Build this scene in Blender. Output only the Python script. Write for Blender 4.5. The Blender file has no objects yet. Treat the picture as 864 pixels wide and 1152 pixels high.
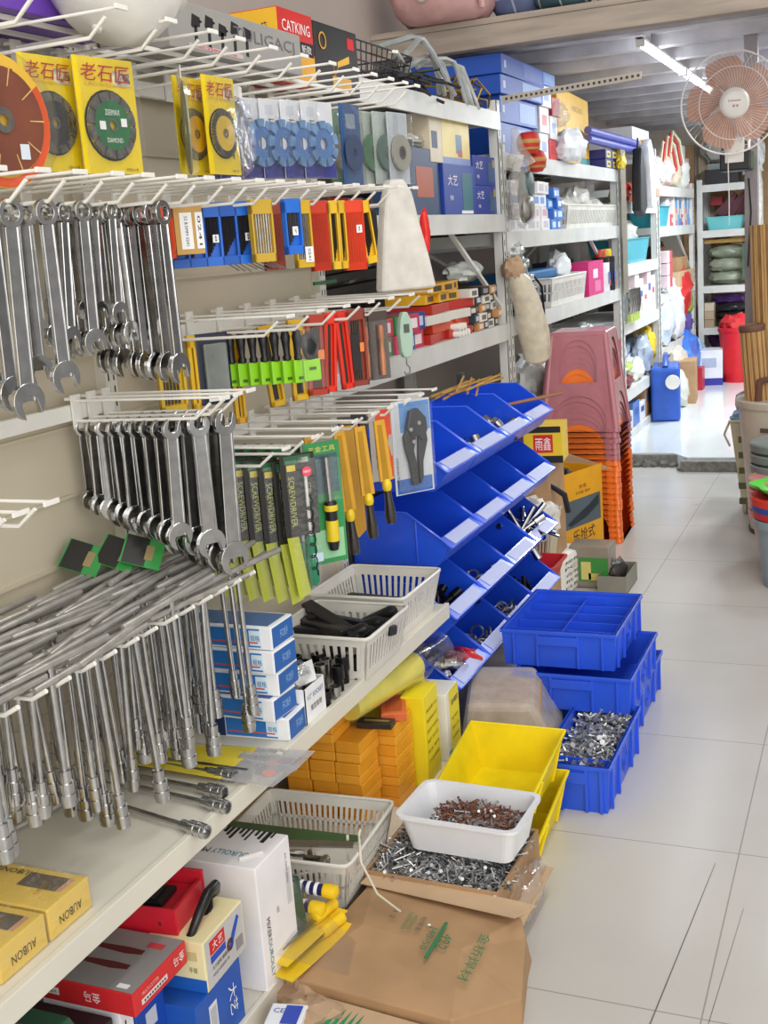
import bpy, bmesh, math, random
from mathutils import Vector, Matrix, Euler, noise
PI = math.pi
R = random.Random(7)
S = bpy.context.scene
COL = S.collection
V = Vector

# ------------------------------------------------------------------ materials
def _nt(name):
    m = bpy.data.materials.new(name); m.use_nodes = True
    nt = m.node_tree
    return m, nt, nt.nodes['Principled BSDF']
def lin(c):
    return tuple((x / 12.92 if x <= .04045 else ((x + .055) / 1.055) ** 2.4) for x in c[:3]) + (1,)
def hx(h):
    return tuple(int(h[i:i + 2], 16) / 255 for i in (0, 2, 4))
MATS = {}
def mat(name, col, rough=.5, metal=0., var=.06, scale=14., bump=0., bscale=60., spec=.5, coat=0., trans=0., alpha=1., stretch=(1, 1, 1)):
    """principled material whose colour drifts a little with 3D noise"""
    if name in MATS: return MATS[name]
    m, nt, b = _nt(name)
    c = lin(hx(col) if isinstance(col, str) else col)
    tc = nt.nodes.new('ShaderNodeTexCoord'); mp = nt.nodes.new('ShaderNodeMapping'); mp.inputs['Scale'].default_value = stretch
    nz = nt.nodes.new('ShaderNodeTexNoise'); nz.inputs['Scale'].default_value = scale; nz.inputs['Detail'].default_value = 4
    nt.links.new(tc.outputs['Object'], mp.inputs['Vector']); nt.links.new(mp.outputs[0], nz.inputs['Vector'])
    rp = nt.nodes.new('ShaderNodeValToRGB')
    rp.color_ramp.elements[0].position = .3; rp.color_ramp.elements[1].position = .7
    rp.color_ramp.elements[0].color = tuple(max(0, x * (1 - var * 2)) for x in c[:3]) + (1,)
    rp.color_ramp.elements[1].color = tuple(min(1, x * (1 + var)) for x in c[:3]) + (1,)
    nt.links.new(nz.outputs['Fac'], rp.inputs['Fac']); nt.links.new(rp.outputs['Color'], b.inputs['Base Color'])
    b.inputs['Roughness'].default_value = rough; b.inputs['Metallic'].default_value = metal
    b.inputs['Specular IOR Level'].default_value = spec; b.inputs['Coat Weight'].default_value = coat
    b.inputs['Transmission Weight'].default_value = trans; b.inputs['Alpha'].default_value = alpha
    if bump:
        n2 = nt.nodes.new('ShaderNodeTexNoise'); n2.inputs['Scale'].default_value = bscale
        nt.links.new(mp.outputs[0], n2.inputs['Vector'])
        bp = nt.nodes.new('ShaderNodeBump'); bp.inputs['Strength'].default_value = bump; bp.inputs['Distance'].default_value = .01
        nt.links.new(n2.outputs['Fac'], bp.inputs['Height']); nt.links.new(bp.outputs[0], b.inputs['Normal'])
    MATS[name] = m
    return m
def film(name, col='ffffff', fac=.28, rough=.18):
    """thin clear plastic: partly see-through sheet with a gloss"""
    if name in MATS: return MATS[name]
    m, nt, b = _nt(name)
    b.inputs['Base Color'].default_value = lin(hx(col)); b.inputs['Roughness'].default_value = rough
    tr = nt.nodes.new('ShaderNodeBsdfTransparent'); mx = nt.nodes.new('ShaderNodeMixShader')
    nz = nt.nodes.new('ShaderNodeTexNoise'); nz.inputs['Scale'].default_value = 22; tc = nt.nodes.new('ShaderNodeTexCoord')
    mr = nt.nodes.new('ShaderNodeMapRange'); mr.inputs['To Min'].default_value = fac * .55; mr.inputs['To Max'].default_value = min(1, fac * 1.45)
    nt.links.new(tc.outputs['Object'], nz.inputs['Vector']); nt.links.new(nz.outputs['Fac'], mr.inputs['Value'])
    nt.links.new(mr.outputs[0], mx.inputs['Fac']); nt.links.new(tr.outputs[0], mx.inputs[1]); nt.links.new(b.outputs[0], mx.inputs[2])
    nt.links.new(mx.outputs[0], nt.nodes['Material Output'].inputs['Surface'])
    MATS[name] = m
    return m
def clearfilm(name, f0=.035, f1=.32, rough=.12, bump=.25, bs=30, tint='f4f4f4'):
    """clear plastic: see-through, with bright glints where it curves away"""
    if name in MATS: return MATS[name]
    m, nt, b = _nt(name)
    gl = nt.nodes.new('ShaderNodeBsdfGlossy'); gl.inputs['Roughness'].default_value = rough; gl.inputs['Color'].default_value = lin(hx(tint))
    tr = nt.nodes.new('ShaderNodeBsdfTransparent'); mx = nt.nodes.new('ShaderNodeMixShader'); lw = nt.nodes.new('ShaderNodeLayerWeight'); lw.inputs['Blend'].default_value = .35
    mr = nt.nodes.new('ShaderNodeMapRange'); mr.inputs['To Min'].default_value = f0; mr.inputs['To Max'].default_value = f1
    nz = nt.nodes.new('ShaderNodeTexNoise'); nz.inputs['Scale'].default_value = bs; tc = nt.nodes.new('ShaderNodeTexCoord'); bp = nt.nodes.new('ShaderNodeBump'); bp.inputs['Strength'].default_value = bump; bp.inputs['Distance'].default_value = .01
    nt.links.new(tc.outputs['Object'], nz.inputs['Vector']); nt.links.new(nz.outputs['Fac'], bp.inputs['Height'])
    nt.links.new(bp.outputs[0], gl.inputs['Normal']); nt.links.new(bp.outputs[0], lw.inputs['Normal'])
    nt.links.new(lw.outputs['Facing'], mr.inputs['Value']); nt.links.new(mr.outputs[0], mx.inputs['Fac']); nt.links.new(tr.outputs[0], mx.inputs[1]); nt.links.new(gl.outputs[0], mx.inputs[2])
    nt.links.new(mx.outputs[0], nt.nodes['Material Output'].inputs['Surface'])
    MATS[name] = m
    return m
def emit(name, col, st):
    m, nt, b = _nt(name)
    b.inputs['Base Color'].default_value = lin(hx(col)); b.inputs['Emission Color'].default_value = lin(hx(col)); b.inputs['Emission Strength'].default_value = st
    return m
def C(h, rough=.5, **k):
    return mat('paint_%s_%d' % (h, int(rough * 100)), h, rough, **k)
def CB(h):      # printed cardboard
    return mat('card_' + h, h, .42, var=.05, scale=9)
def PL(h):      # moulded plastic
    return mat('plastic_' + h, h, .32, var=.04, scale=7, coat=.15)

WHITE = mat('white_enamel', 'eceae3', .35, var=.02)
SHELF = mat('cream_sheet_steel', 'dcd8ca', .42, var=.025, scale=5)
PANEL = mat('cream_panel', 'c9bfa9', .45, var=.03, scale=3)
RACK = mat('pale_grey_rack_steel', 'd3d4d0', .38, var=.06, scale=6)
CHROME = mat('chrome', 'c4c4c4', .15, 1., var=.08, scale=40)
SATIN = mat('satin_steel', 'a9a7a3', .3, 1., var=.12, scale=50)
ZINC = mat('zinc_steel', 'b3b5b6', .38, .9, var=.18, scale=60)
BLACK = mat('black_plastic', '17171a', .38, var=.1)
DARK = mat('dark_grey_steel', '3a3b3c', .5, var=.1)
BLUE = mat('blue_bin_plastic', '1f52dc', .3, var=.06, scale=6, coat=.2)
BLUE2 = mat('blue_crate_plastic', '2c5be0', .36, var=.08, scale=6)
YELLOW = mat('yellow_bin_plastic', 'ecd414', .38, var=.1, scale=8)
KRAFT = mat('kraft_board', 'b08c66', .75, var=.1, scale=7, bump=.12, bscale=25)
KRAFT2 = mat('pale_kraft_board', 'c6a886', .75, var=.08, scale=7)
PAPER = mat('white_paper', 'eeeeee', .6, var=.02)
CLEAR = clearfilm('clear_film')
MILKY = film('milky_film', 'f2f0ea', .62, .3)
BASKET = mat('white_basket_plastic', 'dedcd4', .38, var=.04)
INK = mat('black_ink', '1c1a1a', .5, var=.05)
WINK = mat('white_ink', 'f4f4f4', .5, var=.02)
RINK = mat('red_ink', 'd11f26', .5, var=.04)
BINK = mat('blue_ink', '1f4fb5', .5, var=.04)
GINK = mat('green_ink', '1f6b3a', .5, var=.04)

# ------------------------------------------------------------------ mesh building
class MB:
    def __init__(s): s.v = []; s.f = []; s.m = []; s.s = []; s.M = Matrix.Identity(4)
    def at(s, loc=(0, 0, 0), rz=0, rx=0, ry=0):
        s.M = Matrix.Translation(loc) @ Euler((rx, ry, rz)).to_matrix().to_4x4(); return s
    def add(s, vs, fs, mi=0, sm=False):
        o = len(s.v); M = s.M
        s.v += [tuple(M @ V(p)) for p in vs]
        for f in fs: s.f.append([i + o for i in f]); s.m.append(mi); s.s.append(sm)
        return s
    def box(s, x0, x1, y0, y1, z0, z1, mi=0):
        return s.add([(x0, y0, z0), (x1, y0, z0), (x1, y1, z0), (x0, y1, z0), (x0, y0, z1), (x1, y0, z1), (x1, y1, z1), (x0, y1, z1)],
                     [(3, 2, 1, 0), (4, 5, 6, 7), (0, 1, 5, 4), (1, 2, 6, 5), (2, 3, 7, 6), (3, 0, 4, 7)], mi)
    def frus(s, b, t, z0, z1, mi=0):       # b,t = (x0,x1,y0,y1)
        return s.add([(b[0], b[2], z0), (b[1], b[2], z0), (b[1], b[3], z0), (b[0], b[3], z0), (t[0], t[2], z1), (t[1], t[2], z1), (t[1], t[3], z1), (t[0], t[3], z1)],
                     [(3, 2, 1, 0), (4, 5, 6, 7), (0, 1, 5, 4), (1, 2, 6, 5), (2, 3, 7, 6), (3, 0, 4, 7)], mi)
    def tube(s, pts, r, n=8, mi=0, caps=True, closed=False):
        pts = [V(p) for p in pts]; k = len(pts); vs = []
        rr = r if isinstance(r, (list, tuple)) else [r] * k
        ref = None
        for i, p in enumerate(pts):
            if closed: d = pts[(i + 1) % k] - pts[i - 1]
            else: d = pts[min(i + 1, k - 1)] - pts[max(i - 1, 0)]
            if d.length < 1e-9: d = V((0, 0, 1))
            d.normalize()
            if ref is None: ref = d.orthogonal().normalized()
            else:
                ref = ref - d * ref.dot(d)
                ref = ref.normalized() if ref.length > 1e-6 else d.orthogonal().normalized()
            w = d.cross(ref)
            vs += [p + (ref * math.cos(2 * PI * j / n) + w * math.sin(2 * PI * j / n)) * rr[i] for j in range(n)]
        fs = []
        for i in range(k if closed else k - 1):
            a = i * n; b = ((i + 1) % k) * n
            fs += [(a + j, a + (j + 1) % n, b + (j + 1) % n, b + j) for j in range(n)]
        s.add(vs, fs, mi, True)
        if caps and not closed:
            s.add(vs[:n], [tuple(range(n))[::-1]], mi); s.add(vs[-n:], [tuple(range(n))], mi)
        return s
    def lathe(s, prof, n=24, mi=0, axis='Z', c=(0, 0, 0), sm=True, sx=1., sy=1.):
        vs = []
        for r, z in prof:
            for j in range(n):
                a = 2 * PI * j / n; x = r * math.cos(a) * sx; y = r * math.sin(a) * sy
                p = (x, y, z) if axis == 'Z' else ((z, x, y) if axis == 'X' else (y, z, x))
                vs.append((p[0] + c[0], p[1] + c[1], p[2] + c[2]))
        fs = []
        for i in range(len(prof) - 1):
            fs += [(i * n + j, i * n + (j + 1) % n, (i + 1) * n + (j + 1) % n, (i + 1) * n + j) for j in range(n)]
        if prof[0][0] > 1e-6: fs.append(tuple(range(n))[::-1])
        if prof[-1][0] > 1e-6: fs.append(tuple(range((len(prof) - 1) * n, len(prof) * n)))
        return s.add(vs, fs, mi, sm)
    def prism(s, poly, t0, t1, plane='YZ', mi=0):
        f = {'YZ': lambda a, b, t: (t, a, b), 'XZ': lambda a, b, t: (a, t, b), 'XY': lambda a, b, t: (a, b, t)}[plane]
        n = len(poly)
        vs = [f(a, b, t0) for a, b in poly] + [f(a, b, t1) for a, b in poly]
        return s.add(vs, [tuple(range(n))[::-1], tuple(range(n, 2 * n))] + [(i, (i + 1) % n, n + (i + 1) % n, n + i) for i in range(n)], mi)
    def blob(s, c, rad, n=14, amp=.18, fr=3., seed=0, mi=0, flat=None):
        vs = [];
        for i in range(n + 1):
            th = PI * i / n
            for j in range(2 * n):
                ph = PI * j / n
                d = V((math.sin(th) * math.cos(ph), math.sin(th) * math.sin(ph), math.cos(th)))
                k = 1 + amp * (noise.noise(d * fr + V((seed * 7.3, seed * 1.7, 3))) + .5 * noise.noise(d * fr * 2.7 + V((seed * 3.1, 5, seed))))
                p = V((d.x * rad[0], d.y * rad[1], d.z * rad[2])) * k
                if flat is not None and p.z < flat: p.z = flat
                vs.append((p.x + c[0], p.y + c[1], p.z + c[2]))
        w = 2 * n
        return s.add(vs, [(i * w + j, (i + 1) * w + j, (i + 1) * w + (j + 1) % w, i * w + (j + 1) % w) for i in range(n) for j in range(w)], mi, True)
    def ring(s, c, r0, r1, t0, t1, n=24, a0=0., a1=2 * PI, mi=0, axis='X'):
        """flat ring sector, thickness along axis"""
        vs = []; full = abs(a1 - a0 - 2 * PI) < 1e-6; k = n if full else n + 1
        for i in range(k):
            a = a0 + (a1 - a0) * i / n
            for r, t in ((r0, t0), (r1, t0), (r1, t1), (r0, t1)):
                p = (t, r * math.cos(a), r * math.sin(a)) if axis == 'X' else ((r * math.cos(a), r * math.sin(a), t) if axis == 'Z' else (r * math.cos(a), t, r * math.sin(a)))
                vs.append((p[0] + c[0], p[1] + c[1], p[2] + c[2]))
        fs = []
        for i in range(n):
            a = i * 4; b = ((i + 1) % k) * 4
            fs += [(a + q, a + (q + 1) % 4, b + (q + 1) % 4, b + q) for q in range(4)]
        if not full: fs += [(3, 2, 1, 0), (n * 4, n * 4 + 1, n * 4 + 2, n * 4 + 3)]
        return s.add(vs, fs, mi)
    def build(s, name, mats, parent=None, bev=0., seg=2, loc=None):
        me = bpy.data.meshes.new(name)
        me.from_pydata(s.v, [], s.f)
        if not isinstance(mats, (list, tuple)): mats = [mats]
        for m in mats: me.materials.append(m)
        me.polygons.foreach_set('material_index', s.m); me.polygons.foreach_set('use_smooth', s.s)
        bm = bmesh.new(); bm.from_mesh(me)
        bmesh.ops.recalc_face_normals(bm, faces=bm.faces)
        if bev:
            es = [e for e in bm.edges if len(e.link_faces) == 2 and e.calc_face_angle(0) > .5]
            if es: bmesh.ops.bevel(bm, geom=es, offset=bev, segments=seg, affect='EDGES', profile=.6)
        bm.to_mesh(me); bm.free()
        if any(s.s): me.set_sharp_from_angle(angle=.75)
        o = bpy.data.objects.new(name, me); COL.objects.link(o)
        if parent: o.parent = parent
        if loc: o.location = loc
        return o

# ------------------------------------------------------------------ things
def tag(o, label, cat, group=None, kind=None):
    if label: o['label'] = label
    if cat: o['category'] = cat
    if group: o['group'] = group
    if kind: o['kind'] = kind
    return o
HANG = [False, 0.]
def T(name, label, cat, loc=(0, 0, 0), rz=0., group=None, rot=None):
    if HANG[0]:                      # goods on the hooks turn their faces towards the shop front
        rz = -rz - HANG[1]
        if rot: rot = (rot[0], rot[1], -rot[2] - HANG[1])
    o = bpy.data.objects.new(name, None); COL.objects.link(o); o.empty_display_size = .02
    o.location = loc; o.rotation_euler = rot if rot else (0, 0, rz)
    return tag(o, label, cat, group)
def kids(o): return [c for c in bpy.data.objects if c.parent == o]
KID = {}
def dup(root, loc, rz=None, label=None, group=None, rot=None, scale=None):
    if root.name not in KID: KID[root.name] = [(c, [(g, []) for g in kids(c)]) for c in kids(root)]
    r = root.copy(); COL.objects.link(r); r.location = loc
    if rz is not None: r.rotation_euler = (0, 0, rz)
    if rot is not None: r.rotation_euler = rot
    if scale: r.scale = scale
    if label: r['label'] = label
    if group: r['group'] = group
    for c, gs in KID[root.name]:
        d = c.copy(); COL.objects.link(d); d.parent = r
        for g, _ in gs:
            e = g.copy(); COL.objects.link(e); e.parent = d
    return r
ORD = 'first second third fourth fifth sixth seventh eighth ninth tenth eleventh twelfth thirteenth fourteenth fifteenth sixteenth seventeenth eighteenth nineteenth twentieth'.split() + \
      ['twenty-' + x for x in 'first second third fourth fifth sixth seventh eighth ninth'.split()] + ['thirtieth']
def struct(name, mb, mats, bev=0., parent=None):
    o = mb.build(name, mats, parent, bev); o['kind'] = 'structure'; return o

# ------------------------------------------------------------------ lettering
TXT = {}
def _text_mesh(t):
    if t in TXT: return TXT[t]
    cu = bpy.data.curves.new('lettering', 'FONT'); cu.body = t; cu.size = 1.; cu.resolution_u = 2
    ob = bpy.data.objects.new('lettering', cu); COL.objects.link(ob)
    dg = bpy.context.evaluated_depsgraph_get()
    me = bpy.data.meshes.new_from_object(ob.evaluated_get(dg))
    vs = [v.co.copy() for v in me.vertices]; fs = [tuple(p.vertices) for p in me.polygons]
    bpy.data.objects.remove(ob); bpy.data.curves.remove(cu); bpy.data.meshes.remove(me)
    if vs:
        x0 = min(v.x for v in vs); x1 = max(v.x for v in vs); y0 = min(v.y for v in vs); y1 = max(v.y for v in vs)
        vs = [((v.x - x0) / max(1e-6, x1 - x0), (v.y - y0) / max(1e-6, y1 - y0)) for v in vs]
        asp = (x1 - x0) / max(1e-6, y1 - y0)
    else: asp = 1
    TXT[t] = (vs, fs, asp); return TXT[t]
def letter(mb, t, c, u, v, h, w=None, mi=0, off=.0006, slant=0.):
    """text t centred at c (thing-local), reading along u with up v, cap height h"""
    vs, fs, asp = _text_mesh(t)
    u = V(u).normalized(); v = V(v).normalized(); n = u.cross(v); c = V(c)
    w = w or h * asp
    mb.add([c + u * ((x - .5) * w + (y - .5) * h * slant) + v * ((y - .5) * h) + n * off for x, y in vs], fs, mi)
    return mb
def words(parent, t, c, u, v, h, m, w=None, off=.0006, slant=0., name='lettering'):
    return letter(MB(), t, c, u, v, h, w, 0, off, slant).build(name, m, parent)
def patch(parent, name, c, u, v, w, h, m, off=.0004, t=.0003):
    """thin printed panel or sticker on a face"""
    u = V(u).normalized(); v = V(v).normalized(); n = u.cross(v); c = V(c)
    mb = MB(); vs = []
    for k in (off, off + t):
        for a, b in ((-.5, -.5), (.5, -.5), (.5, .5), (-.5, .5)): vs.append(c + u * a * w + v * b * h + n * k)
    mb.add(vs, [(3, 2, 1, 0), (4, 5, 6, 7), (0, 1, 5, 4), (1, 2, 6, 5), (2, 3, 7, 6), (3, 0, 4, 7)])
    return mb.build(name, m, parent)
# faces of a thing-local box: centre helper (u, v) so that u x v points outwards
FX = ((0, 1, 0), (0, 0, 1)); FY = ((1, 0, 0), (0, 0, 1)); FZ = ((1, 0, 0), (0, 1, 0)); FZs = ((0, 1, 0), (-1, 0, 0))

def carton(name, label, cat, x0, x1, y0, y1, z0, z1, m, group=None, rz=0., bev=.0025, lid=None, part='box_body', rot=None):
    """closed carton standing at its own base; returns (thing, sx, sy, sz)"""
    sx, sy, sz = x1 - x0, y1 - y0, z1 - z0
    t = T(name, label, cat, ((x0 + x1) / 2, (y0 + y1) / 2, z0), rz, group, rot)
    MB().box(-sx / 2, sx / 2, -sy / 2, sy / 2, 0, sz).build(part, m, t, bev)
    if lid: MB().box(-sx / 2 - .0015, sx / 2 + .0015, -sy / 2 - .0015, sy / 2 + .0015, sz * (1 - lid[0]), sz + .0015).build('lid', lid[1], t, bev)
    return t, sx, sy, sz

# ------------------------------------------------------------------ camera (at X=0, Y=0, 1.41 m up) and colour management
cam = bpy.data.objects.new('camera', bpy.data.cameras.new('camera')); COL.objects.link(cam); S.camera = cam
right = V((.92060734, .38368147, -.07259928)); down = V((.01951543, -.23089314, -.97278338)); fwd = V((-.39000163, .89413472, -.22004963))
mx = Matrix.Identity(4)
for i in range(3): mx[i][0] = right[i]; mx[i][1] = -down[i]; mx[i][2] = -fwd[i]
mx[0][3], mx[1][3], mx[2][3] = 0, 0, 1.41
cam.matrix_world = mx
cam.data.sensor_fit = 'VERTICAL'; cam.data.sensor_height = 36; cam.data.lens = 1314.7 / 1152 * 36; cam.data.clip_start = .05
S.view_settings.view_transform = 'Standard'; S.view_settings.look = 'None'; S.view_settings.gamma = 1; S.view_settings.use_curve_mapping = False
S.view_settings.exposure = EXPO = .0

# ------------------------------------------------------------------ light: daylight through the open shop front, tube lamps
w = bpy.data.worlds.new('daylight'); S.world = w; w.use_nodes = True
nt = w.node_tree; bg = nt.nodes['Background']
bg.inputs['Strength'].default_value = 1.0
tc = nt.nodes.new('ShaderNodeTexCoord'); dp = nt.nodes.new('ShaderNodeVectorMath'); dp.operation = 'DOT_PRODUCT'
dp.inputs[1].default_value = (.42, -.88, .22); rp = nt.nodes.new('ShaderNodeValToRGB'); mr = nt.nodes.new('ShaderNodeMapRange'); mr.inputs['From Min'].default_value = -1
e = rp.color_ramp.elements; e[0].position = .35; e[0].color = (.20, .195, .19, 1); e[1].position = .98; e[1].color = (1.9, 1.84, 1.76, 1)
for p_, c_ in ((.55, (.40, .39, .375, 1)), (.72, (.66, .645, .62, 1)), (.86, (1.3, 1.265, 1.21, 1))):
    q_ = e.new(p_); q_.color = c_
nt.links.new(tc.outputs['Generated'], dp.inputs[0]); nt.links.new(dp.outputs['Value'], mr.inputs['Value']); nt.links.new(mr.outputs[0], rp.inputs['Fac']); nt.links.new(rp.outputs[0], bg.inputs['Color'])
def area(name, loc, size, power, col, rot=(0, 0, 0)):
    l = bpy.data.lights.new(name, 'AREA'); l.shape = 'RECTANGLE'; l.size, l.size_y = size; l.energy = power; l.color = col
    o = bpy.data.objects.new(name, l); COL.objects.link(o); o.location = loc; o.rotation_euler = rot; return o

# ------------------------------------------------------------------ room
def tile_mat(name, col, grout, loc, rough):
    m, nt, b = _nt(name)
    tc = nt.nodes.new('ShaderNodeTexCoord'); mp = nt.nodes.new('ShaderNodeMapping'); mp.inputs['Location'].default_value = loc
    br = nt.nodes.new('ShaderNodeTexBrick'); br.offset = 0; br.squash = 1
    br.inputs['Scale'].default_value = 1; br.inputs['Brick Width'].default_value = .572; br.inputs['Row Height'].default_value = .612
    br.inputs['Mortar Size'].default_value = .0019; br.inputs['Mortar Smooth'].default_value = .3; br.inputs['Bias'].default_value = -.5
    c = lin(hx(col)); br.inputs['Color1'].default_value = c; br.inputs['Color2'].default_value = tuple(x * .97 for x in c[:3]) + (1,); br.inputs['Mortar'].default_value = lin(hx(grout))
    nz = nt.nodes.new('ShaderNodeTexNoise'); nz.inputs['Scale'].default_value = 2.2; nz.inputs['Detail'].default_value = 6
    mr = nt.nodes.new('ShaderNodeMapRange'); mr.inputs['To Min'].default_value = .86; mr.inputs['To Max'].default_value = 1.08
    mul = nt.nodes.new('ShaderNodeMixRGB'); mul.blend_type = 'MULTIPLY'; mul.inputs[0].default_value = 1
    nt.links.new(tc.outputs['Object'], mp.inputs['Vector']); nt.links.new(mp.outputs[0], br.inputs['Vector']); nt.links.new(tc.outputs['Object'], nz.inputs['Vector'])
    nt.links.new(nz.outputs['Fac'], mr.inputs['Value']); nt.links.new(br.outputs['Color'], mul.inputs[1]); nt.links.new(mr.outputs[0], mul.inputs[2]); nt.links.new(mul.outputs[0], b.inputs['Base Color'])
    r2 = nt.nodes.new('ShaderNodeMapRange'); r2.inputs['To Min'].default_value = rough * .7; r2.inputs['To Max'].default_value = rough * 1.5
    nt.links.new(nz.outputs['Fac'], r2.inputs['Value']); nt.links.new(r2.outputs[0], b.inputs['Roughness'])
    return m
FLOOR = tile_mat('polished_tile', 'c9c6c0', 'a09b94', (.28 + .572 * 20, -1.913 + .612 * 20, 0), .2)
FLOOR2 = tile_mat('white_tile', 'e4eaea', 'd5dad9', (.1 + .572 * 20, .1 + .612 * 20, 0), .12)
WALLM = mat('wall_plaster', 'b3a7a0', .8, var=.03, scale=3)
CEILM = mat('grey_deck', 'c0bec2', .7, var=.16, scale=5)
WOODM = mat('weathered_beam', 'a09488', .7, var=.12, scale=6, stretch=(.6, 6, 6))
CONC = mat('rough_concrete', '8b8982', .9, var=.2, scale=30, bump=.6, bscale=60)

fl = struct('floor', MB().box(-2.1, 3., -1.2, 7.06, -.1, 0), FLOOR)
struct('floor', MB().add([(-2.1, 7.07, .075), (-1.15, 7.07, .075), (-1.05, 6.93, .075), (3, 6.98, .075), (3, 11.2, .075), (-2.1, 11.2, .075),
                          (-2.1, 7.07, -.1), (-1.15, 7.07, -.1), (-1.05, 6.93, -.1), (3, 6.98, -.1), (3, 11.2, -.1), (-2.1, 11.2, -.1)],
                         [(0, 1, 2, 3, 4, 5), (6, 7, 8, 9, 10, 11)[::-1]] + [(i, (i + 1) % 6, 6 + (i + 1) % 6, 6 + i) for i in range(6)]), FLOOR2)
mb = MB().box(-2.05, -1.12, 7.03, 7.068, 0, .071).box(-1.08, -.3, 6.87, 6.95, 0, .062).box(-.35, 1.2, 6.9, 6.97, 0, .068)
for k in range(26):
    x = -1.6 + k * .05 + R.uniform(-.02, .02); mb.blob((x, 6.93 if x > -1.1 else 7.03, .01), (.03, .03, .012 + .03 * R.random()), 5, .4, 2, k)
struct('trim_1', mb, CONC)
sc = MB()
for (xa, ya, xb, yb, wd) in ((-.326, 2.47, -.372, 1.80, .003), (-.247, 2.30, -.29, 1.45, .002), (-.29, 1.45, -.31, 1.28, .0015), (-.9, 6.0, -.86, 6.05, .008)):
    sc.add([(xa, ya, .0005), (xa + wd * .4, ya, .0005), (xb + wd, yb, .0005), (xb, yb, .0005)], [(0, 1, 2, 3)])
sm = sc.build('scuff_mark', mat('grey_scuff', '6d6963', .6), fl); sm['kind'] = 'structure'
struct('wall_left', MB().box(-2.15, -2.05, -.3, 11.1, 0, 3.4), WALLM)
struct('wall_back', MB().box(-2.05, 1.6, 11.1, 11.2, 0, 2.5), mat('back_wall_paint', 'd9d2c6', .8, var=.03))
mb = MB().box(-2.05, 1.6, 5.0, 11.1, 2.278, 2.30)
for k in range(12): mb.box(-2.05, 1.6, 5.35 + k * .48, 5.43 + k * .48, 2.226, 2.278)
struct('ceiling', mb, CEILM)
struct('trim_2', MB().box(-2.05, 1.6, 4.93, 5.0, 2.185, 2.275).box(-2.05, 1.6, 4.925, 5.0, 2.275, 2.30), WOODM, .004)

# tube lamp under the loft: two tubes end to end
tl = T('tube_lamp', 'white double tube lamp shining below the grey loft ceiling', 'lamp', (-1.0, 5.45, 2.2))
for k in range(2):
    y0 = k * 1.24
    MB().tube([(0, y0 + .03, 0), (0, y0 + 1.19, 0)], .017, 12).build('lamp_tube', emit('tube_light_%d' % k, 'f2f8ff', 16), tl)
    MB().box(-.013, .013, y0, y0 + 1.22, .012, .022).box(-.018, .018, y0, y0 + .03, -.018, .02).box(-.018, .018, y0 + 1.19, y0 + 1.22, -.018, .02).build('lamp_batten', WHITE, tl)
for y in (.3, 1.0, 1.6, 2.2): MB().tube([(0, y, .02), (0, y, .078)], .002, 5).build('hanging_wire', DARK, tl)
# ------------------------------------------------------------------ gondola shelving along the left
GX = -1.33
g = T('gondola_shelving', 'cream steel gondola shelving holding the tools at the left', 'shelving', (GX, 0, 0))
def gl(x, y, z): return (x - GX, y, z)
for i, (a, b) in enumerate(((-.07, .86), (.86, 1.79), (1.79, 2.72))):
    mb = MB().box(-.03, 0, a, b, .1, 1.86)
    for z in (.30, .42, .54, .66, .78, .905, 1.02, 1.14, 1.26, 1.38, 1.50, 1.62, 1.74): mb.box(0, .006, a + .02, b - .02, z - .003, z + .003)
    mb.build('back_panel', PANEL, g)
for y in (-.07, .86, 1.79, 2.72):
    mb = MB().box(-.03, .022, y - .017, y + .017, 0, 1.88)
    for k in range(70): mb.box(.0221, .0226, y - .010, y - .006, .2 + k * .024, .214 + k * .024, 1).box(.0221, .0226, y + .006, y + .010, .2 + k * .024, .214 + k * .024, 1)
    mb.build('upright', [SHELF, DARK], g)
def shelf(a, b, x1, zt, name):
    mb = MB().box(0, x1 - GX - .012, a, b, zt - .022, zt).box(x1 - GX - .012, x1 - GX, a, b, zt - .036, zt + .004)
    mb.build(name, SHELF, g, .002)
for a, b in ((-.06, .85), (.866, 1.784), (1.796, 2.715)):
    shelf(a, b, -1.02, .5, 'shelf')
    MB().box(0, -.992 - GX - .01, a, b, .09, .12).box(-.992 - GX - .01, -.992 - GX, a, b, .01, .124).build('base_shelf', SHELF, g, .002)
    MB().box(.0, .012, a, b, 1.772, 1.784).box(.06, .066, a, b, 1.776, 1.784).box(.13, .136, a, b, 1.776, 1.784).build('top_shelf_rod', WHITE, g, .001)
def rail(a, b, z):
    MB().box(.022, .036, a, b, z - .014, z + .014).box(.006, .03, a, a + .012, z - .02, z + .02).box(.006, .03, b - .012, b, z - .02, z + .02).build('hook_rail', WHITE, g, .002)
for a, b in ((-.05, .84), (.88, 1.772), (1.808, 2.702)): rail(a, b, 1.735); rail(a, b, 1.51)
rail(.88, 1.772, 1.17); rail(.88, 1.772, .835); rail(1.808, 2.702, 1.275); rail(1.808, 2.702, 1.045); rail(.88, 1.38, 1.1)

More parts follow.
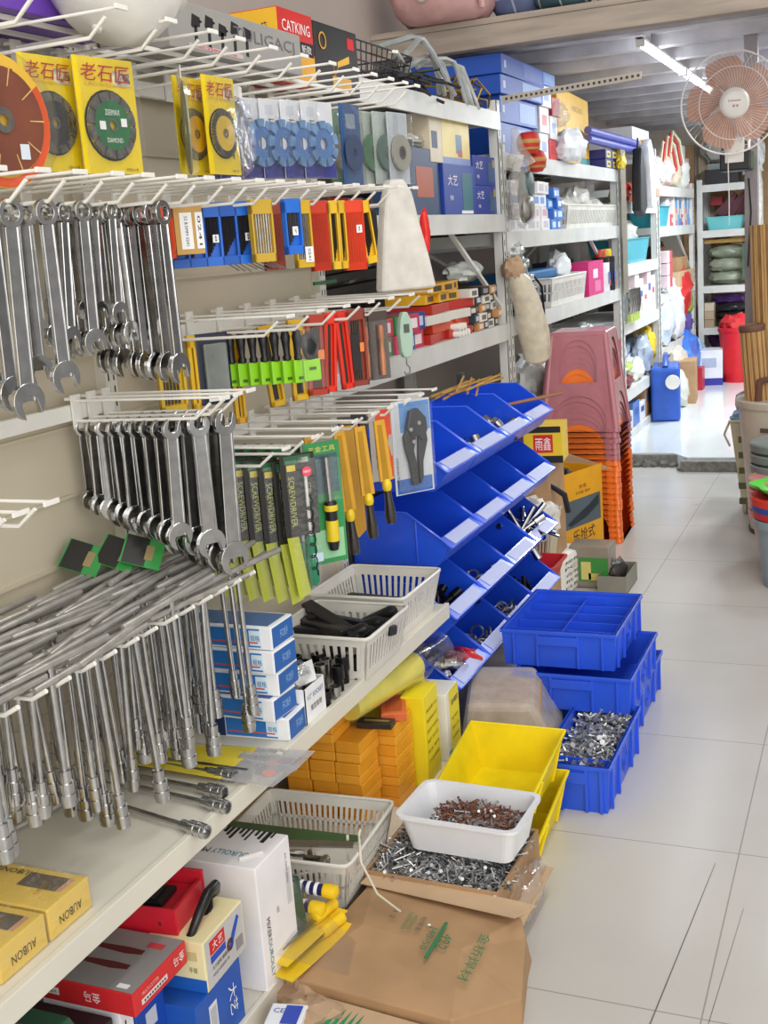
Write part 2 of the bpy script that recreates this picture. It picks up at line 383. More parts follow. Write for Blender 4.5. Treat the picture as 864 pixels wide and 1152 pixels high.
# display hooks: lower prong with a turned up tip, upper arm with a price tab
def make_hook(L=.27, arm=.30):
    t = T('display_hook', 'white wire display hook', 'hook')
    MB().box(0, .004, -.012, .012, -.025, .035).box(-.012, 0, -.012, .012, .026, .031).build('hook_plate', WHITE, t)
    MB().tube([(.002, 0, -.012), (L - .03, 0, -.01), (L, 0, .014)], .0030, 8).build('prong', WHITE, t)
    MB().tube([(.002, 0, .024), (arm - .005, 0, .024)], .0024, 8).build('price_arm', WHITE, t)
    MB().box(arm - .004, arm, -.015, .015, .020, .027).build('price_tab', WHITE, t, .001)
    return t
HX = GX + .038
hk = make_hook(); first = [True]
def hook_row(ys, z, where, group, kw={}):
    for i, y in enumerate(ys):
        lb = 'white hook on %s, %s from near end' % (where, ORD[i])
        if first[0]:
            hk.location = (HX, y, z); hk['label'] = lb; hk['group'] = group; first[0] = False
        else: dup(hk, (HX, y, z), R.uniform(-.02, .02), lb, group)
A_Y = [1.2, 1.33, 1.486, 1.622, 1.74, 1.835, 1.945, 2.066, 2.191, 2.30, 2.40, 2.49, 2.575, 2.65]
B_Y = [1.10 + .083 * k for k in range(19)]
hook_row(A_Y, 1.742, 'the top rail above the cutting discs', 'hooks of the cutting disc rail')
hook_row(B_Y, 1.515, 'the crowded rail above wrenches and key cases', 'hooks of the wrench rail')
hook_row([1.925, 2.05, 2.17, 2.29, 2.41, 2.53, 2.65], 1.278, 'the rail of saw blades and tape packs', 'hooks of the saw blade rail')
hook_row([1.655, 1.70, 1.745], 1.166, 'the short rail holding open ended wrenches', 'hooks of the open ended wrench rail')
hook_row([1.86, 1.98, 2.07, 2.16, 2.26, 2.36, 2.46, 2.55, 2.64], 1.045, 'the rail of screwdriver and chisel packs', 'hooks of the screwdriver rail')
hook_row([1.00, 1.045, 1.09, 1.145, 1.20], 1.095, 'the empty rail by the bare panel', 'bare hooks by the cream panel')

# ------------------------------------------------------------------ combination wrenches, double open ended wrenches
def jaw(mb, c, Rr, ang, t, slot=.52, n=18):
    d = math.asin(slot); pts = []
    for i in range(n + 1):
        a = ang + d + (2 * PI - 2 * d) * i / n; pts.append((c[0] + Rr * math.cos(a), c[1] + Rr * math.sin(a)))
    ca, sa = math.cos(ang), math.sin(ang)
    for u, v in ((.05, -slot), (-.2, -slot * .62), (-.28, 0), (-.2, slot * .62), (.05, slot)):
        pts.append((c[0] + Rr * (u * ca - v * sa), c[1] + Rr * (u * sa + v * ca)))
    mb.prism(pts, -t, t, 'YZ')
def shank(mb, z0, z1, w0, w1, t):
    mb.prism([(-w0, z0), (w0, z0), (w1, z1), (-w1, z1)], -t * .55, t * .55)
    for s in (-1, 1): mb.prism([(s * w0, z0), (s * w0 * .72, z0), (s * w1 * .72, z1), (s * w1, z1)], -t, t)
WR = {}
def wrench(L, kind):
    """hangs from its own origin, face towards +X"""
    k = (round(L, 3), kind)
    if k in WR: return WR[k]
    mb = MB(); w = L * .036 + .0016; t = .0021 + L * .006
    if kind == 'combination':
        r = L * .062 + .002
        mb.ring((0, 0, -r * .6), r * .62, r, -t * 1.3, t * 1.3, 22)
        shank(mb, -r * 1.5, -L + r * 1.2, w * .95, w * 1.05, t)
        jaw(mb, (0, -L + r * 1.2), r * 1.32, -PI / 2 + .26, t * 1.25)
    else:
        r = L * .078 + .003; w = L * .052
        jaw(mb, (0, -r * .5), r * .92, PI / 2 - .26, t * 1.2)
        shank(mb, -r * 1.1, -L + r, w, w * 1.15, t)
        jaw(mb, (0, -L + r), r * 1.25, -PI / 2 + .26, t * 1.3)
    me = mb.build(kind + '_wrench', CHROME, None, .0006, 1); WR[k] = me.data
    m = me.data; bpy.data.objects.remove(me); return m
def hang_wrench(L, kind, x, y, z, label, group, rot=(0, 0, 0), m=None):
    o = bpy.data.objects.new(kind + '_wrench', wrench(L, kind)); COL.objects.link(o)
    o.location = (x, y, z); o.rotation_euler = rot
    return tag(o, label, 'wrench', group)
z = 1.502
def stack(y, xs, L0, L1, kind, where, group, z, dy=0., lean=.05):
    n = len(xs)
    for i, x in enumerate(xs):
        L = L0 + (L1 - L0) * i / max(1, n - 1)
        hang_wrench(L, kind, x, y + dy * i, z, '%s wrench %s, %s from the panel' % (kind.replace('_', ' '), where, ORD[i]), group,
                    (R.uniform(-.035, .035), lean + R.uniform(-.02, .02), R.uniform(-.12, .12) - (.45 if kind != 'combination' else .15)))
lp = lambda a, b, n: [a + (b - a) * i / (n - 1) for i in range(n)]
stack(B_Y[3], lp(-1.25, -1.06, 6), .20, .26, 'combination', 'in the loose bunch of long wrenches', 'combination wrenches, near bunch', z)
stack(B_Y[4], lp(-1.26, -1.06, 7), .175, .215, 'combination', 'in the middle loose bunch', 'combination wrenches, middle bunch', z)
stack(B_Y[2] + .01, lp(-1.22, -1.06, 6), .235, .285, 'combination', 'in the outermost loose bunch', 'combination wrenches, outermost bunch', z)
stack(B_Y[5], lp(-1.26, -1.07, 7), .15, .175, 'combination', 'in the bunch of shortest wrenches', 'combination wrenches, short bunch', z)
stack(B_Y[6], lp(-1.245, -1.12, 8), .235, .215, 'combination', 'in the tidy dark row', 'combination wrenches, tidy row', z, 0, .02)
stack(B_Y[6] + .045, lp(-1.205, -1.065, 8), .265, .285, 'combination', 'in the row of longest polished wrenches', 'combination wrenches, polished long row', z, 0, .02)
zz = 1.148
stack(1.655, lp(-1.285, -1.10, 9), .15, .215, 'double_open', 'in the near row', 'open ended wrenches, near row', zz, 0, .03)
stack(1.70, lp(-1.255, -1.075, 9), .19, .245, 'double_open', 'in the middle row', 'open ended wrenches, middle row', zz, 0, .03)
stack(1.745, lp(-1.21, -1.05, 8), .235, .285, 'double_open', 'in the far row', 'open ended wrenches, far row', zz, 0, .03)

# ------------------------------------------------------------------ T handle socket wrenches on double prong hooks
dh = T('double_prong_hook', 'x', 'hook')
MB().box(0, .004, -.04, .04, -.02, .02).build('hook_plate', WHITE, dh)
for s in (-1, 1):
    MB().tube([(.002, s * .026, 0), (.22, s * .026, 0), (.245, s * .026, .014)], .0036, 8).build('prong', WHITE, dh)
MB().tube([(.20, -.026, -.001), (.20, .026, -.001)], .0028, 6).build('cross_wire', WHITE, dh)
E_Y = [1.115, 1.225, 1.335, 1.445, 1.555, 1.665, 1.765]
for i, y in enumerate(E_Y):
    lb = 'white double prong hook under the socket wrench pile, %s from near end' % ORD[i]
    if i == 0: dh.location = (HX, y, .838); dh['label'] = lb; dh['group'] = 'double hooks of the socket wrench rail'
    else: dup(dh, (HX, y, .838), None, lb, 'double hooks of the socket wrench rail')
def t_wrench(L, hl, sr):
    t = T('socket_wrench', 'x', 'socket wrench')
    MB().tube([(0, -hl * .5, 0), (0, -hl * .5 + .003, 0), (0, hl * .5 - .003, 0), (0, hl * .5, 0)], [.0044, .0056, .0056, .0044], 10).build('handle', mat('grey_bar_steel', 'b9b6b0', .36, .55, var=.12, scale=30), t)
    MB().tube([(0, 0, 0), (0, 0, -L + .045)], .0052, 10).build('shaft', CHROME, t)
    MB().lathe([(.0052, -L + .056), (sr * .76, -L + .055), (sr * .76, -L + .036), (sr, -L + .036), (sr, -L + .023), (sr * .9, -L + .023), (sr * .9, -L + .019), (sr * 1.04, -L + .019), (sr * 1.04, -L + .007), (sr * .95, -L + .007), (sr * .95, -L), (sr * .72, -L), (sr * .7, -L + .012), (0, -L + .012)], 14).build('socket', CHROME, t)
    return t
protos = [t_wrench(L, h, s) for L, h, s in ((.28, .28, .0115), (.305, .30, .0125), (.265, .26, .0105), (.292, .29, .0135), (.215, .26, .0115))]
used = set()
for i, y in enumerate(E_Y):
    n = 11
    for j in range(n):
        k = (i * 5 + j * 3) % 4 if i > 1 or j < 4 else 4; p = protos[k]
        x = -1.268 + j * .0195 + R.uniform(-.003, .003)
        loc = (x, y + R.uniform(-.02, .02), .850 + .0105 * ((i + j) % 3) + (.012 if j < 8 else 0) + (.012 if j < 4 else 0))
        rot = (R.uniform(-.03, .06), R.uniform(-.03, .04), R.gauss(-.03, .075))
        lb = 'chrome T handle socket wrench on the %s double hook, %s from the panel' % (ORD[i], ORD[j])
        gp = 'socket wrenches hanging in rows'
        if k not in used: used.add(k); p.location = loc; p.rotation_euler = rot; p['label'] = lb; p['group'] = gp
        else: dup(p, loc, None, lb, gp, rot)
# four lying on the shelf
for i, (x, y, rz) in enumerate(((-1.066, 1.555, 1.12), (-1.10, 1.60, 1.25), (-1.055, 1.475, .95), (-1.115, 1.66, 1.35))):
    lb = ['with its socket end towards the shelf edge', 'behind the thickest fallen one', 'nearest to the yellow boxes', 'farthest back beside the yellow saw packs'][i]
    q = dup(protos[1], (x, y, .5105), None, 'chrome socket wrench fallen on the cream shelf, ' + lb, 'socket wrenches on the shelf', None)
    dz = V((-math.sin(rz), math.cos(rz) * .3, 0)).normalized()       # shaft runs away from the socket end
    yv = V((0, 0, 1)).cross(dz).normalized()
    m3 = Matrix((yv.cross(dz), yv, dz)).transposed()
    q.matrix_world = Matrix.Translation(V((x, y, .5105)) + dz * .24) @ m3.to_4x4()

# ------------------------------------------------------------------ cutting discs on the top rail
def disc_card(name, label, x, y, ztop, w, h, rz, cardm, rimm, hubm, text=None, clear=True, r=None, group='cutting discs on the top rail', slots=12, cz=.42, art=True):
    t = T(name, label, 'cutting disc', (x, y, ztop), rz, group)
    MB().box(-.001, .001, -w / 2, w / 2, -h, 0).build('backing_card', cardm, t)
    r = r or w * .40; c = (.006, 0, -h * (1 - cz))
    mb = MB()
    for k in range(slots):
        a = 2 * PI * k / slots; mb.ring(c, r * .74, r, -.0015, .0015, 4, a + .035, a + 2 * PI / slots - .035)
    bl = mb.build('blade_rim', rimm, t)
    ctr = MB().ring(c, r * .14, r * .75, -.001, .0014, 28).build('blade_centre', hubm, t)
    MB().ring(c, r * .13, r * .2, .0014, .0022, 18).build('arbor_ring', SATIN, ctr)
    MB().ring((.0015, 0, c[2]), r * 1.0, r * 1.07, 0, .0012, 28).build('printed_ring', INK, t)
    if text: words(t, text, (.001, 0, -h * .13), (0, 1, 0), (0, 0, 1), h * .15, mat('brush_red', 'b8141c', .5), w * .82, .0024, .15)
    if art:
        patch(t, 'printed_brushwork', (.001, w * .28, -h * .17), (0, 1, 0), (0, 0, 1), w * .3, h * .13, mat('ink_wash', 'd9d2b8', .5, var=.5, scale=90))
        words(t, 'LAOSHIJIANG', (.001, 0, -h * .235), (0, 1, 0), (0, 0, 1), h * .035, C('d8a21c'), w * .7, .0012)
        words(t, '105x1.8', (.001, w * .3, -h * .96), (0, 1, 0), (0, 0, 1), h * .025, INK, w * .2, .0012)
    if clear:
        MB().box(.0095, .0105, -w / 2, w / 2, -h, 0).build('clear_cover', CLEAR, t)
    return t
YC = CB('efd21c'); DR = mat('disc_grey_rim', '6c6a66', .55, .4, var=.25, scale=80)
zt = 1.712
HANG[0] = True
t = T('cutting_disc_case', 'round clear case with a large brown cutting disc on an orange card', 'cutting disc', (-1.09, 1.318, zt - .005), .15, 'cutting discs on the top rail')
c = (0, 0, -.095)
MB().ring(c, .0, .088, -.002, 0, 32).build('backing_card', CB('f3c33a'), t)
MB().ring((.001, 0, -.095), .074, .086, 0, .0008, 32, -2.6, .6).build('printed_ring', CB('e0541f'), t)
MB().ring(c, .014, .07, .004, .007, 36).build('blade', mat('brown_blade', '7a3b20', .5, var=.15), t)
mb = MB()
for k in range(10): mb.ring(c, .046, .071, .0072, .0076, 2, k * .628, k * .628 + .03)
mb.build('blade_slot', C('d9b26a'), t)
MB().ring(c, .008, .017, .007, .009, 20).build('arbor_ring', SATIN, t)
patch(t, 'price_sticker', (.0074, .03, -.135), (0, 1, 0), (0, 0, 1), .016, .02, C('dfe9f2'))
words(t, '金蜜蜂', (.0005, 0, -.035), (0, 1, 0), (0, 0, 1), .02, C('8a1f22'), .07)
patch(t, 'printed_ribbon', (.0005, .04, -.06), (0, 1, 0), (0, 0, 1), .05, .012, RINK)
MB().lathe([(.094, -.012), (.096, 0), (.09, .016), (.086, .02), (0, .02)], 32, 0, 'X', c).build('clear_case', CLEAR, t)
t1 = disc_card('cutting_disc', 'grey segmented disc on a yellow card beside the round clear case', -1.11, 1.455, zt, .105, .160, .12, YC, DR, C('2a2a2c'), '老石匠')
t2 = disc_card('cutting_disc', 'green centred cutting disc on a yellow card facing the aisle', -1.075, 1.545, zt + .002, .120, .166, .18, YC, DR, mat('green_disc_paint', '1f6f3d', .45), '老石匠')
words(t2, 'ZEEMAX', (.0075, 0, -.078), (0, 1, 0), (0, 0, 1), .008, WINK, .03, .0012); words(t2, 'DIAMOND', (.0075, 0, -.118), (0, 1, 0), (0, 0, 1), .007, WINK, .032, .0012)
patch(t2, 'printed_arrow', (.0075, -.022, -.097), (0, 1, 0), (0, 0, 1), .012, .012, WINK, .001); patch(t2, 'printed_arrow', (.0075, .022, -.092), (0, 1, 0), (0, 0, 1), .012, .012, WINK, .001)
def edge_case(label, x, y, rz, col, r=.085, h=None):
    t = T('cutting_disc_case', label, 'cutting disc', (x, y, zt), rz, 'cutting discs on the top rail')
    MB().ring((.003, 0, -.09), .012, r * .86, -.001, .0015, 28).build('blade', col, t)
    MB().lathe([(r, -.004), (r * 1.03, 0), (r, .004), (r * .9, .014), (0, .014)], 28, 0, 'X', (0, 0, -.09)).build('clear_case', CLEAR, t)
    MB().box(-.0012, 0, -.05, .05, -.02, 0).build('hang_tab', MILKY, t)
edge_case('round clear disc case seen edge on next to the yellow green disc card', -1.12, 1.64, -.55, mat('pale_green_blade', 'a8a890', .45, .3))
edge_case('round clear disc case turned sideways between two pairs of yellow cards', -1.05, 1.715, -.62, mat('olive_blade', '8d8f6f', .45, .3))
disc_card('cutting_disc', 'yellow turbo disc on the yellow card behind the foremost turbo card', -1.085, 1.80, zt, .10, .158, .02, YC, DR, C('e2a90c'), '老石匠', slots=40)
disc_card('cutting_disc', 'yellow turbo disc on the foremost yellow card in a clear sleeve', -1.06, 1.853, zt + .004, .098, .162, .05, YC, DR, C('d6b53a'), '老石匠', slots=40)
edge_case('dark disc in a clear case behind the yellow turbo cards', -1.07, 1.925, -.2, DR, .07)
BC = mat('blue_disc_body', '6f93bd', .35, var=.25, scale=30)
for i in range(6):
    y = 1.99 + i * .052; x = -1.16 + i * .019
    t = T('cutting_disc', 'blue cutting disc in a white and navy pack, %s of its row' % ORD[i], 'cutting disc', (x, y, zt - .005), .22, 'blue cutting discs in blister packs')
    MB().box(-.001, .001, -.05, .05, -.15, 0).build('backing_card', CB('e9ebf0'), t)
    patch(t, 'printed_band', (.001, 0, -.132), (0, 1, 0), (0, 0, 1), .1, .035, CB('2b2f86')); patch(t, 'printed_logo', (.001, -.022, -.02), (0, 1, 0), (0, 0, 1), .022, .018, CB('c7cdd8'))
    words(t, '石', (.001, -.02, -.045), (0, 1, 0), (0, 0, 1), .016, INK, None, .001)
    mb = MB()
    for k in range(9): mb.ring((.009, .004, -.083), .030, .045, -.003, .004, 5, k * .698, k * .698 + .5)
    mb.build('blade_rim', BC, t); MB().ring((.009, .004, -.083), .012, .031, -.001, .002, 24).build('blade_centre', C('5577ab'), t)
    MB().box(.0015, .018, -.05, .05, -.15, -.002).build('clear_cover', CLEAR, t, .003)
t = T('cutting_disc', 'small blue disc on a deep blue card with a window', 'cutting disc', (-1.055, 2.39, zt), .1, 'small disc packs at the far end of the top rail')
MB().box(-.001, .001, -.042, .042, -.165, 0).build('backing_card', CB('35588c'), t); MB().ring((.006, 0, -.1), .01, .038, -.001, .002, 24).build('blade', CB('26436f'), t)
patch(t, 'printed_window', (.001, 0, -.035), (0, 1, 0), (0, 0, 1), .04, .03, CB('8b9aa8')); MB().box(.009, .0096, -.042, .042, -.165, 0).build('clear_cover', CLEAR, t)
for i in range(5):
    t = T('cutting_disc', 'small grinding disc in a clear pack, %s of the far end row' % ORD[i], 'cutting disc', (-1.12 + .018 * i, 2.475 + i * .042, zt), .15, 'small disc packs at the far end of the top rail')
    MB().box(-.001, .001, -.045, .045, -.16, 0).build('backing_card', CB(('4d8457', '6a9a76', 'b6c2b8', 'b9c6c0', 'c3cbd2')[i]), t)
    MB().ring((.008, .0, -.09), .012, .04, -.003, .003, 26).build('blade', C(('8c8668', '7a7a6a', '4d7358', '566d66', '9a978c')[i]), t)
    MB().ring((.008, .0, -.09), .008, .015, .003, .004, 18).build('arbor_ring', SATIN, t)
    MB().box(.0015, .016, -.045, .045, -.16, -.002).build('clear_cover', CLEAR, t, .003)
# dark items hanging low behind at the far end
for i, (y, col, lb) in enumerate(((2.55, 'b8202a', 'red carded pack'), (2.63, '94a08a', 'pale green carded pack'), (2.70, '5e3a34', 'brown carded pack'))):
    t = T('tool_pack', '%s showing below the small disc packs' % lb, 'tool pack', (-1.17, y, 1.53), .2, 'packs at the far end of the second rail')
    MB().box(-.001, .001, -.04, .04, -.15, 0).build('backing_card', CB(col), t); MB().box(.001, .02, -.025, .025, -.12, -.03).build('packed_tool', C('2d2a2a'), t, .004)

HANG[0] = False
# ------------------------------------------------------------------ boxes and bowl on the gondola top
zt = 1.7845
t, sx, sy, sz = carton('appliance_box', 'purple carton with white side panel above the disc hooks', 'box', -1.32, -1.17, 1.36, 1.775, zt, 1.95, CB('6a3fae'))
patch(t, 'printed_side', (sx / 2, sy / 2 - .028, sz / 2), *FX, .055, sz * .97, CB('f0ece8')); words(t, 'CAN 07', (sx / 2, sy / 2 - .028, sz * .3), (0, 0, 1), (0, -1, 0), .022, INK, None, .001)
patch(t, 'printed_figure', (sx / 2, -.09, sz * .55), *FX, .14, sz * .6, CB('7d53bd'))
h = T('white_bowl', 'large white plastic bowl shaped cover lying on the hook arms', 'cover', (-1.085, 1.625, 1.848), 0, None, (2.65, .25, .2))
MB().lathe([(.0, .10), (.05, .095), (.085, .07), (.102, .03), (.106, 0), (.112, -.003), (.112, -.012), (.104, -.012), (.10, 0), (.08, .066), (0, .09)], 30).build('shell', mat('white_gloss', 'e9e7e2', .25), h)
MB().lathe([(0, .106), (.008, .104), (.008, .099)], 12).build('knob', WHITE, h)
t, sx, sy, sz = carton('tool_box', 'grey carton printed with black power tools above the disc hooks', 'box', -1.32, -1.17, 1.895, 2.42, zt, 1.868, CB('9a9894'))
words(t, 'TULIGACJ', (sx / 2, .10, sz * .6), *FX, .03, CB('6d6b70'), .26, .001)
def art(t, polys, x):
    mb = MB()
    for p in polys: mb.prism(p, x, x + .0008)
    mb.build('printed_tool', INK, t)
for k in range(5):
    y0 = -.17 + k * .048; q = (.0, .004, -.004, .006, .002)[k]
    art(t, [[(y0 - .016, .045 + q), (y0 - .012, .042 + q), (y0 + .014, .046 + q), (y0 + .016, .062 + q), (y0 - .01, .066 + q)], [(y0 - .008, .014), (y0 + .002, .013), (y0 + .004, .046), (y0 - .006, .046)], [(y0 + .012, .052 + q), (y0 + .022, .054 + q), (y0 + .022, .057 + q), (y0 + .012, .058 + q)]], sx / 2)
patch(t, 'printed_strip', (sx / 2, -.10, .01), *FX, .2, .008, CB('c9b7b7')); words(t, 'AC220V 50Hz', (sx / 2 + .0004, -.10, .01), *FX, .005, RINK, .15, .001)
t, sx, sy, sz = carton('tool_box', 'red and yellow carton with white capitals above the disc hooks', 'box', -1.36, -1.24, 2.46, 2.635, zt, 1.945, CB('cf2a23'))
patch(t, 'printed_panel', (sx / 2, .0, .038), *FX, .172, .07, CB('e7a927')); words(t, 'CATKING', (sx / 2, .0, .125), *FX, .024, WINK, .14, .001)
patch(t, 'printed_side', (0, -sy / 2, sz / 2), *FY, sx * .98, sz * .97, CB('e9b62c')); words(t, '03', (-.035, -sy / 2, .12), *FY, .03, INK, None, .001); words(t, '切割机', (.025, -sy / 2, .1), (0, 0, -1), (1, 0, 0), .02, INK, None, .001)
patch(t, 'printed_bar', (sx / 2 + .0002, .045, .083), *FX, .075, .03, INK); words(t, '新款', (sx / 2 + .0006, .045, .083), *FX, .018, WINK, .05, .001)
t, sx, sy, sz = carton('tool_box', 'black carton with a drawn yellow trimmer beside the red and yellow one', 'box', -1.36, -1.24, 2.637, 2.89, zt, 1.94, CB('231f1d'))
MB().ring((sx / 2 + .001, -.08, .115), .016, .02, 0, .0008, 20).build('printed_ring', CB('d8a12e'), t)
patch(t, 'printed_tag', (sx / 2, .085, .125), *FX, .04, .026, RINK); MB().prism([(.0, .062), (.07, .078), (.07, .095), (.0, .075)], sx / 2, sx / 2 + .001).build('printed_tool', CB('e7b32c'), t); patch(t, 'yellow_foot', (sx / 2, .02, .025), *FX, .11, .03, CB('d8a12e'))
MB().tube([(sx / 2, -.03, .07), (sx / 2, -.02, .04), (sx / 2, .0, .06)], .0015, 5).build('printed_cord', CB('b98a25'), t)
# ------------------------------------------------------------------ hex key and bit cases on the wrench rail
zt = 1.508
HANG[:] = [True, .25]
def key_case(label, x, y, w, h, rz, bodyc, kind, group='hex key and bit cases', tilt=0., sticker=None):
    t = T('hex_key_case', label, 'tool case', (x, y, zt), rz, group, (tilt, 0, rz))
    m = PL(bodyc)
    mb = MB().box(-.006, .006, -w / 2, w / 2, -.022, .004).box(-.006, .006, -w / 2, w / 2, -h, -h + .016).box(-.006, -.003, -w / 2, w / 2, -h, 0)
    mb.box(-.006, .006, -w / 2, -w / 2 + .004, -h, 0).box(-.006, .006, w / 2 - .004, w / 2, -h, 0)
    mb.build('case_body', m, t, .001)
    k = MB()
    n = 7
    for i in range(n):
        yy = -w / 2 + .007 + (w - .014) * i / (n - 1)
        k.tube([(.001, yy, -.018), (.001, yy, -h + .012 + .04 * (i / n) * (1 if kind == 'step' else 0))], .0012 + .0004 * (i % 3), 6)
    k.build('hex_keys', mat('dark_key_steel', '3a3633', .4, .8) if kind != 'bright' else SATIN, t)
    if kind == 'cover': MB().box(.0062, .0068, -w / 2 + .002, w / 2 - .002, -h + .002, -.02).build('clear_cover', film('tint_' + bodyc, bodyc, .5), t)
    if sticker:
        patch(t, 'price_sticker', (.0071, sticker[0], sticker[1]), (0, 1, 0), (0, 0, 1), sticker[2], sticker[3], PAPER)
        words(t, sticker[4], (.0071, sticker[0], sticker[1]), (0, 0, -1), (0, 1, 0), sticker[2] * .32, INK, sticker[3] * .75, .001)
    return t
key_case('orange case of keys beside the long polished wrenches', -1.17, 1.735, .03, .085, .2, 'd9502a', 'cover')
key_case('orange case with rounded foot beside the cardboard pack of keys', -1.14, 1.762, .032, .09, .2, 'de4f22', 'cover')
t = T('hex_key_pack', 'brown carded key pack with white price label standing on end', 'tool case', (-1.12, 1.805, zt), .25, 'hex key and bit cases')
MB().box(-.006, .006, -.028, .028, -.085, 0).build('card_body', CB('c59a54'), t, .001)
for j, yy in enumerate((-.006, .02)):
    patch(t, 'price_label', (.0062, yy, -.045), (0, 1, 0), (0, 0, 1), .024 if j == 0 else .015, .062, PAPER)
    words(t, 'S2 8.5MM 0241' if j == 0 else '0241', (.0062, yy, -.045), (0, 0, -1), (0, 1, 0), .006, INK, .05, .0012)
bl = ['1f62c4', '1f5fc0', '2a6cd0', '1b59b8', '2b70d6']
for i in range(5):
    key_case('blue hex key case, %s from the brown carded pack' % ORD[i], -1.16 + .018 * i, 1.835 + .028 * i, .036, .108, .35, bl[i], 'step', 'blue hex key cases', 0, (.004, -.06, .012, .014, '8') if i % 2 == 0 else None)
key_case('yellow case with a fan of fine keys behind the single blue case', -1.055, 1.955, .05, .108, .15, 'c8a437', 'bright')
key_case('single blue case hanging in front of the yellow and orange cases', -1.03, 2.03, .042, .098, .1, '2a6ed2', 'step', sticker=(0, -.055, .014, .016, '7'))
key_case('dull red case with clear lid behind the single blue case', -1.09, 2.06, .045, .125, .2, 'a54634', 'cover')
key_case('yellow case of long keys with a white tag', -1.055, 2.12, .042, .125, .2, 'd5ac28', 'bright', sticker=(.008, -.10, .02, .03, '0241'))
key_case('red clear lidded case left of the thin yellow edges', -1.06, 2.205, .045, .135, .25, 'c8391f', 'cover')
key_case('narrow yellow case turned edge on', -1.05, 2.255, .022, .135, .3, 'e0b62a', 'step')
key_case('second narrow yellow case turned edge on', -1.045, 2.285, .018, .135, .3, 'd8ab20', 'step')
key_case('bright orange red case with pale clear half', -1.04, 2.33, .055, .14, .3, 'e2411d', 'cover', sticker=(.012, -.055, .014, .016, '6'))
key_case('tilted yellow case at the far end of the row', -1.045, 2.40, .03, .13, .3, 'e5b81f', 'step', tilt=.12)
# sheet of bare keys beneath
t = T('hex_key_bunch', 'bunch of loose fine hex keys hanging beneath the yellow case', 'hex keys', (-1.1, 1.985, 1.40), .2)
for k in range(9): MB().tube([(0, -.05 + k * .012, .0), (0.0, -.03 + k * .014, -.012 - .002 * (k % 3))], .0014, 6).tube([(0, -.05 + k * .012, 0), (0, -.052 + k * .012, .015)], .0014, 6).build('hex_key', SATIN, t)
# clear white plastic bag and its red edge at the far end of the rail
b = MB().frus((-.02, .02, -.07, .09), (-.012, .012, -.03, .03), -.185, 0); b = MB()
pts = [(-.075, -.19), (.085, -.19), (.07, -.12), (.05, -.05), (.03, .03), (.01, .06), (-.03, .06), (-.05, 0), (-.065, -.1)]
b.prism(pts, -.016, .016); 
t = T('plastic_bag', 'frosted white plastic pack hanging at the end of the gondola beside the cases', 'bag', (-1.03, 2.58, 1.50), .3)
b.build('bag_body', film('frosted_bag', 'e4e0d8', .8, .35), t, .01, 3)
b = MB().blob((.0, .07, -.06), (.012, .012, .05), 10, .3, 3, 4); b.build('red_corner', C('d8231c', .35), t)
# green handled hacksaw blade strip at panel
o = MB().box(-.003, .003, -.06, .06, -.004, .004).build('saw_strip', C('1d6b42'), None); o.location = (-1.22, 2.55, 1.34); tag(o, 'thin green blade hanging behind the frosted white pack', 'blade')

# ------------------------------------------------------------------ goods of the saw blade rail
zt = 1.268
def saw_case(label, x, y, w, h, rz, colr, dx=.0, tilt=0.):
    t = T('saw_blade_case', label, 'saw blade case', (x, y, zt + dx), rz, 'saw blade cases', (tilt, 0, rz))
    MB().box(-.005, .005, -w / 2, -w / 2 + .008, -h, 0).box(-.005, .005, w / 2 - .006, w / 2, -h, 0).box(-.005, .005, -w / 2, w / 2, -h, -h + .012).box(-.005, -.002, -w / 2, w / 2, -h, 0).box(-.005, .005, -w / 2, w / 2, -.02, .004).build('case_body', PL(colr), t, .001)
    mb = MB()
    for k in range(5): mb.box(-.001, .001, -w / 2 + .010 + k * (w - .022) / 5, -w / 2 + .010 + (k + .6) * (w - .022) / 5, -h + .014, -.022)
    mb.build('saw_blades', mat('blade_steel', '57534b', .4, .8), t)
    return t
saw_case('yellow saw blade case half hidden behind wrench jaws', -1.25, 1.90, .06, .135, .2, 'd8b22c')
saw_case('slim yellow saw blade case beside the navy carded saw', -1.235, 1.955, .018, .14, .2, 'e6b81c')
t = T('carded_saw', 'navy carded folding saw with a grey window', 'saw pack', (-1.215, 2.0, zt + .004), .35)
MB().box(-.002, .002, -.035, .035, -.14, 0).build('backing_card', CB('232a3f'), t, .004); MB().box(.002, .012, -.022, .028, -.13, -.02).build('window', film('grey_window', '9aa09a', .6), t, .004)
patch(t, 'white_strip', (.0125, .0, -.125), (0, 1, 0), (0, 0, 1), .045, .015, PAPER)
for i in range(7):
    x = -1.20 + i * .022; y = 2.045 + i * .006
    t = T('drill_chuck_key', 'black tool with lime green tag, %s from the navy card' % ORD[i], 'tool pack', (x, y, zt), .3, 'black tools with lime green tags')
    MB().lathe([(.0, -.002), (.007, -.004), (.010, -.016), (.008, -.03), (.006, -.05), (.009, -.056), (.008, -.062), (0, -.064)], 12).build('tool_body', BLACK, t)
    MB().box(-.004, .004, -.013, .013, -.108, -.062).build('lime_tag', PL('8fd21e'), t, .002); patch(t, 'printed_mark', (.0043, 0, -.098), (0, 1, 0), (0, 0, 1), .01, .006, C('3d6b16'))
t = T('drill_chuck_key', 'lime green tagged tool in a clear bag at the front of its row', 'tool pack', (-1.05, 2.10, zt - .002), .3)
MB().box(-.004, .004, -.02, .02, -.105, -.062).build('lime_tag', PL('9be01e'), t, .003); MB().blob((0, 0, -.035), (.008, .02, .03), 8, .2, 3, 3).build('tool_body', BLACK, t); MB().box(.006, .0065, -.03, .03, -.12, 0).build('clear_sleeve', CLEAR, t)
patch(t, 'printed_mark', (.0045, 0, -.08), (0, 1, 0), (0, 0, 1), .016, .006, C('3d6b16'))
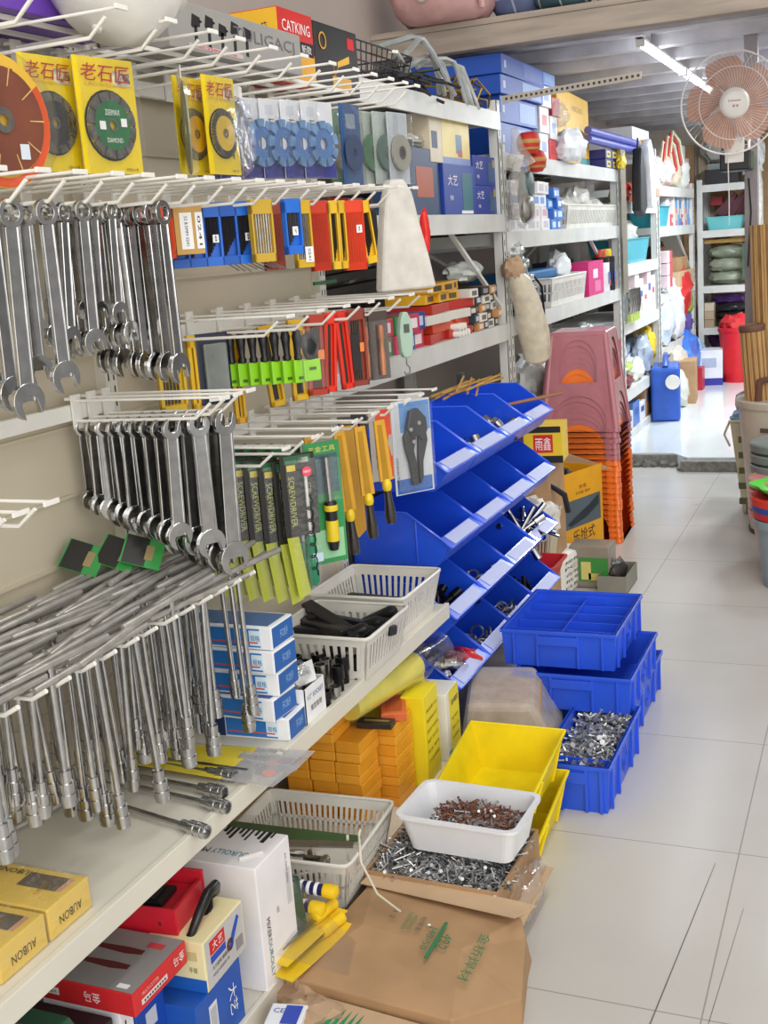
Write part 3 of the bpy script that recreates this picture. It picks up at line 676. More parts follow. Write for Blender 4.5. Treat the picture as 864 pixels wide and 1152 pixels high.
saw_case('tall yellow saw blade case right of the lime tagged tools', -1.13, 2.20, .04, .165, .3, 'e2b41f', .006)
saw_case('yellow saw blade case tilted behind the tall yellow one', -1.17, 2.14, .035, .165, .3, 'd9ac1c', 0, .1)
saw_case('deep yellow narrow saw blade case beneath the lime tags', -1.2, 2.06, .025, .175, .3, 'cf9f1a', -.01)
for i, (y, lb, cc) in enumerate(((2.235, 'clear lidded red saw case with a dark blade', 'b53a26'), (2.285, 'bright red plastic saw case leaning forward', 'e62f16'), (2.315, 'second bright red plastic saw case', 'dc2a14'), (2.37, 'dull red clear pack of dark blades', '8c3a2c'))):
    t = saw_case(lb + ' on the saw blade rail', -1.10 + .01 * i, y, .05 if i in (0, 3) else .03, .165, .3, cc, .012, (-.04, -.08, .05, 0)[i])
    if i in (0, 3): patch(t, 'square_label', (.0055, .008, -.08), (0, 1, 0), (0, 0, 1), .016, .02, CB('e8863a'))
patch(t, 'dark_patch', (.0055, -.006, -.09), (0, 1, 0), (0, 0, 1), .022, .08, C('2a2426'))
for i in range(3):
    t = T('pipe_cutter_pack', 'copper coloured tube tool in a clear blister pack, %s towards the aisle' % ORD[i], 'tool pack', (-1.115 + .025 * i, 2.42 + .033 * i, zt + .002), .3, 'copper tools in clear packs')
    MB().box(-.001, .001, -.026, .026, -.155, 0).build('backing_card', C('4c3f3a'), t)
    MB().lathe([(0, -.03), (.007, -.032), (.008, -.06), (.006, -.065), (.006, -.09), (.008, -.095), (.007, -.145), (0, -.147)], 12, 0, 'Z', (.009, 0, 0)).build('tool_body', mat('copper_orange', 'c07a50', .35, .3), t)
    MB().box(.002, .018, -.024, .024, -.153, -.02).build('clear_cover', CLEAR, t, .003)
t = T('digital_scale', 'mint green hanging scale with steel hook at the far end', 'hanging scale', (-1.03, 2.56, zt + .005), .3)
MB().prism([(-.014, -.03), (-.006, -.012), (.006, -.012), (.016, -.03), (.02, -.06), (.016, -.105), (.008, -.118), (-.008, -.118), (-.016, -.105), (-.019, -.06)], -.008, .008).build('body', PL('a5bfae'), t, .004, 3)
patch(t, 'display', (.0083, 0, -.05), (0, 1, 0), (0, 0, 1), .016, .02, C('4d5b55'))
MB().tube([(0, 0, -.118), (0, 0, -.135), (0, .008, -.142), (0, .008, -.154), (0, -.004, -.158), (0, -.008, -.150)], .0016, 6).build('hook', SATIN, t)

# ------------------------------------------------------------------ screwdrivers, chisels and cutters on the lower rail
zt = 1.030
HANG[1] = .32
HG = mat('green_handle', '14805a', .35, coat=.2); LIME = mat('yellow_green_card', 'b9bf3a', .45); CARDK = CB('1d1d18'); CARDG = CB('20603a')
def drv(label, x, y, rz, z0=0., L=.26, front=False):
    t = T('screwdriver_pack', label, 'screwdriver', (x, y, zt + z0), rz, 'green handled screwdriver packs')
    MB().box(-.001, .001, -.036, .036, -.165, 0).build('backing_card', CARDK, t)
    patch(t, 'printed_top', (.001, 0, -.012), (0, 1, 0), (0, 0, 1), .056, .016, CARDG); patch(t, 'yellow_block', (.001, -.014, -.028), (0, 1, 0), (0, 0, 1), .018, .012, CB('d7c32d')); patch(t, 'white_block', (.001, .012, -.014), (0, 1, 0), (0, 0, 1), .022, .01, CB('c9ccc0'))
    words(t, 'SCREWDRIVER', (.001, -.016, -.095), (0, 0, -1), (0, 1, 0), .012, CB('b8bf52'), .10, .001)
    words(t, 'CR-V', (.001, .02, -.08), (0, 0, -1), (0, 1, 0), .009, CB('8fa27a'), .04, .001)
    MB().tube([(.009, .012, -.03), (.009, .012, -.17)], .0036, 8).build('shaft', mat('bright_shaft', 'dedede', .25, .25), t)
    MB().lathe([(0, -.165), (.009, -.166), (.0115, -.175), (.0095, -.19), (.0115, -.215), (.0105, -.26), (.006, -.268), (0, -.269)], 12, 0, 'Z', (.009, .012, 0)).build('handle', HG, t)
    MB().prism([(-.036, -.165), (-.012, -.165), (.004, -.284), (-.022, -.292)], .0045, .006).build('lower_card', LIME, t)
    MB().prism([(-.03, -.01), (.03, -.01), (.03, -.18), (.024, -.285), (-.016, -.285), (-.03, -.18)], .0165, .017).build('clear_cover', CLEAR, t)
    return t
for i in range(8): drv('green handled screwdriver pack in the front file, %s out from the panel' % ORD[i], -1.285 + i * .0305, 1.98 + .004 * i, .42, -.002 * i)
for i in range(6): drv('green handled screwdriver pack in the rear file, %s out from the panel' % ORD[i], -1.27 + i * .031, 2.07, .42, .004)
t = drv('screwdriver pack with pink dot and coiled tester lead at the very front', -1.05, 2.0, .42, .002)
t['group'] = 'screwdriver packs with extras'
MB().ring((.018, .012, -.035), 0, .010, 0, .001, 18).build('pink_dot', C('e0526b'), t); words(t, 'NEW', (.019, .012, -.035), (0, 1, 0), (0, 0, 1), .005, WINK, .013, .0005)
MB().tube([(.02, .012 + .006 * math.sin(k * .9), -.09 - k * .0035 + .008 * math.cos(k * .9)) for k in range(45)], .0016, 5).build('tester_lead', BLACK, t)
patch(t, 'barcode_tag', (.019, .02, -.21), (0, 1, 0), (0, 0, 1), .022, .018, C('bcd2e4'))
t = T('knife_pack', 'yellow and black utility tool on a wide green card', 'tool pack', (-1.03, 2.07, zt + .012), .35)
MB().box(-.001, .001, -.040, .040, -.25, 0).build('backing_card', CB('2f8a4c'), t); patch(t, 'printed_photo', (.001, 0, -.065), (0, 1, 0), (0, 0, 1), .066, .08, CB('3d5a63')); patch(t, 'pale_foot', (.001, 0, -.21), (0, 1, 0), (0, 0, 1), .07, .06, CB('8fc79a'))
words(t, '五金工具', (.001, 0, -.014), (0, 1, 0), (0, 0, 1), .012, CB('d8d26a'), .06, .001)
MB().tube([(.01, .004, -.03), (.01, .006, -.12)], .006, 10).build('barrel', SATIN, t)
MB().lathe([(0, -.12), (.012, -.121), (.014, -.13), (.012, -.145), (.0125, -.205), (.009, -.222), (0, -.225)], 12, 0, 'Z', (.01, .006, 0)).build('handle', BLACK, t)
MB().lathe([(.0142, -.128), (.0148, -.134), (.0142, -.14)], 12, 0, 'Z', (.01, .006, 0)).lathe([(.013, -.16), (.0133, -.165), (.0133, -.20), (.013, -.203)], 12, 0, 'Z', (.01, .006, 0)).build('yellow_grip', PL('e2c520'), [k for k in kids(t) if k.name.startswith('handle')][0])
MB().box(.002, .024, -.026, .03, -.12, -.03).build('clear_cover', CLEAR, t, .004)
for i, (x, y, zz, ln) in enumerate(((-1.10, 2.16, .01, .16), (-1.05, 2.20, .012, .175), (-1.02, 2.24, .014, .15), (-1.0, 2.30, .018, .135))):
    t = T('chisel', 'wood chisel in a yellow sleeve with black handle, %s from the wide green card' % ORD[i], 'chisel', (x, y, zt + zz), .35, 'sleeved wood chisels', (.06, 0, .35))
    MB().prism([(-.013, 0), (.013, 0), (.016, -ln), (-.016, -ln)], -.003, .003).build('sleeve', mat('amber_sleeve', 'd09a1d', .35, coat=.3), t, .001)
    MB().prism([(-.006, -.01), (.004, -.01), (.006, -ln + .004), (-.008, -ln + .004)], .0031, .0042).build('blade', mat('amber_blade', 'b98b2a', .3, .5), t)
    MB().lathe([(.006, -ln + .004), (.0105, -ln - .004), (.0105, -ln - .016), (.008, -ln - .022)], 12).build('yellow_collar', PL('e8c71e'), t)
    MB().lathe([(.008, -ln - .022), (.0085, -ln - .04), (.0125, -ln - .075), (.011, -ln - .095), (0, -ln - .1)], 12).build('handle', mat('black_handle', '2b2521', .25, coat=.3), t)
t = T('chisel', 'flat bronze blade in a plain yellow sleeve reaching below the chisels', 'chisel', (-1.06, 2.28, zt + .01), .35)
MB().prism([(-.018, 0), (.018, 0), (.02, -.235), (0, -.25), (-.02, -.235)], -.003, .003).build('sleeve', mat('amber_sleeve', 'd09a1d'), t)
t = T('tool_pack', 'narrow black carded tool behind the red pipe cutter card', 'tool pack', (-1.09, 2.395, zt + .02), .3)
MB().box(-.001, .001, -.02, .02, -.14, 0).build('backing_card', CB('26262a'), t); MB().tube([(.008, 0, -.02), (.008, .004, -.12)], .006, 8).build('tool_body', DARK, t)
t = T('pipe_cutter_pack', 'red and grey carded steel pipe cutter', 'tool pack', (-1.065, 2.455, zt + .022), .3)
MB().box(-.001, .001, -.03, .03, -.17, 0).build('backing_card', CB('a9a49c'), t); patch(t, 'red_panel', (.001, .008, -.035), (0, 1, 0), (0, 0, 1), .04, .06, CB('d6492a')); patch(t, 'red_foot', (.001, .01, -.14), (0, 1, 0), (0, 0, 1), .036, .05, CB('d6492a'))
words(t, 'STEEL PIPE CUTTER', (.001, -.013, -.1), (0, 0, -1), (0, 1, 0), .008, INK, .085, .001)
MB().prism([(.0, -.04), (.02, -.05), (.012, -.08), (.022, -.12), (.008, -.12), (-.002, -.08)], .002, .01).build('cutter_body', PL('d2502e'), t, .002)
t = T('pruning_cutter', 'large black locking cutter on a clear blue card', 'cutter', (-1.03, 2.56, zt + .025), .3)
MB().box(-.001, .001, -.055, .055, -.225, 0).build('backing_card', CB('c9ced4'), t); patch(t, 'blue_wash', (.001, .01, -.04), (0, 1, 0), (0, 0, 1), .085, .07, CB('5d8fc9')); patch(t, 'blue_foot', (.001, 0, -.205), (0, 1, 0), (0, 0, 1), .1, .035, CB('2a62b4'))
GM = mat('gunmetal', '4c4c50', .33, .6, var=.15)
MB().prism([(-.01, -.025), (.012, -.02), (.034, -.045), (.036, -.075), (.02, -.10), (.008, -.085), (-.008, -.09), (-.022, -.065)], .003, .017).build('jaw', GM, t, .003)
MB().prism([(-.03, -.085), (-.012, -.055), (.004, -.09), (-.004, -.12), (.004, -.16), (.004, -.205), (-.012, -.205), (-.018, -.15), (-.028, -.11)], .004, .014).prism([(.012, -.09), (.034, -.07), (.038, -.10), (.022, -.15), (.020, -.19), (.010, -.205), (.008, -.15)], .002, .012).build('handle', mat('dark_grip', '3a3a3c', .4), t, .003)
mb = MB()
for (a, b) in ((-.012, -.068), (.012, -.055), (-.006, -.098)): mb.lathe([(.0, .0185), (.005, .0185), (.006, .016)], 12, 0, 'X', (0, a, b))
mb.build('rivet', CHROME, [k for k in kids(t) if k.name.startswith('jaw')][0]); MB().box(.003, .022, -.048, .05, -.215, -.012).build('clear_cover', CLEAR, t, .004)
words(t, 'LOCKING PLIERS', (.001, -.046, -.17), (0, 0, -1), (0, 1, 0), .007, INK, .07, .001)
t = T('tool_pack', 'pale carded pack just beyond the large black cutter', 'tool pack', (-1.06, 2.64, zt + .03), .3)
MB().box(-.001, .001, -.035, .035, -.21, 0).build('backing_card', CB('cdcfce'), t); MB().box(.001, .012, -.02, .02, -.19, -.03).build('packed_tool', C('6a6c70'), t, .003)
t = T('torch', 'yellow and black torch lying behind the open ended wrenches', 'torch', (-1.25, 1.90, 1.085), .1)
MB().tube([(0, -.04, 0), (0, .05, 0)], .010, 12).build('body', BLACK, t); MB().tube([(0, .052, 0), (0, .085, 0)], [.011, .014], 12).tube([(0, -.01, 0), (0, .008, 0)], .0106, 12).build('yellow_head', PL('d9bd20'), t)
HANG[:] = [False, 0.]
# green and black header cards lying on the pile of wrench handles
for i, (x, y, rz, lb) in enumerate(((-1.275, 1.60, .3, 'leftmost of the three'), (-1.225, 1.635, .2, 'middle one of the three'), (-1.185, 1.65, .5, 'rightmost of the three'))):
    t = T('blade_pack', 'black and green header card lying behind the wrench handles, %s' % lb, 'tool pack', (x, y, .922), 0, 'black and green header cards', (.75, .35, rz))
    MB().box(-.035, .035, -.03, .03, 0, .002).build('backing_card', CB('2f8b3e'), t); patch(t, 'black_panel', (-.012, 0, .002), *FZ, .04, .058, CARDK); patch(t, 'photo_panel', (.012, .0, .0022), *FZ, .014, .03, CB('8f7d56'))

# ------------------------------------------------------------------ goods on the gondola shelf (z .5)
z0 = .5005
AUB = CB('e8c660')
for i, (ya, yb, lb) in enumerate(((1.142, 1.236, 'farther'), (1.04, 1.136, 'nearer'))):
    t, sx, sy, sz = carton('drill_bit_box', 'yellow shrink wrapped carton on the cream shelf, the %s of the two' % lb, 'box', -1.235, -1.052, ya, yb, z0, .549, AUB, 'yellow shrink wrapped cartons')
    words(t, 'AUBON', (sx / 2, 0, sz * .42), (0, -1, 0), (0, 0, -1), .013, INK, .05, .001)
    words(t, 'UBON', (.045, 0, sz), (0, 1, 0), (-1, 0, 0), .008, CB('b38a1c'), .03, .001)
    patch(t, 'printed_photo', (.035, .016, sz), *FZ, .07, .035, CB('6d6252')); patch(t, 'pink_strip', (.075, .016, sz), *FZ, .006, .034, CB('d39a8a')); words(t, 'AUBONIES', (-.03, .03, sz), (-1, 0, 0), (0, -1, 0), .012, INK, .08, .001)
    MB().box(-sx / 2 - .003, sx / 2 + .003, -sy / 2 - .002, sy / 2 + .002, -.0, sz + .003).build('shrink_wrap', clearfilm('shrink_wrap', .03, .3, .06, .3, 40), t, .003)
# yellow saw packs overhanging the edge
for i, (x, y, rz, zz) in enumerate(((-1.125, 1.745, .14, .5015), (-1.14, 1.715, .10, .5065), (-1.12, 1.68, .02, .5115))):
    t = T('blade_pack', 'yellow and clear blade pack over the shelf edge, %s' % ('under the other two', 'in the middle of the three', 'on top of the other two')[i], 'tool pack', (x, y, zz), rz, 'yellow blade packs over the shelf edge', (0, .02, rz))
    MB().prism([(-.17, -.03), (.05, -.042), (.05, .042), (-.17, .03)], 0, .0018, 'XY').build('backing_card', CB('e4cf3a'), t)
    MB().prism([(.05, -.042), (.155, -.046), (.165, .042), (.05, .042)], 0, .0015, 'XY').build('clear_end', film('grey_sleeve', 'c4c4c4', .45), t)
    patch(t, 'printed_mark', (-.02, .004, .0018), *FZ, .05, .007, C('3a3520')); patch(t, 'printed_mark', (.02, -.012, .0018), *FZ, .04, .006, C('3a3520'))
    MB().ring((.125, 0, .0016), 0, .013, 0, .0006, 16, axis='Z').build('red_sticker', CB('d8a09a'), t)
    MB().prism([(-.14, -.004), (.08, -.002), (.082, .002), (-.14, .006)], .002, .004, 'XY').build('blade', SATIN, t)
# stack of blue and white boxes
for i in range(5):
    y0 = 1.815 + (.015, .0, .012, .008, .012)[i]; x1 = -1.046 + (.012, 0, .002, .004, 0)[i]
    t, sx, sy, sz = carton('socket_box', 'blue and white tool box in the stack of five, %s' % ('lowest', 'second from the bottom', 'middle one', 'second from the top', 'topmost')[i], 'box', x1 - .2, x1, y0, y0 + .088, z0 + .0465 * i, z0 + .0465 * i + .0455, CB('f0f2f4'), 'blue and white tool boxes', (.05, -.04, .03, -.02, .0)[i])
    patch(t, 'blue_end', (sx / 2, 0, sz / 2), *FX, sy * .94, sz * .86, CB('1d5fae')); words(t, '开口扳手', (sx / 2, .004, sz / 2), *FX, .016, C('9cc3ea'), .032, .001)
    patch(t, 'blue_side', (.02, -sy / 2, sz / 2), *FY, sx * .55, sz * .8, CB('2a78c8')); patch(t, 'navy_side', (-.065, -sy / 2, sz / 2), *FY, sx * .28, sz * .9, CB('1c2f5c')); patch(t, 'red_line', (.02, -sy / 2 - .0004, sz * .3), *FY, sx * .5, .003, CB('d25a52'))
    patch(t, 'white_label', (.065, -sy / 2 - .0002, sz / 2), *FY, .026, .03, CB('dff1fb')); words(t, '规格', (.065, -sy / 2 - .0005, sz / 2), *FY, .012, C('2672b8'), .02, .001)
    patch(t, 'top_print', (0, 0, sz), *FZ, sx * .9, sy * .85, CB('3b5f9c'))
# open white box of bagged sockets
t = T('open_box', 'open white carton of bagged sockets with blue lettering', 'box', (-1.10, 1.955, z0), 0)
mb = MB().box(-.068, -.066, -.045, .045, 0, .075).box(.066, .068, -.045, .045, 0, .075).box(-.068, .068, -.045, -.043, 0, .075).box(-.068, .068, .043, .045, 0, .075).box(-.068, .068, -.045, .045, 0, .002)
mb.build('box_body', CB('eef0f2'), t); patch(t, 'blue_patch', (.01, -.045, .03), *FY, .05, .034, CB('2d55c0')); words(t, '1881', (.01, -.045, .03), (0, 0, 1), (-1, 0, 0), .014, WINK, .03, .001)
words(t, '1/2" SOCKET', (.068, -.0, .055), *FX, .01, C('2a4a9c'), .07, .001); words(t, '重型套筒', (.068, .0, .03), *FX, .012, C('46464a'), .05, .001)
mb = MB()
for k in range(9): mb.lathe([(.012, -.012), (.013, .0), (.013, .014), (.009, .014), (.009, 0)], 12, 0, 'X' if k % 2 else 'Y', (-.04 + .035 * (k % 3), -.025 + .025 * (k // 3), .055 + .012 * R.random()))
o = mb.build('socket_heap', SATIN, None); o.location = (-1.10, 1.955, z0); tag(o, 'steel sockets bagged inside the open white carton', 'sockets', None, 'stuff')
o = MB().blob((0, 0, .085), (.062, .045, .03), 12, .3, 3, 2).build('clear_bag', clearfilm('crinkled_bag', .14, .6, .15, .9, 45), None); o.location = (-1.10, 1.955, z0); tag(o, 'crinkled clear bag bulging from the open white carton', 'bag')
t = T('white_card', 'white folded instruction card sticking out of the clear bag', 'card', (-1.06, 1.97, z0 + .085), .3, None, (.5, -.4, .4)); MB().box(-.022, .022, -.028, .028, 0, .0015).build('card_sheet', PAPER, t); patch(t, 'printed_lines', (0, .005, .0015), *FZ, .022, .02, C('b8bcc0'))
# loose sockets
SK = [(-1.045, 2.02, 'b', .03), (-1.04, 2.06, 's', .026), (-1.075, 2.05, 'b', .05), (-1.05, 2.10, 'b', .055), (-1.085, 2.09, 's', .06), (-1.11, 2.06, 'b', .06), (-1.06, 2.145, 'b', .06), (-1.095, 2.135, 's', .055), (-1.13, 2.10, 'b', .06), (-1.04, 2.175, 'b', .05), (-1.12, 2.15, 'b', .06), (-1.15, 2.06, 's', .055), (-1.16, 2.12, 'b', .062)]
BS = mat('black_impact_steel', '2a2a2c', .3, .7, var=.2)
for i, (x, y, c, h) in enumerate(SK):
    r = .0135 if i % 2 else .0155
    o = MB().lathe([(r * .8, 0), (r * .82, h * .45), (r, h * .5), (r, h), (r * .72, h), (r * .7, h * .6), (0, h * .6)], 18).build('impact_socket', BS if c == 'b' else SATIN, None)
    o.location = (x, y, z0); tag(o, '%s socket standing between carton and basket, %s from the carton' % ('black' if c == 'b' else 'bright steel', ORD[i]), 'socket', 'sockets standing on the shelf')

def basket(name, label, loc, rz, sx, sy, h, flare=.02, m=BASKET, bars=14, rows=1, group=None, rot=None):
    """open plastic basket with slotted sides; sx, sy rim size"""
    t = T(name, label, 'basket', loc, rz, group, rot)
    bx, by = sx / 2 - flare, sy / 2 - flare; tx, ty = sx / 2, sy / 2
    def P(s, u, k):           # side s, along u in -1..1, height fraction k
        X_, Y_ = bx + (tx - bx) * k, by + (ty - by) * k
        return {0: (u * X_, -Y_), 1: (X_, u * Y_), 2: (-u * X_, Y_), 3: (-X_, -u * Y_)}[s]
    mb = MB(); th = .0022
    def strip(s, u0, u1, k0, k1):
        a, b, c, d = P(s, u0, k0), P(s, u1, k0), P(s, u1, k1), P(s, u0, k1); nx, ny = ((0, 1), (-1, 0), (0, -1), (1, 0))[s]
        pts = [(a[0], a[1], k0 * h), (b[0], b[1], k0 * h), (c[0], c[1], k1 * h), (d[0], d[1], k1 * h)]
        mb.add(pts + [(p[0] + nx * th, p[1] + ny * th, p[2]) for p in pts], [(0, 1, 2, 3), (7, 6, 5, 4), (0, 4, 5, 1), (1, 5, 6, 2), (2, 6, 7, 3), (3, 7, 4, 0)])
    for s in range(4):
        strip(s, -1, 1, 0, .2); strip(s, -1, 1, .8, 1)
        for q in range(1, rows): strip(s, -1, 1, .2 + .6 * q / rows - .03, .2 + .6 * q / rows + .03)
        n = max(4, int(bars * ((sx if s % 2 == 0 else sy) / max(sx, sy))))
        for i in range(n + 1):
            u = -1 + 2 * i / n; w = .5 / n
            strip(s, max(-1, u - w), min(1, u + w), .2, .8)
        strip(s, -1, -.88, .2, .8); strip(s, .88, 1, .2, .8)
    mb.box(-bx, bx, -by, by, 0, .003); mb.build('basket_wall', m, t)
    r = .0045; k = .88
    pts = [(tx * k, -ty), (tx * .97, -ty * .97), (tx, -ty * k), (tx, ty * k), (tx * .97, ty * .97), (tx * k, ty), (-tx * k, ty), (-tx * .97, ty * .97), (-tx, ty * k), (-tx, -ty * k), (-tx * .97, -ty * .97), (-tx * k, -ty)]
    MB().tube([(p[0] * 1.012, p[1] * 1.012, h) for p in pts], r, 8, closed=True).build('rim', m, t)
    return t
bk = basket('plastic_basket', 'white slotted basket of black rubber grips near the shelf edge', (-1.115, 2.265, z0), .0, .235, .24, .10, .02, bars=13)
bk2 = basket('plastic_basket', 'white slotted basket behind the one with black grips', (-1.145, 2.545, z0), .0, .245, .26, .105, .02, bars=15)
RUB = mat('black_rubber', '19191b', .35, var=.15)
for i in range(6):
    o = MB().lathe([(0, -.055), (.014, -.054), (.016, -.03), (.015, .045), (.010, .056), (0, .057)], 14, 0, 'X').build('rubber_grip', RUB, None)
    o.location = (-1.085 + .004 * i, 2.185 + i * .034, z0 + .062 + .014 * (i % 2)); o.rotation_euler = (0, R.uniform(-.5, -.35), R.uniform(-.2, .2)); tag(o, 'black rubber grip in the front basket, %s from the near side' % ORD[i], 'grip', 'black grips in the basket')
for i in range(5):
    o = MB().box(-.015, .015, -.11, .11, -.011, .011).build('rubber_bar', RUB, None, .004)
    o.location = (-1.19 + .022 * i, 2.255 + .01 * i, z0 + .07 + .012 * (i % 3)); o.rotation_euler = (R.uniform(-.1, .1), R.uniform(-.3, .3), 1.2 + R.uniform(-.3, .3)); tag(o, 'black bar lying across the front basket, %s from the panel' % ORD[i], 'tool handle', 'black bars in the basket')
o = MB().box(-.012, .012, -.09, .09, -.012, .012).build('rubber_bar', RUB, None, .005); o.location = (-1.15, 2.565, z0 + .05); o.rotation_euler = (0, 0, 1.45); tag(o, 'long black bar lying in the rear white basket', 'tool handle')
o = MB().box(-.06, .06, -.012, .012, -.012, .012).build('rubber_bar', RUB, None, .005); o.location = (-1.15, 2.52, z0 + .045); o.rotation_euler = (0, 0, .2); tag(o, 'short black block lying in the rear white basket', 'tool handle')
o = MB().box(-.06, .06, -.04, .04, 0, .06).build('padded_case', RUB, None, .01); o.location = (-1.24, 2.09, z0); tag(o, 'black padded case standing behind the loose sockets', 'case')
# ------------------------------------------------------------------ goods on the base shelf (z .12)
z0 = .1205
t, sx, sy, sz = carton('machine_box', 'tall white carton with teal lettering standing on the base shelf', 'box', -1.2, -.995, 1.6, 1.728, z0, .366, CB('f1eff2'))
patch(t, 'black_print', (sx / 2, sy / 2 - .018, sz * .62), *FX, .016, .07, CB('d2d0d4')); words(t, 'DUROLLY', (sx / 2, -sy / 2 + .026, .055), (0, 0, -1), (0, 1, 0), .012, C('1a7f90'), .075, .001); words(t, 'MIXER', (sx / 2, -sy / 2 + .026, .115), (0, 0, -1), (0, 1, 0), .012, INK, .04, .001)
words(t, 'AC 220V 50Hz', (sx / 2, sy / 2 - .02, .19), (0, 0, -1), (0, 1, 0), .005, INK, .06, .001); patch(t, 'printed_code', (sx / 2, .0, .13), *FX, .008, .012, CB('b9b7b9'))
words(t, 'OUROLLY', (.03, -.025, sz), (-1, 0, 0), (0, -1, 0), .016, C('1d87a0'), .075, .001); words(t, 'MIX', (-.03, -.025, sz), (-1, 0, 0), (0, -1, 0), .016, INK, .035, .001)
mb = MB()
for k in range(16): mb.box(-.09 + k * .011, -.09 + k * .011 + R.uniform(.003, .008), sy / 2 - .02 - .01 * (k % 3), sy / 2 - .002, sz, sz + .0015)
mb.build('barcode_print', INK, t)
MB().tube([(.06, -.045, sz + .003), (.09, -.012, sz + .003)], .004, 8).build('tape_roll', MILKY, t)
patch(t, 'printed_strip', (-.05, -sy / 2, .21), *FY, .09, .03, CB('cfcacc')); words(t, 'MIXER 2100W', (-.055, -sy / 2, .2), *FY, .01, INK, .07, .001)
t, sx, sy, sz = carton('power_tool_box', 'cream and blue carton with a drawn angle grinder under the black handle', 'box', -1.105, -1.0, 1.42, 1.556, .2395, .331, CB('ece2b0'), None, .03)
patch(t, 'grey_panel', (sx / 2, 0, sz / 2), *FX, sy * .93, sz * .93, CB('c3c3c6')); patch(t, 'red_panel', (sx / 2 + .0003, -.025, sz * .76), *FX, .05, .025, RINK); words(t, '大艺', (sx / 2 + .0007, -.025, sz * .77), *FX, .016, WINK, .035, .001)
patch(t, 'blue_panel', (sx / 2 + .0003, -.025, sz * .53), *FX, .05, .013, BINK); words(t, '大力金刚 角磨机', (sx / 2 + .0003, -.02, sz * .36), *FX, .008, INK, .055, .001); words(t, 'ANGLE GRINDER 100', (sx / 2 + .0003, -.02, sz * .22), *FX, .006, C('4a4a50'), .055, .001)
MB().prism([(.01, .035), (.018, .032), (.05, .072), (.044, .078), (.022, .055)], sx / 2 + .0005, sx / 2 + .0018).build('printed_tool', BINK, t); MB().ring((sx / 2 + .001, .014, .04), .004, .011, 0, .0008, 14).build('printed_disc', C('5b3434'), t)
patch(t, 'barcode', (sx / 2 + .0003, .045, .025), *FX, .025, .022, CB('8e8e92')); patch(t, 'blue_band', (0, -sy / 2, .012), *FY, sx, .024, CB('1f5fb8')); patch(t, 'square_mark', (.03, -sy / 2, .065), *FY, .018, .016, CB('cbbf86')); words(t, '手提', (0.03, -sy / 2, .04), *FY, .01, C('6e8432'), .016, .001)
def bluebox(label, x0, x1, ya, yb, za, zb, group='deep blue tool cartons', lab=True, rz=0., t1='大艺'):
    t, sx, sy, sz = carton('power_tool_box', label, 'box', x0, x1, ya, yb, za, zb, CB('1e3fae'), group, rz)
    words(t, t1, (sx / 2, -sy * .1, sz * .68), *FX, sz * .22, WINK, min(sy * .5, sz * .5), .001)
    if lab:
        patch(t, 'white_label', (sx / 2, -sy * .2, sz * .3), *FX, sy * .2, sz * .3, CB('d9dde2')); patch(t, 'printed_tool', (sx / 2, sy * .25, sz * .4), *FX, sy * .3, sz * .55, CB('2f6f86'))
    return t
t = T('power_tool_box', 'blue carton under the cream carton with sideways white lettering', 'box', (-1.05, 1.455, z0), .03)
MB().box(-.05, .05, -.075, .075, 0, .118).build('box_body', CB('1b56b4'), t, .0025); patch(t, 'white_label', (.05, -.025, .065), *FX, .026, .06, CB('d9dde2')); words(t, '大艺', (.05, .04, .06), (0, 0, -1), (0, 1, 0), .026, WINK, .055, .001); patch(t, 'label_lines', (.0505, -.025, .065), *FX, .018, .045, CB('b5babf'))
t = T('power_tool_box', 'blue carton beneath the red grinder stand', 'box', (-1.10, 1.34, z0), .02)
MB().box(-.06, .045, -.04, .04, 0, .18).build('box_body', CB('1a49b0'), t, .0025); patch(t, 'white_label', (.045, .0, .12), *FX, .03, .03, CB('c6ccd6'))
t, sx, sy, sz = carton('power_tool_box', 'blue carton carrying the red metal tool', 'box', -1.22, -1.108, 1.40, 1.56, z0, .3055, CB('1c4aa8'))
# red metal tool with a black handle
t = T('bench_grinder', 'red metal machine with flat flanges and a black side handle', 'machine', (-1.135, 1.478, .306), .1)
RED = mat('red_enamel', 'cf2236', .4, var=.05)
mb = MB().box(-.09, .07, -.045, .045, 0, .06).box(-.095, .08, -.056, -.05, -.004, .072).box(-.095, .08, .048, .054, -.004, .085).box(.07, .078, -.05, .05, 0, .07)
mb.build('housing', RED, t, .002)
MB().box(-.05, .045, -.038, .02, .06, .07).box(-.04, .03, -.03, .012, .07, .074).build('control_plate', BLACK, t, .002); MB().tube([(0, -.01, .074), (.015, -.015, .074)], .006, 8).build('metal_lever', SATIN, [k for k in kids(t) if k.name.startswith('control_plate')][0])
MB().lathe([(0, .0), (.003, .0), (.003, .002), (0, .003)], 10, 0, 'Y', (.05, -.0575, .045)).build('screw', SATIN, t)
MB().tube([(.08, -.05, .0), (.10, -.048, .025), (.108, -.03, .052), (.11, .005, .070), (.108, .038, .066), (.10, .052, .045), (.082, .052, .03)], [.006, .007, .0085, .0095, .0095, .008, .006], 10).tube([(.082, -.045, -.002), (.096, -.01, .012), (.098, .03, .028), (.088, .052, .036)], .0055, 8).build('handle', mat('black_grip', '1b1a1c', .3), t)
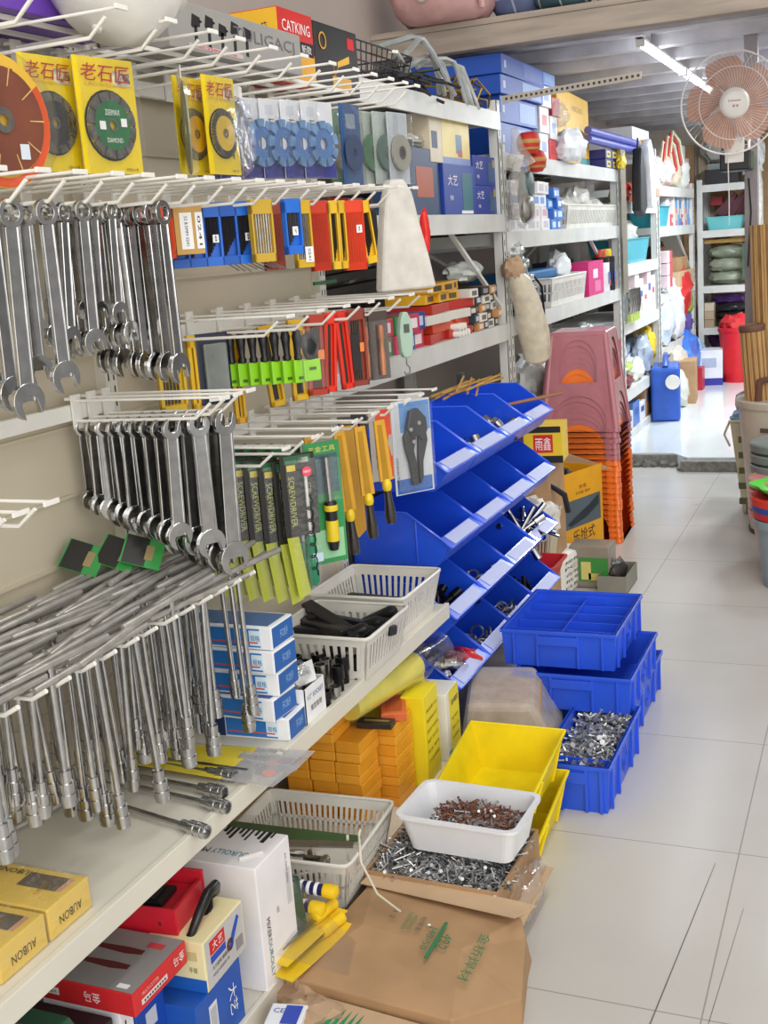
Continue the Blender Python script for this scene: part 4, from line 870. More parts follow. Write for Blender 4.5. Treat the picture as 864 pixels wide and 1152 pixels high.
# red and grey carton
t, sx, sy, sz = carton('power_tool_box', 'red and grey carton printed with long red tools', 'box', -1.215, -1.022, 1.262, 1.41, .301, .341, CB('d02a30'), None, .0)
patch(t, 'grey_top', (0, 0, sz), *FZ, sx * .98, sy * .98, CB('8d8b8b')); 
for k in range(2):
    MB().prism([(-.06, -.02 + k * .04), (.02, -.026 + k * .04), (.05, -.022 + k * .04), (.05, -.012 + k * .04), (.02, -.010 + k * .04), (-.06, -.014 + k * .04)], sz + .0005, sz + .0018, 'XY').build('printed_tool', CB('5d2226'), t)
patch(t, 'red_mark', (.06, .045, sz + .0004), *FZ, .03, .014, CB('c5464c')); patch(t, 'white_label', (.07, -.06, sz + .0004), *FZ, .02, .01, PAPER)
words(t, '金马', (.02, -sy / 2, sz * .5), (-1, 0, 0), (0, 0, -1), .018, WINK, .03, .001); patch(t, 'white_label', (-.055, -sy / 2, sz * .45), *FY, .022, .012, PAPER); words(t, '-84-14-', (-.055, -sy / 2 - .0006, sz * .45), *FY, .006, INK, .018, .001)
words(t, '金马', (sx / 2, .05, sz * .55), (0, -1, 0), (0, 0, -1), .016, WINK, .03, .001); patch(t, 'white_strip', (sx / 2, -.02, sz * .35), *FX, .07, .009, CB('e8d9d6')); words(t, '•••••••••', (sx / 2 + .0006, -.02, sz * .35), *FX, .004, INK, .06, .001); words(t, 'MULTI CUTTER', (sx / 2, -.03, sz * .68), *FX, .006, C('f0b9b5'), .045, .001)
# what it stands on
t, sx, sy, sz = carton('tool_box', 'white carton with a letter L under the red and grey carton', 'box', -1.2, -1.055, 1.31 - .045, 1.31 - .012, z0, .300, CB('e9e9ee')); words(t, 'L', (sx / 2, 0, .15), *FX, .02, INK, None, .001)
t = T('tool_case', 'dark green case with a dull red band at the bottom edge', 'case', (-1.13, 1.10, .2), 0)
MB().prism([(-.085, 0), (.085, 0), (.085, .12), (.06, .17), (-.06, .17), (-.085, .12)], -.09, .075, 'YZ').build('case_body', PL('20523c'), t, .006)
MB().prism([(-.06, .171), (.02, .171), (.02, .174), (-.06, .174)], -.09, .06, 'YZ').build('red_band', PL('9c4048'), t)
carton('tool_box', 'black carton beneath the dark green case', 'box', -1.22, -1.06, 1.0, 1.2, z0, .1995, CB('26242a'))
t, sx, sy, sz = carton('tool_box', 'black carton wedged beside the dark green case', 'box', -1.2, -1.06, 1.205, 1.255, z0, .300, CB('222028'))
# basket with sockets and green bags
basket('plastic_basket', 'white slotted basket of sockets on the base shelf', (-1.11, 2.005, z0), .05, .30, .28, .105, .02, bars=22, rows=2)
mb = MB()
for k in range(26): 
    mb.at((-.03 + R.uniform(-.06, .09), -.03 + R.uniform(-.08, .05), .028 + R.uniform(0, .035)), R.uniform(0, 6), R.uniform(1.2, 1.9)); r = R.uniform(.007, .011); mb.lathe([(0, -.02), (r, -.02), (r, .004), (r * .8, .006), (r * .8, .022), (r * .5, .022), (r * .5, .01), (0, .01)], 12)
o = mb.build('socket_heap', SATIN); o.location = (-1.105, 1.975, z0); tag(o, 'heap of steel sockets in the white basket on the base shelf', 'sockets', None, 'stuff')
t = T('saw_pack', 'long green saw in a glossy plastic bag across the white basket', 'saw', (-1.09, 1.92, .243), .35, None, (0.35, -.03, .17))
MB().prism([(-.19, -.028), (.14, -.005), (.14, .006), (-.19, .045)], 0, .006, 'XY').build('saw_blade', mat('deep_green_paint', '2f5a2c', .35), t); MB().box(-.15, .13, -.027, -.012, .006, .011).build('bright_strip', CHROME, t)  # chrome strip stands in for the white highlight along the saw
MB().prism([(-.19, -.06), (.16, -.03), (.165, .015), (-.19, .06)], .012, .0135, 'XY').build('clear_bag', CLEAR, t)
o = MB().tube([(.0, 0, .0), (-.004, .0, -.055), (.012, .004, -.065), (.03, -.01, -.05), (.02, .012, .0), (.02, .02, .004)], .0028, 8).tube([(.03, -.01, -.05), (.08, -.05, -.09), (.14, -.08, -.10)], .0022, 8).build('cream_strap', mat('cream_plastic', 'd8d4bf', .4)); o.location = (-.975, 1.93, .262); tag(o, 'cream plastic strap looped over the basket corner', 'strap')
# chisels and packs between white carton and kraft carton
NAVY = PL('1f2560')
for i, (x, y, z, rz, rx) in enumerate(((-1.015, 1.815, .205, .05, 0), (-1.03, 1.785, .185, .0, 0))):
    lb = ('topmost of the group', 'under the topmost one', 'pointing at the kraft carton', 'lowest at the shelf edge')[i]
    t = T('chisel', 'yellow and navy handled chisel beside the white carton, %s' % lb, 'chisel', (x, y, z), 0, 'yellow handled chisels', (0, .05, rz))
    hd = MB().lathe([(0, -.055), (.012, -.054), (.0135, -.045), (.0115, -.032), (.0125, 0), (.0115, .032), (.0135, .04), (.012, .062), (0, .064)], 14, 0, 'X').build('handle', PL('e9c01a') if i > 1 else NAVY, t)
    if i < 2:
        MB().lathe([(.0138, .036), (.0145, .045), (.0138, .062), (.006, .066), (0, .066)], 14, 0, 'X').build('yellow_end', PL('f0c81c'), t); MB().lathe([(.006, -.07), (.0125, -.065), (.0135, -.048), (.012, -.04)], 14, 0, 'X').build('yellow_collar', PL('e9c01a'), t)
        mb = MB()
        for k in range(4): mb.lathe([(.0128, -.03 + k * .016), (.0134, -.026 + k * .016), (.0128, -.023 + k * .016)], 14, 0, 'X')
        mb.build('white_stripe', WINK, hd)
    MB().box(-.13, -.055, -.007, .007, -.002, .002).build('blade', SATIN, t)
for i, (x, y, z, rz) in enumerate(((-.965, 1.735, .124, 1.35), (-.985, 1.75, .142, 1.38))):
    t = T('chisel_pack', 'yellow carded chisel pack along the shelf edge, %s' % ('upper' if i else 'lower'), 'tool pack', (x, y, z + .012), rz, 'yellow carded packs', (0, -.0, rz)); MB().prism([(-.11, -.035), (.09, -.028), (.09, .022), (-.11, .03)], 0, .003, 'XY').build('backing_card', CB('edc828'), t)
    MB().lathe([(0, .02), (.011, .021), (.013, .035), (.011, .06), (.012, .085), (0, .09)], 12, 0, 'X', (0, 0, .014)).build('handle', PL('f0c81c'), t); MB().box(-.09, .02, -.006, .006, .01, .013).build('blade', SATIN, t)
t = T('saw_pack', 'dark green packed tool in a clear bag leaning on the white carton', 'tool pack', (-1.0, 1.752, z0), .1, None, (0, -.12, 1.45))
MB().box(-.01, .02, -.004, .03, .0, .145).build('backing_card', CB('1f4a3b'), t, .003); MB().blob((.005, .01, .07), (.03, .032, .085), 10, .12, 3, 9).build('clear_bag', CLEAR, t)
# orange cases
OR = mat('orange_case_plastic', 'eaa432', .38, var=.05); OR2 = mat('orange_case_lid', 'e59c2a', .38, var=.05)
def ocase(x, y, z, lab):
    t = T('bit_case', lab, 'case', (x, y, z), R.uniform(-.02, .02), 'orange plastic cases')
    MB().box(-.0315, .0315, -.052, .052, 0, .022).build('case_base', OR, t, .003); MB().box(-.0315, .0315, -.052, .052, .0225, .051).build('case_lid', OR2, t, .003)
    words(t, '公牛', (.0315, .01, .036), *FX, .013, C('f2b440'), .022, .0008); return t
oc = None; rows = 'bottom second third fourth'.split()
for l in range(4):
    for c in range(4):
        x, y, z = -1.07 - .0325 - .0655 * c + .003 * (l % 2), 2.262 + .004 * (l % 2), z0 + .0517 * l
        if l < 2 and c == 3: continue
        lb = 'orange plastic case in the front stack, %s layer, %s from the aisle' % (rows[l], ORD[c])
        if oc is None: oc = ocase(x, y, z, lb)
        else: dup(oc, (x, y, z), R.uniform(-.02, .02), lb, 'orange plastic cases')
    if l < 4: dup(oc, (-1.058, 2.376, z0 + .0517 * l), R.uniform(-.02, .02), 'orange plastic case in the rear stack, %s layer' % rows[l], 'orange plastic cases')
dup(oc, (-1.158, 2.245, z0 + .0517 * 4), .03, 'single orange plastic case sitting on top of the front stack', 'orange plastic cases')
t = T('bit_pack', 'orange printed pack lying on the rear orange cases', 'tool pack', (-1.06, 2.40, z0 + .2075), .4); MB().box(-.03, .03, -.06, .06, 0, .02).build('pack_body', CB('d96a3a'), t, .002); patch(t, 'printed_photo', (0, 0, .02), *FZ, .04, .09, CB('b25530'))
t = T('bit_pack', 'black strip pack lying across the front orange cases', 'tool pack', (-1.065, 2.31, z0 + .2076), .1); MB().box(-.045, .04, -.018, .018, 0, .014).build('pack_body', CB('2f2a24'), t, .002); patch(t, 'printed_line', (0, 0, .014), *FZ, .06, .01, CB('8b7a55'))
YB = CB('f0de22')
t, sx, sy, sz = carton('yellow_box', 'tall bright yellow carton with black print beside the orange cases', 'box', -1.06, -1.0, 2.435, 2.545, z0, .352, YB, None, .06)
for k in range(6): words(t, ('净含量 500', '使用说明 快干', '适用于木材金属', 'NET 24 PCS', '防水 耐用', '产品规格')[k], (sx / 2, .0, .19 - k * .026), *FX, .009, C('6d6414'), .085, .001)
t, sx, sy, sz = carton('yellow_box', 'shorter yellow and white carton beyond the tall yellow one', 'box', -1.1, -1.0, 2.585, 2.69, z0, .30, CB('efeee6'), None, .05)
patch(t, 'yellow_panel', (sx / 2, .012, sz * .55), *FX, sy * .78, sz * .9, YB); words(t, '玻璃胶', (sx / 2 + .0004, .015, sz * .8), *FX, .016, INK, .06, .001); patch(t, 'green_line', (sx / 2, -.035, .02), *FX, .03, .006, C('3c9a4a'))
for k in range(3): words(t, ('强力粘接', '300ml x 24', '中性防霉')[k], (sx / 2 + .0004, .012, .10 - k * .026), *FX, .008, C('6d6414'), .055, .001)
t, sx, sy, sz = carton('yellow_box', 'yellow carton on its side behind the yellow foam roll', 'box', -1.2, -1.08, 2.44, 2.66, z0, .34, YB)
t = T('foam_roll', 'pale yellow foam roll in a clear wrapper on the yellow and orange boxes', 'foam roll', (-1.085, 2.40, .395), .02, None, (0.02, 0, -.22))
MB().lathe([(0, -.14), (.012, -.141), (.036, -.139), (.038, -.13), (.037, .13), (.03, .14), (0, .14)], 22, 0, 'Y').build('foam_core', mat('pale_yellow_foam', 'e7dc63', .6, var=.06, bump=.15, bscale=40), t); MB().lathe([(.040, -.15), (.043, 0), (.045, .14), (.03, .22), (.05, .25)], 16, 0, 'Y', sx=1.05).build('clear_wrapper', CLEAR, t)

# ------------------------------------------------------------------ floor goods along the aisle
t = T('kraft_carton', 'flattened kraft carton of welding electrodes with green lettering', 'box', (-.78, 1.81, .0), -.02)
bo = [(-.235, -.16), (.12, -.19), (.20, -.02), (.165, .13), (.155, .19), (-.185, .225)]
to = [(-.20, -.165), (.13, -.18), (.205, -.03), (.17, .115), (.15, .15), (-.175, .185)]
n = len(bo); zb = [.125, .12, .075, .1, .12, .135]
MB().add([(a, b, .0) for a, b in bo] + [(a, b, zb[i]) for i, (a, b) in enumerate(to)] + [(0.08, .0, .13), (-.12, .0, .145)],
         [tuple(range(n))[::-1]] + [(i, (i + 1) % n, n + (i + 1) % n, n + i) for i in range(n)] + [(n, n + 1, n + 6, n + 7), (n + 1, n + 2, n + 6), (n + 2, n + 3, n + 6), (n + 3, n + 4, n + 6), (n + 4, n + 5, n + 7, n + 6), (n + 5, n, n + 7)]).build('box_body', KRAFT, t, .004)
MB().prism([(-.19, .14), (.15, .112), (.178, .165), (-.185, .2)], .1405, .143, 'XY').build('tape_flap', KRAFT2, t)
GT = mat('green_print', '2f7a4c', .6)
dn, rt = (0.03, -1, 0), (1, .03, 0); zt = .1415
slope = V((.1, 0, -.0075)).normalized()
def kw_(s, x, y, h, w, m=GT): words(t, s, (x, y, .138 - .075 * max(-.12, x) + .004), (0.03, -1, 0), (1, 0, -.075), h, m, w, .0025)
kw_('金桥焊材', .115, -.02, .022, .15); kw_('422', .048, .0, .02, .05); kw_('J40-50', .015, .0, .018, .075); kw_('WELDING', -.03, .035, .008, .05); kw_('ELECTRODES', -.042, .035, .008, .06); kw_('电焊条', -.014, .035, .012, .05, mat('grey_print', '5e6156', .6)); kw_('ф3.2', -.075, .055, .013, .05, mat('grey_print', '5e6156', .6))
patch(t, 'green_bar', (.032, .0, .1375 + .002), (0.03, -1, 0), (1, 0, -.075), .12, .007, GT, .002, .001)
MB().blob((0.0, .045, .14), (.004, .003, .002), 5, .1).build('paper_fleck', WHITE, t)
# torn kraft scraps and printed piece at the bottom edge
t = T('kraft_carton', 'kraft carton with green printed bars at the bottom edge', 'box', (-.80, 1.585, 0.0), -.10); MB().box(-.14, .16, -.07, .045, 0, .105).build('box_body', KRAFT2, t, .003)
mb = MB()
for k in range(9): mb.add([(-.115 + k * .0125, .035 - .001 * k, .1058), (-.109 + k * .0125, -.03, .1058), (-.109 + k * .0125, -.07, .1058), (-.121 + k * .0125, -.07, .1058), (-.121 + k * .0125, -.03, .1058)], [(4, 3, 2, 1, 0)])
mb.build('green_bars', C('1e9160'), t)
words(t, '焊接材料 有限公司', (.05, -.03, .105), (1, 0, 0), (0, 1, 0), .008, C('a08a6a'), .08)
for i, (x, y, s, lb) in enumerate(((-.985, 1.66, .055, 'crumpled brown paper beside the white carton corner'), (-.945, 1.585, .06, 'torn brown paper at the bottom edge beside the printed kraft carton'))):
    o = MB().blob((0, 0, s * .5), (s, s * .9, s * .55), 12, .45, 2.2, 5 + i, flat=-s * .5).build('paper_scrap', mat('brown_paper', 'b89a7c', .8, var=.1)); o.location = (x + .03, y, .06); tag(o, lb, 'paper')
carton('kraft_carton', 'low kraft carton buried under the torn paper', 'box', -.985, -.945, 1.54, 1.72, 0.0, .075, KRAFT2)
t, sx, sy, sz = carton('small_box', 'small white and blue printed box on the torn paper', 'box', -.965, -.90, 1.52, 1.58, .108, .125, CB('eef0f4'), None, .2); patch(t, 'blue_panel', (.01, 0, sz), *FZ, .03, .05, CB('2648b8')); words(t, 'CE', (-.015, .01, sz), *FZ, .012, BINK)
o = MB().prism([(-.1, -.05), (.09, -.03), (.06, .05), (-.02, .1), (-.09, .06)], 0, .0012, 'XY').build('clear_film_scrap', CLEAR); o.location = (-.93, 1.70, .15); o.rotation_euler = (.1, .35, .2); tag(o, 'loose clear plastic film over the kraft carton corner', 'plastic film')

def heap(name, label, cx, cy, z, rx, ry, n, L, r, mats, seed, dome=.02, kind='nail', tilt=.35):
    rr = random.Random(seed); mb = MB()
    for k in range(n):
        x, y = rr.uniform(-rx, rx), rr.uniform(-ry, ry)
        zz = z + dome * (1 - (x / rx) ** 2) * (1 - (y / ry) ** 2) + rr.uniform(-.008, .006)
        a = rr.uniform(0, 2 * PI); e = rr.gauss(0, tilt); d = V((math.cos(a) * math.cos(e), math.sin(a) * math.cos(e), math.sin(e))); l = L * rr.uniform(.75, 1.1)
        p = V((x, y, zz)); mi = rr.randrange(len(mats))
        mb.tube([p - d * l / 2, p + d * l / 2], r, 5, mi, caps=True)
        hr = r * (2.3 if kind == 'nail' else 2.6); mb.tube([p + d * l / 2, p + d * (l / 2 + (.0015 if kind == 'nail' else .004))], hr, 6, mi)
    o = mb.build(name, mats); o.location = (cx, cy, 0); return tag(o, label, 'nails' if kind == 'nail' else 'bolts', None, 'stuff')
NA = mat('bright_nail', 'c4c5c7', .3, .75); NB = mat('dark_nail', '77787c', .35, .75); NC = mat('rusty_nail', '7d5140', .55, .5); ND = mat('copper_nail', '9a6a52', .45, .7)
def open_box(name, label, cat, x0, x1, y0, y1, za, zb, m, flare=0., th=.004, rz=0.):
    t = T(name, label, cat, ((x0 + x1) / 2, (y0 + y1) / 2, za), rz); a, b, h = (x1 - x0) / 2, (y1 - y0) / 2, zb - za
    mb = MB().box(-a + flare, a - flare, -b + flare, b - flare, 0, th)
    def wall(o1, o2):
        (p, q), (p2, q2) = o1, o2
    o = [(-a, -b), (a, -b), (a, b), (-a, b)]; f = lambda p, k, i: (p[0] * (1 - (flare * k + i) / a), p[1] * (1 - (flare * k + i) / b))
    for i in range(4):
        p, q = o[i], o[(i + 1) % 4]
        vs = [f(p, 1, 0) + (0,), f(q, 1, 0) + (0,), f(q, 0, 0) + (h,), f(p, 0, 0) + (h,), f(p, 1, th) + (0,), f(q, 1, th) + (0,), f(q, 0, th) + (h,), f(p, 0, th) + (h,)]
        mb.add(vs, [(0, 1, 2, 3), (7, 6, 5, 4), (3, 2, 6, 7), (0, 4, 5, 1)])
    mb.build('box_wall', m, t); return t, a, b, h
t, a, b, h = open_box('nail_carton', 'open kraft carton full of grey nails under the white tub', 'box', -.97, -.675, 1.985, 2.255, 0, .15, KRAFT, .0, .005, -.03)
MB().prism([(a, -b), (a + .035, -b + .01), (a + .03, b), (a, b)], .06, .064, 'XY').build('side_flap', KRAFT2, t)
heap('steel_nails', 'heap of shiny grey nails in the open kraft carton', -.8225, 2.1225, .142, .138, .124, 1000, .05, .0018, [NA, NA, NA, NB], 3, .015)
MB().blob((a + .01, 0, .07), (.02, b * .9, .06), 10, .3, 3, 8).build('plastic_liner', clearfilm('liner', .08, .5, .2, .8, 30), t)
t = T('plastic_tub', 'white translucent tub of rusty nails resting on the open nail carton', 'tub', (-.785, 2.13, .172), -.04)
TUB = mat('milky_tub', 'e4e6ea', .3, var=.02, coat=.2)
def tubshell(t, ax, ay, bx, by, h, m, th=.003, name='tub_wall'):
    def rr(hx_, hy, r, n=5):
        p = []
        for cx, cy, a0 in ((hx_ - r, hy - r, 0), (-hx_ + r, hy - r, PI / 2), (-hx_ + r, -hy + r, PI), (hx_ - r, -hy + r, 1.5 * PI)):
            p += [(cx + r * math.cos(a0 + PI / 2 * k / n), cy + r * math.sin(a0 + PI / 2 * k / n)) for k in range(n + 1)]
        return p
    L = [(rr(bx, by, .02), 0), (rr(ax, ay, .022), h - .005), (rr(ax + .008, ay + .008, .026), h - .006), (rr(ax + .008, ay + .008, .026), h), (rr(ax - th, ay - th, .02), h), (rr(bx - th, by - th, .018), th)]
    vs = []; fs = []; n = len(L[0][0])
    for ring, z in L: vs += [(x, y, z) for x, y in ring]
    for i in range(len(L) - 1): fs += [(i * n + j, i * n + (j + 1) % n, (i + 1) * n + (j + 1) % n, (i + 1) * n + j) for j in range(n)]
    fs += [tuple(range(n))[::-1], tuple(range((len(L) - 1) * n, len(L) * n))]
    return MB().add(vs, fs).build(name, m, t)
tubshell(t, .128, .085, .112, .07, .082, TUB)
heap('rusty_nails', 'heap of rusty and copper nails in the white tub', -.775, 2.14, .212, .088, .058, 300, .036, .0014, [NC, ND, NC, NA], 5, .03)
# yellow bins
def tray(label, x, y, z, rz, back=.11, m=YELLOW):
    t = T('storage_bin', label, 'bin', (x, y, z), rz, 'stacked yellow bins')
    w0, w1, d0, d1, h = .095, .12, .135, .155, .112
    def wall(pts, nrm): 
        th = .004; q = [(p[0] - nrm[0] * th, p[1] - nrm[1] * th, p[2]) for p in pts]
        return pts + q, [(0, 1, 2, 3), (7, 6, 5, 4), (0, 4, 5, 1), (1, 5, 6, 2), (2, 6, 7, 3), (3, 7, 4, 0)]
    mb = MB().box(-w0, w0, -d0, d0, 0, .004)
    hf = h * .62
    mb.add(*wall([(-w0, -d0, 0), (w0, -d0, 0), (w1 * .96, -d1 * .97, hf), (-w1 * .96, -d1 * .97, hf)], (0, -1)))
    mb.add(*wall([(w0, d0, 0), (-w0, d0, 0), (-w1, d1, h), (w1, d1, h)], (0, 1)))
    for s in (-1, 1):
        p = [(s * w0, -d0, 0), (s * w0, d0, 0), (s * w1, d1, h), (s * w1 * .96, -d1 * .97, hf)]
        if s < 0: p = p[::-1]
        mb.add(*wall(p, (s, 0)))
    mb.build('bin_wall', m, t)
    mb = MB().tube([(-w1 * .96, -d1 * .97, hf), (w1 * .96, -d1 * .97, hf), (w1, d1, h), (-w1, d1, h)], .0055, 6, closed=True)
    for s in (-1, 1): mb.tube([(s * (w0 + .004), -d0 * .5, .002), (s * w1, -d0 * .45, h * .7)], .004, 6).tube([(s * (w0 + .004), d0 * .75, .002), (s * w1, d0 * .8, h * .92)], .004, 6)
    mb.build('rim', m, t); return t
tray('lower bright yellow bin standing on the floor under another', -.815, 2.462, .0, .02)
tray('upper empty bright yellow bin stacked on another beside the nails', -.82, 2.455, .112, .0)
# carton wrapped in milky bag
carton('kraft_carton', 'kraft carton on the floor under the bagged parcel', 'box', -1.04, -.82, 2.72, 2.98, 0, .085, KRAFT, None, .05)
t = T('bagged_parcel', 'kraft parcel in a milky plastic bag between yellow bins and blue crates', 'parcel', (-.93, 2.89, .086), .25, None, (.12, .02, .25))
MB().box(-.105, .09, -.09, .12, 0, .11).build('kraft_core', KRAFT, t, .006); MB().box(-.1, .0, -.12, -.09, .0, .03).build('bolt_heap', ZINC, t, .008)
MB().frus((-.13, .15, -.14, .14), (-.11, .07, -.10, .125), -.005, .135).build('plastic_bag', film('milky_bag', 'ded6cc', .45, .3), t, .02, 3)

# ------------------------------------------------------------------ blue crates
def crate(label, x0, x1, y0, y1, za, zb, div=(0, 0), group='blue plastic crates'):
    t = T('plastic_crate', label, 'crate', ((x0 + x1) / 2, (y0 + y1) / 2, za), 0, group); a, b, h = (x1 - x0) / 2, (y1 - y0) / 2, zb - za; tp = .006
    mb = MB().box(-a + tp, a - tp, -b + tp, b - tp, 0, .003)
    o = [(-1, -1), (1, -1), (1, 1), (-1, 1)]; th = .003
    for i in range(4):
        p, q = o[i], o[(i + 1) % 4]; vs = []
        for k in (0, th):
            A0, B0, A1, B1 = a - tp - k, b - tp - k, a - k, b - k
            vs += [(p[0] * A0, p[1] * B0, 0), (q[0] * A0, q[1] * B0, 0), (q[0] * A1, q[1] * B1, h), (p[0] * A1, p[1] * B1, h)]
        mb.add(vs, [(0, 1, 2, 3), (7, 6, 5, 4), (3, 2, 6, 7), (0, 4, 5, 1)])
    mb.build('crate_wall', BLUE2, t)
    r = MB()
    for (u, v, w_, d_) in ((0, -b, a + .004, .005), (0, b, a + .004, .005)): r.box(-w_, w_, v - d_, v + d_, h - .01, h)
    for u in (-a, a): r.box(u - .005, u + .005, -b, b, h - .01, h)
    r.build('rim', BLUE2, t, .0015)
    rib = lambda *q: MB().box(*q).build('rib', BLUE2, t, .001)
    for s in (-1, 1):
        for u in (-.78, -.36, .36, .78): rib(u * a - .004, u * a + .004, s * b - .004, s * b + .004, .002, h - .008)
        for u in (-.82, -.4, .4, .82): rib(s * a - .004, s * a + .004, u * b - .004, u * b + .004, .002, h - .008)
    for s in (-1, 1): MB().box(-a * .36, a * .36, s * b - .006, s * b + .006, h * .62, h * .86).build('grip', BLUE2, t, .001)
    for s in (-1, 1):
        e = MB()
        for yy in (-.009, .009):
            for (ya, za_, yb, zb_) in ((-.018, .5, 0, .78), (0, .78, .018, .5), (.018, .5, 0, .22), (0, .22, -.018, .5)):
                e.tube([(s * (a - .001), yy + ya, h * za_), (s * (a - .001), yy + yb, h * zb_)], .002, 4)
        e.build('diamond_emblem', BLUE2, t)
    if div[0]:
        d = MB()
        for i in range(1, div[0]): d.box(-a + tp, a - tp, -b + 2 * b * i / div[0] - .0012, -b + 2 * b * i / div[0] + .0012, .003, h * .8)
        for i in range(1, div[1]): d.box(-a + 2 * a * i / div[1] - .0012, -a + 2 * a * i / div[1] + .0012, -b + tp, b - tp, .003, h * .84)
        d.build('divider', BLUE2, t)
    return t
crate('blue crate on the floor filled with bolts', -.775, -.60, 2.632, 3.035, 0, .125)
crate('blue crate on the floor under the stacked ones', -.945, -.622, 3.045, 3.52, 0, .115)
crate('middle blue crate of the stack, pushed towards the aisle', -.94, -.612, 2.985, 3.385, .1155, .222)
crate('top blue crate of the stack with dividers inside', -.985, -.66, 3.03, 3.415, .2225, .33, (5, 2))
heap('zinc_bolts', 'heap of zinc bolts in the floor crate', -.688, 2.84, .085, .066, .12, 240, .036, .003, [ZINC, NA], 9, .02, 'bolt')
heap('zinc_bolts', 'bagged zinc bolts at the far end of the bolt crate', -.688, 2.985, .10, .066, .025, 60, .034, .003, [ZINC, NA], 10, .01, 'bolt')
heap('zinc_nuts', 'few small nuts in the near end of the bolt crate', -.69, 2.685, .012, .05, .018, 8, .008, .005, [ZINC, NA], 11, .0, 'bolt')
MB().box(-.08, .08, -.002, .002, .003, .1).build('divider', BLUE2, [o for o in bpy.data.objects if o.get('label') == 'blue crate on the floor filled with bolts'][0]).location = (0, -.105, 0)

# ------------------------------------------------------------------ hanging blue parts bins
LABELM = mat('lavender_label', 'b4bce4', .5, var=.03)
def parts_bin():
    t = T('parts_bin', 'x', 'bin')
    W = .131; th = .0035
    prof = [(-.275, 0), (-.035, 0), (0, .05), (-.02, .07), (-.115, .142), (-.275, .142)]
    mb = MB()
    for s in (-1, 1): mb.prism(prof, s * W - (th if s > 0 else 0), s * W + (th if s < 0 else 0), 'XZ')
    mb.box(-.275, -.035, -W, W, 0, th).box(-.275, -.275 + th, -W, W, 0, .142)
    mb.add([(-.038, -W, 0), (-.038, W, 0), (.002, W, .05), (.002, -W, .05), (-.034, -W, 0), (-.034, W, 0), (.006, W, .05), (.006, -W, .05)], [(3, 2, 1, 0), (4, 5, 6, 7), (0, 1, 5, 4), (2, 3, 7, 6), (1, 2, 6, 5), (3, 0, 4, 7)])
    mb.build('bin_wall', BLUE, t)
    e = MB()
    for s in (-1, 1): e.tube([(-.275, s * W, .142), (-.115, s * W, .142), (-.02, s * W, .072), (.006, s * W, .05)], .0042, 6).tube([(-.09, s * (W + .001), .002), (-.09, s * (W + .001), .12)], .003, 5)
    e.tube([(.004, -W, .05), (.004, W, .05)], .005, 8).tube([(-.275, -W, .142), (-.275, W, .142)], .004, 6).build('rim', BLUE, t)
    mb = MB(); vs = []
    for k in (.0, .004):
        for (x, y, z) in ((-.026, -W, .070), (-.026, W, .070), (.010, W, .048), (.010, -W, .048)): vs.append((x, y, z + k))
    F6 = [(3, 2, 1, 0), (4, 5, 6, 7), (0, 1, 5, 4), (1, 2, 6, 5), (2, 3, 7, 6), (3, 0, 4, 7)]
    mb.add(vs, F6).build('lip', BLUE, t)
    mb = MB(); vs = []
    for k in (.0045, .0055):
        for (x, y, z) in ((-.023, -.1, .0682), (-.023, .1, .0682), (.007, .1, .0498), (.007, -.1, .0498)): vs.append((x, y, z + k))
    mb.add(vs, F6); mb.build('label_card', LABELM, t)
    return t
pb = None
rown = ['top', 'second', 'third', 'lowest']
for r_ in range(4):
    for c in range(4):
        loc = (-1.03, 2.765 + .134 + .268 * c, (.785, .585, .39, .195)[r_])
        lb = 'blue hanging parts bin in the %s row, %s from the gondola end' % (rown[r_], ORD[c])
        if pb is None:
            pb = parts_bin(); pb.location = loc; pb['label'] = lb; pb['group'] = 'blue hanging parts bins'
        else: dup(pb, loc, None, lb, 'blue hanging parts bins')
st = T('bin_stand', 'dark louvred stand carrying the blue parts bins', 'stand', (-1.33, 3.3, 0))
MB().box(0, .018, -.545, .545, .12, .93).build('louvre_panel', DARK, st)
for y in (-.52, .52): MB().box(-.02, .0, y - .015, y + .015, 0, .97).build('post', DARK, st); MB().box(-.02, .2, y - .015, y + .015, 0, .025).build('foot', DARK, st)
for z in (.9, .70, .505, .31): MB().box(.018, .021, -.54, .54, z - .02, z).build('louvre_strip', DARK, st)
def fit(label, x, y, z, n, seed, m, kind='socket', rx=.06, ry=.07):
    rr = random.Random(seed); mb = MB()
    for k in range(n):
        mb.at((rr.uniform(-rx, rx), rr.uniform(-ry, ry), rr.uniform(0, .03)), rr.uniform(0, 6), rr.uniform(.3, 2.6)); r = rr.uniform(.010, .017)
        if kind == 'socket': mb.lathe([(r * .7, -.03), (r, -.03), (r, .0), (r * .75, .002), (r * .75, .03), (r * .5, .03), (r * .5, .0)], 12)
        elif kind == 'long': mb.lathe([(0, -.09), (r * .6, -.09), (r * .6, .05), (r, .052), (r, .09), (r * .6, .09), (r * .6, .07), (0, .07)], 12)
        else: mb.tube([(math.cos(q) * r * 1.4, math.sin(q) * r * 1.4, 0) for q in [i * PI / 7 for i in range(14)]], .004, 6, closed=True)
    o = mb.at().build('steel_fittings', m); o.location = (x, y, z); return tag(o, label, 'fittings', None, 'stuff')
yy = lambda c: 2.765 + .134 + .268 * c
fit('chrome sockets in the second bin of the top row', -1.12, yy(1) + .02, .81, 12, 1, SATIN); fit('chrome sockets in the third bin of the top row', -1.12, yy(2), .815, 14, 2, SATIN)
fit('long chrome sockets in the last bin of the third row', -1.11, yy(3), .435, 12, 3, CHROME, 'long', .03, .07); fit('dark rings in the second bin of the third row', -1.12, yy(1) + .05, .41, 14, 4, ZINC, 'ring'); fit('dark pieces in the first bin of the third row', -1.12, yy(0) + .04, .41, 10, 5, BS)
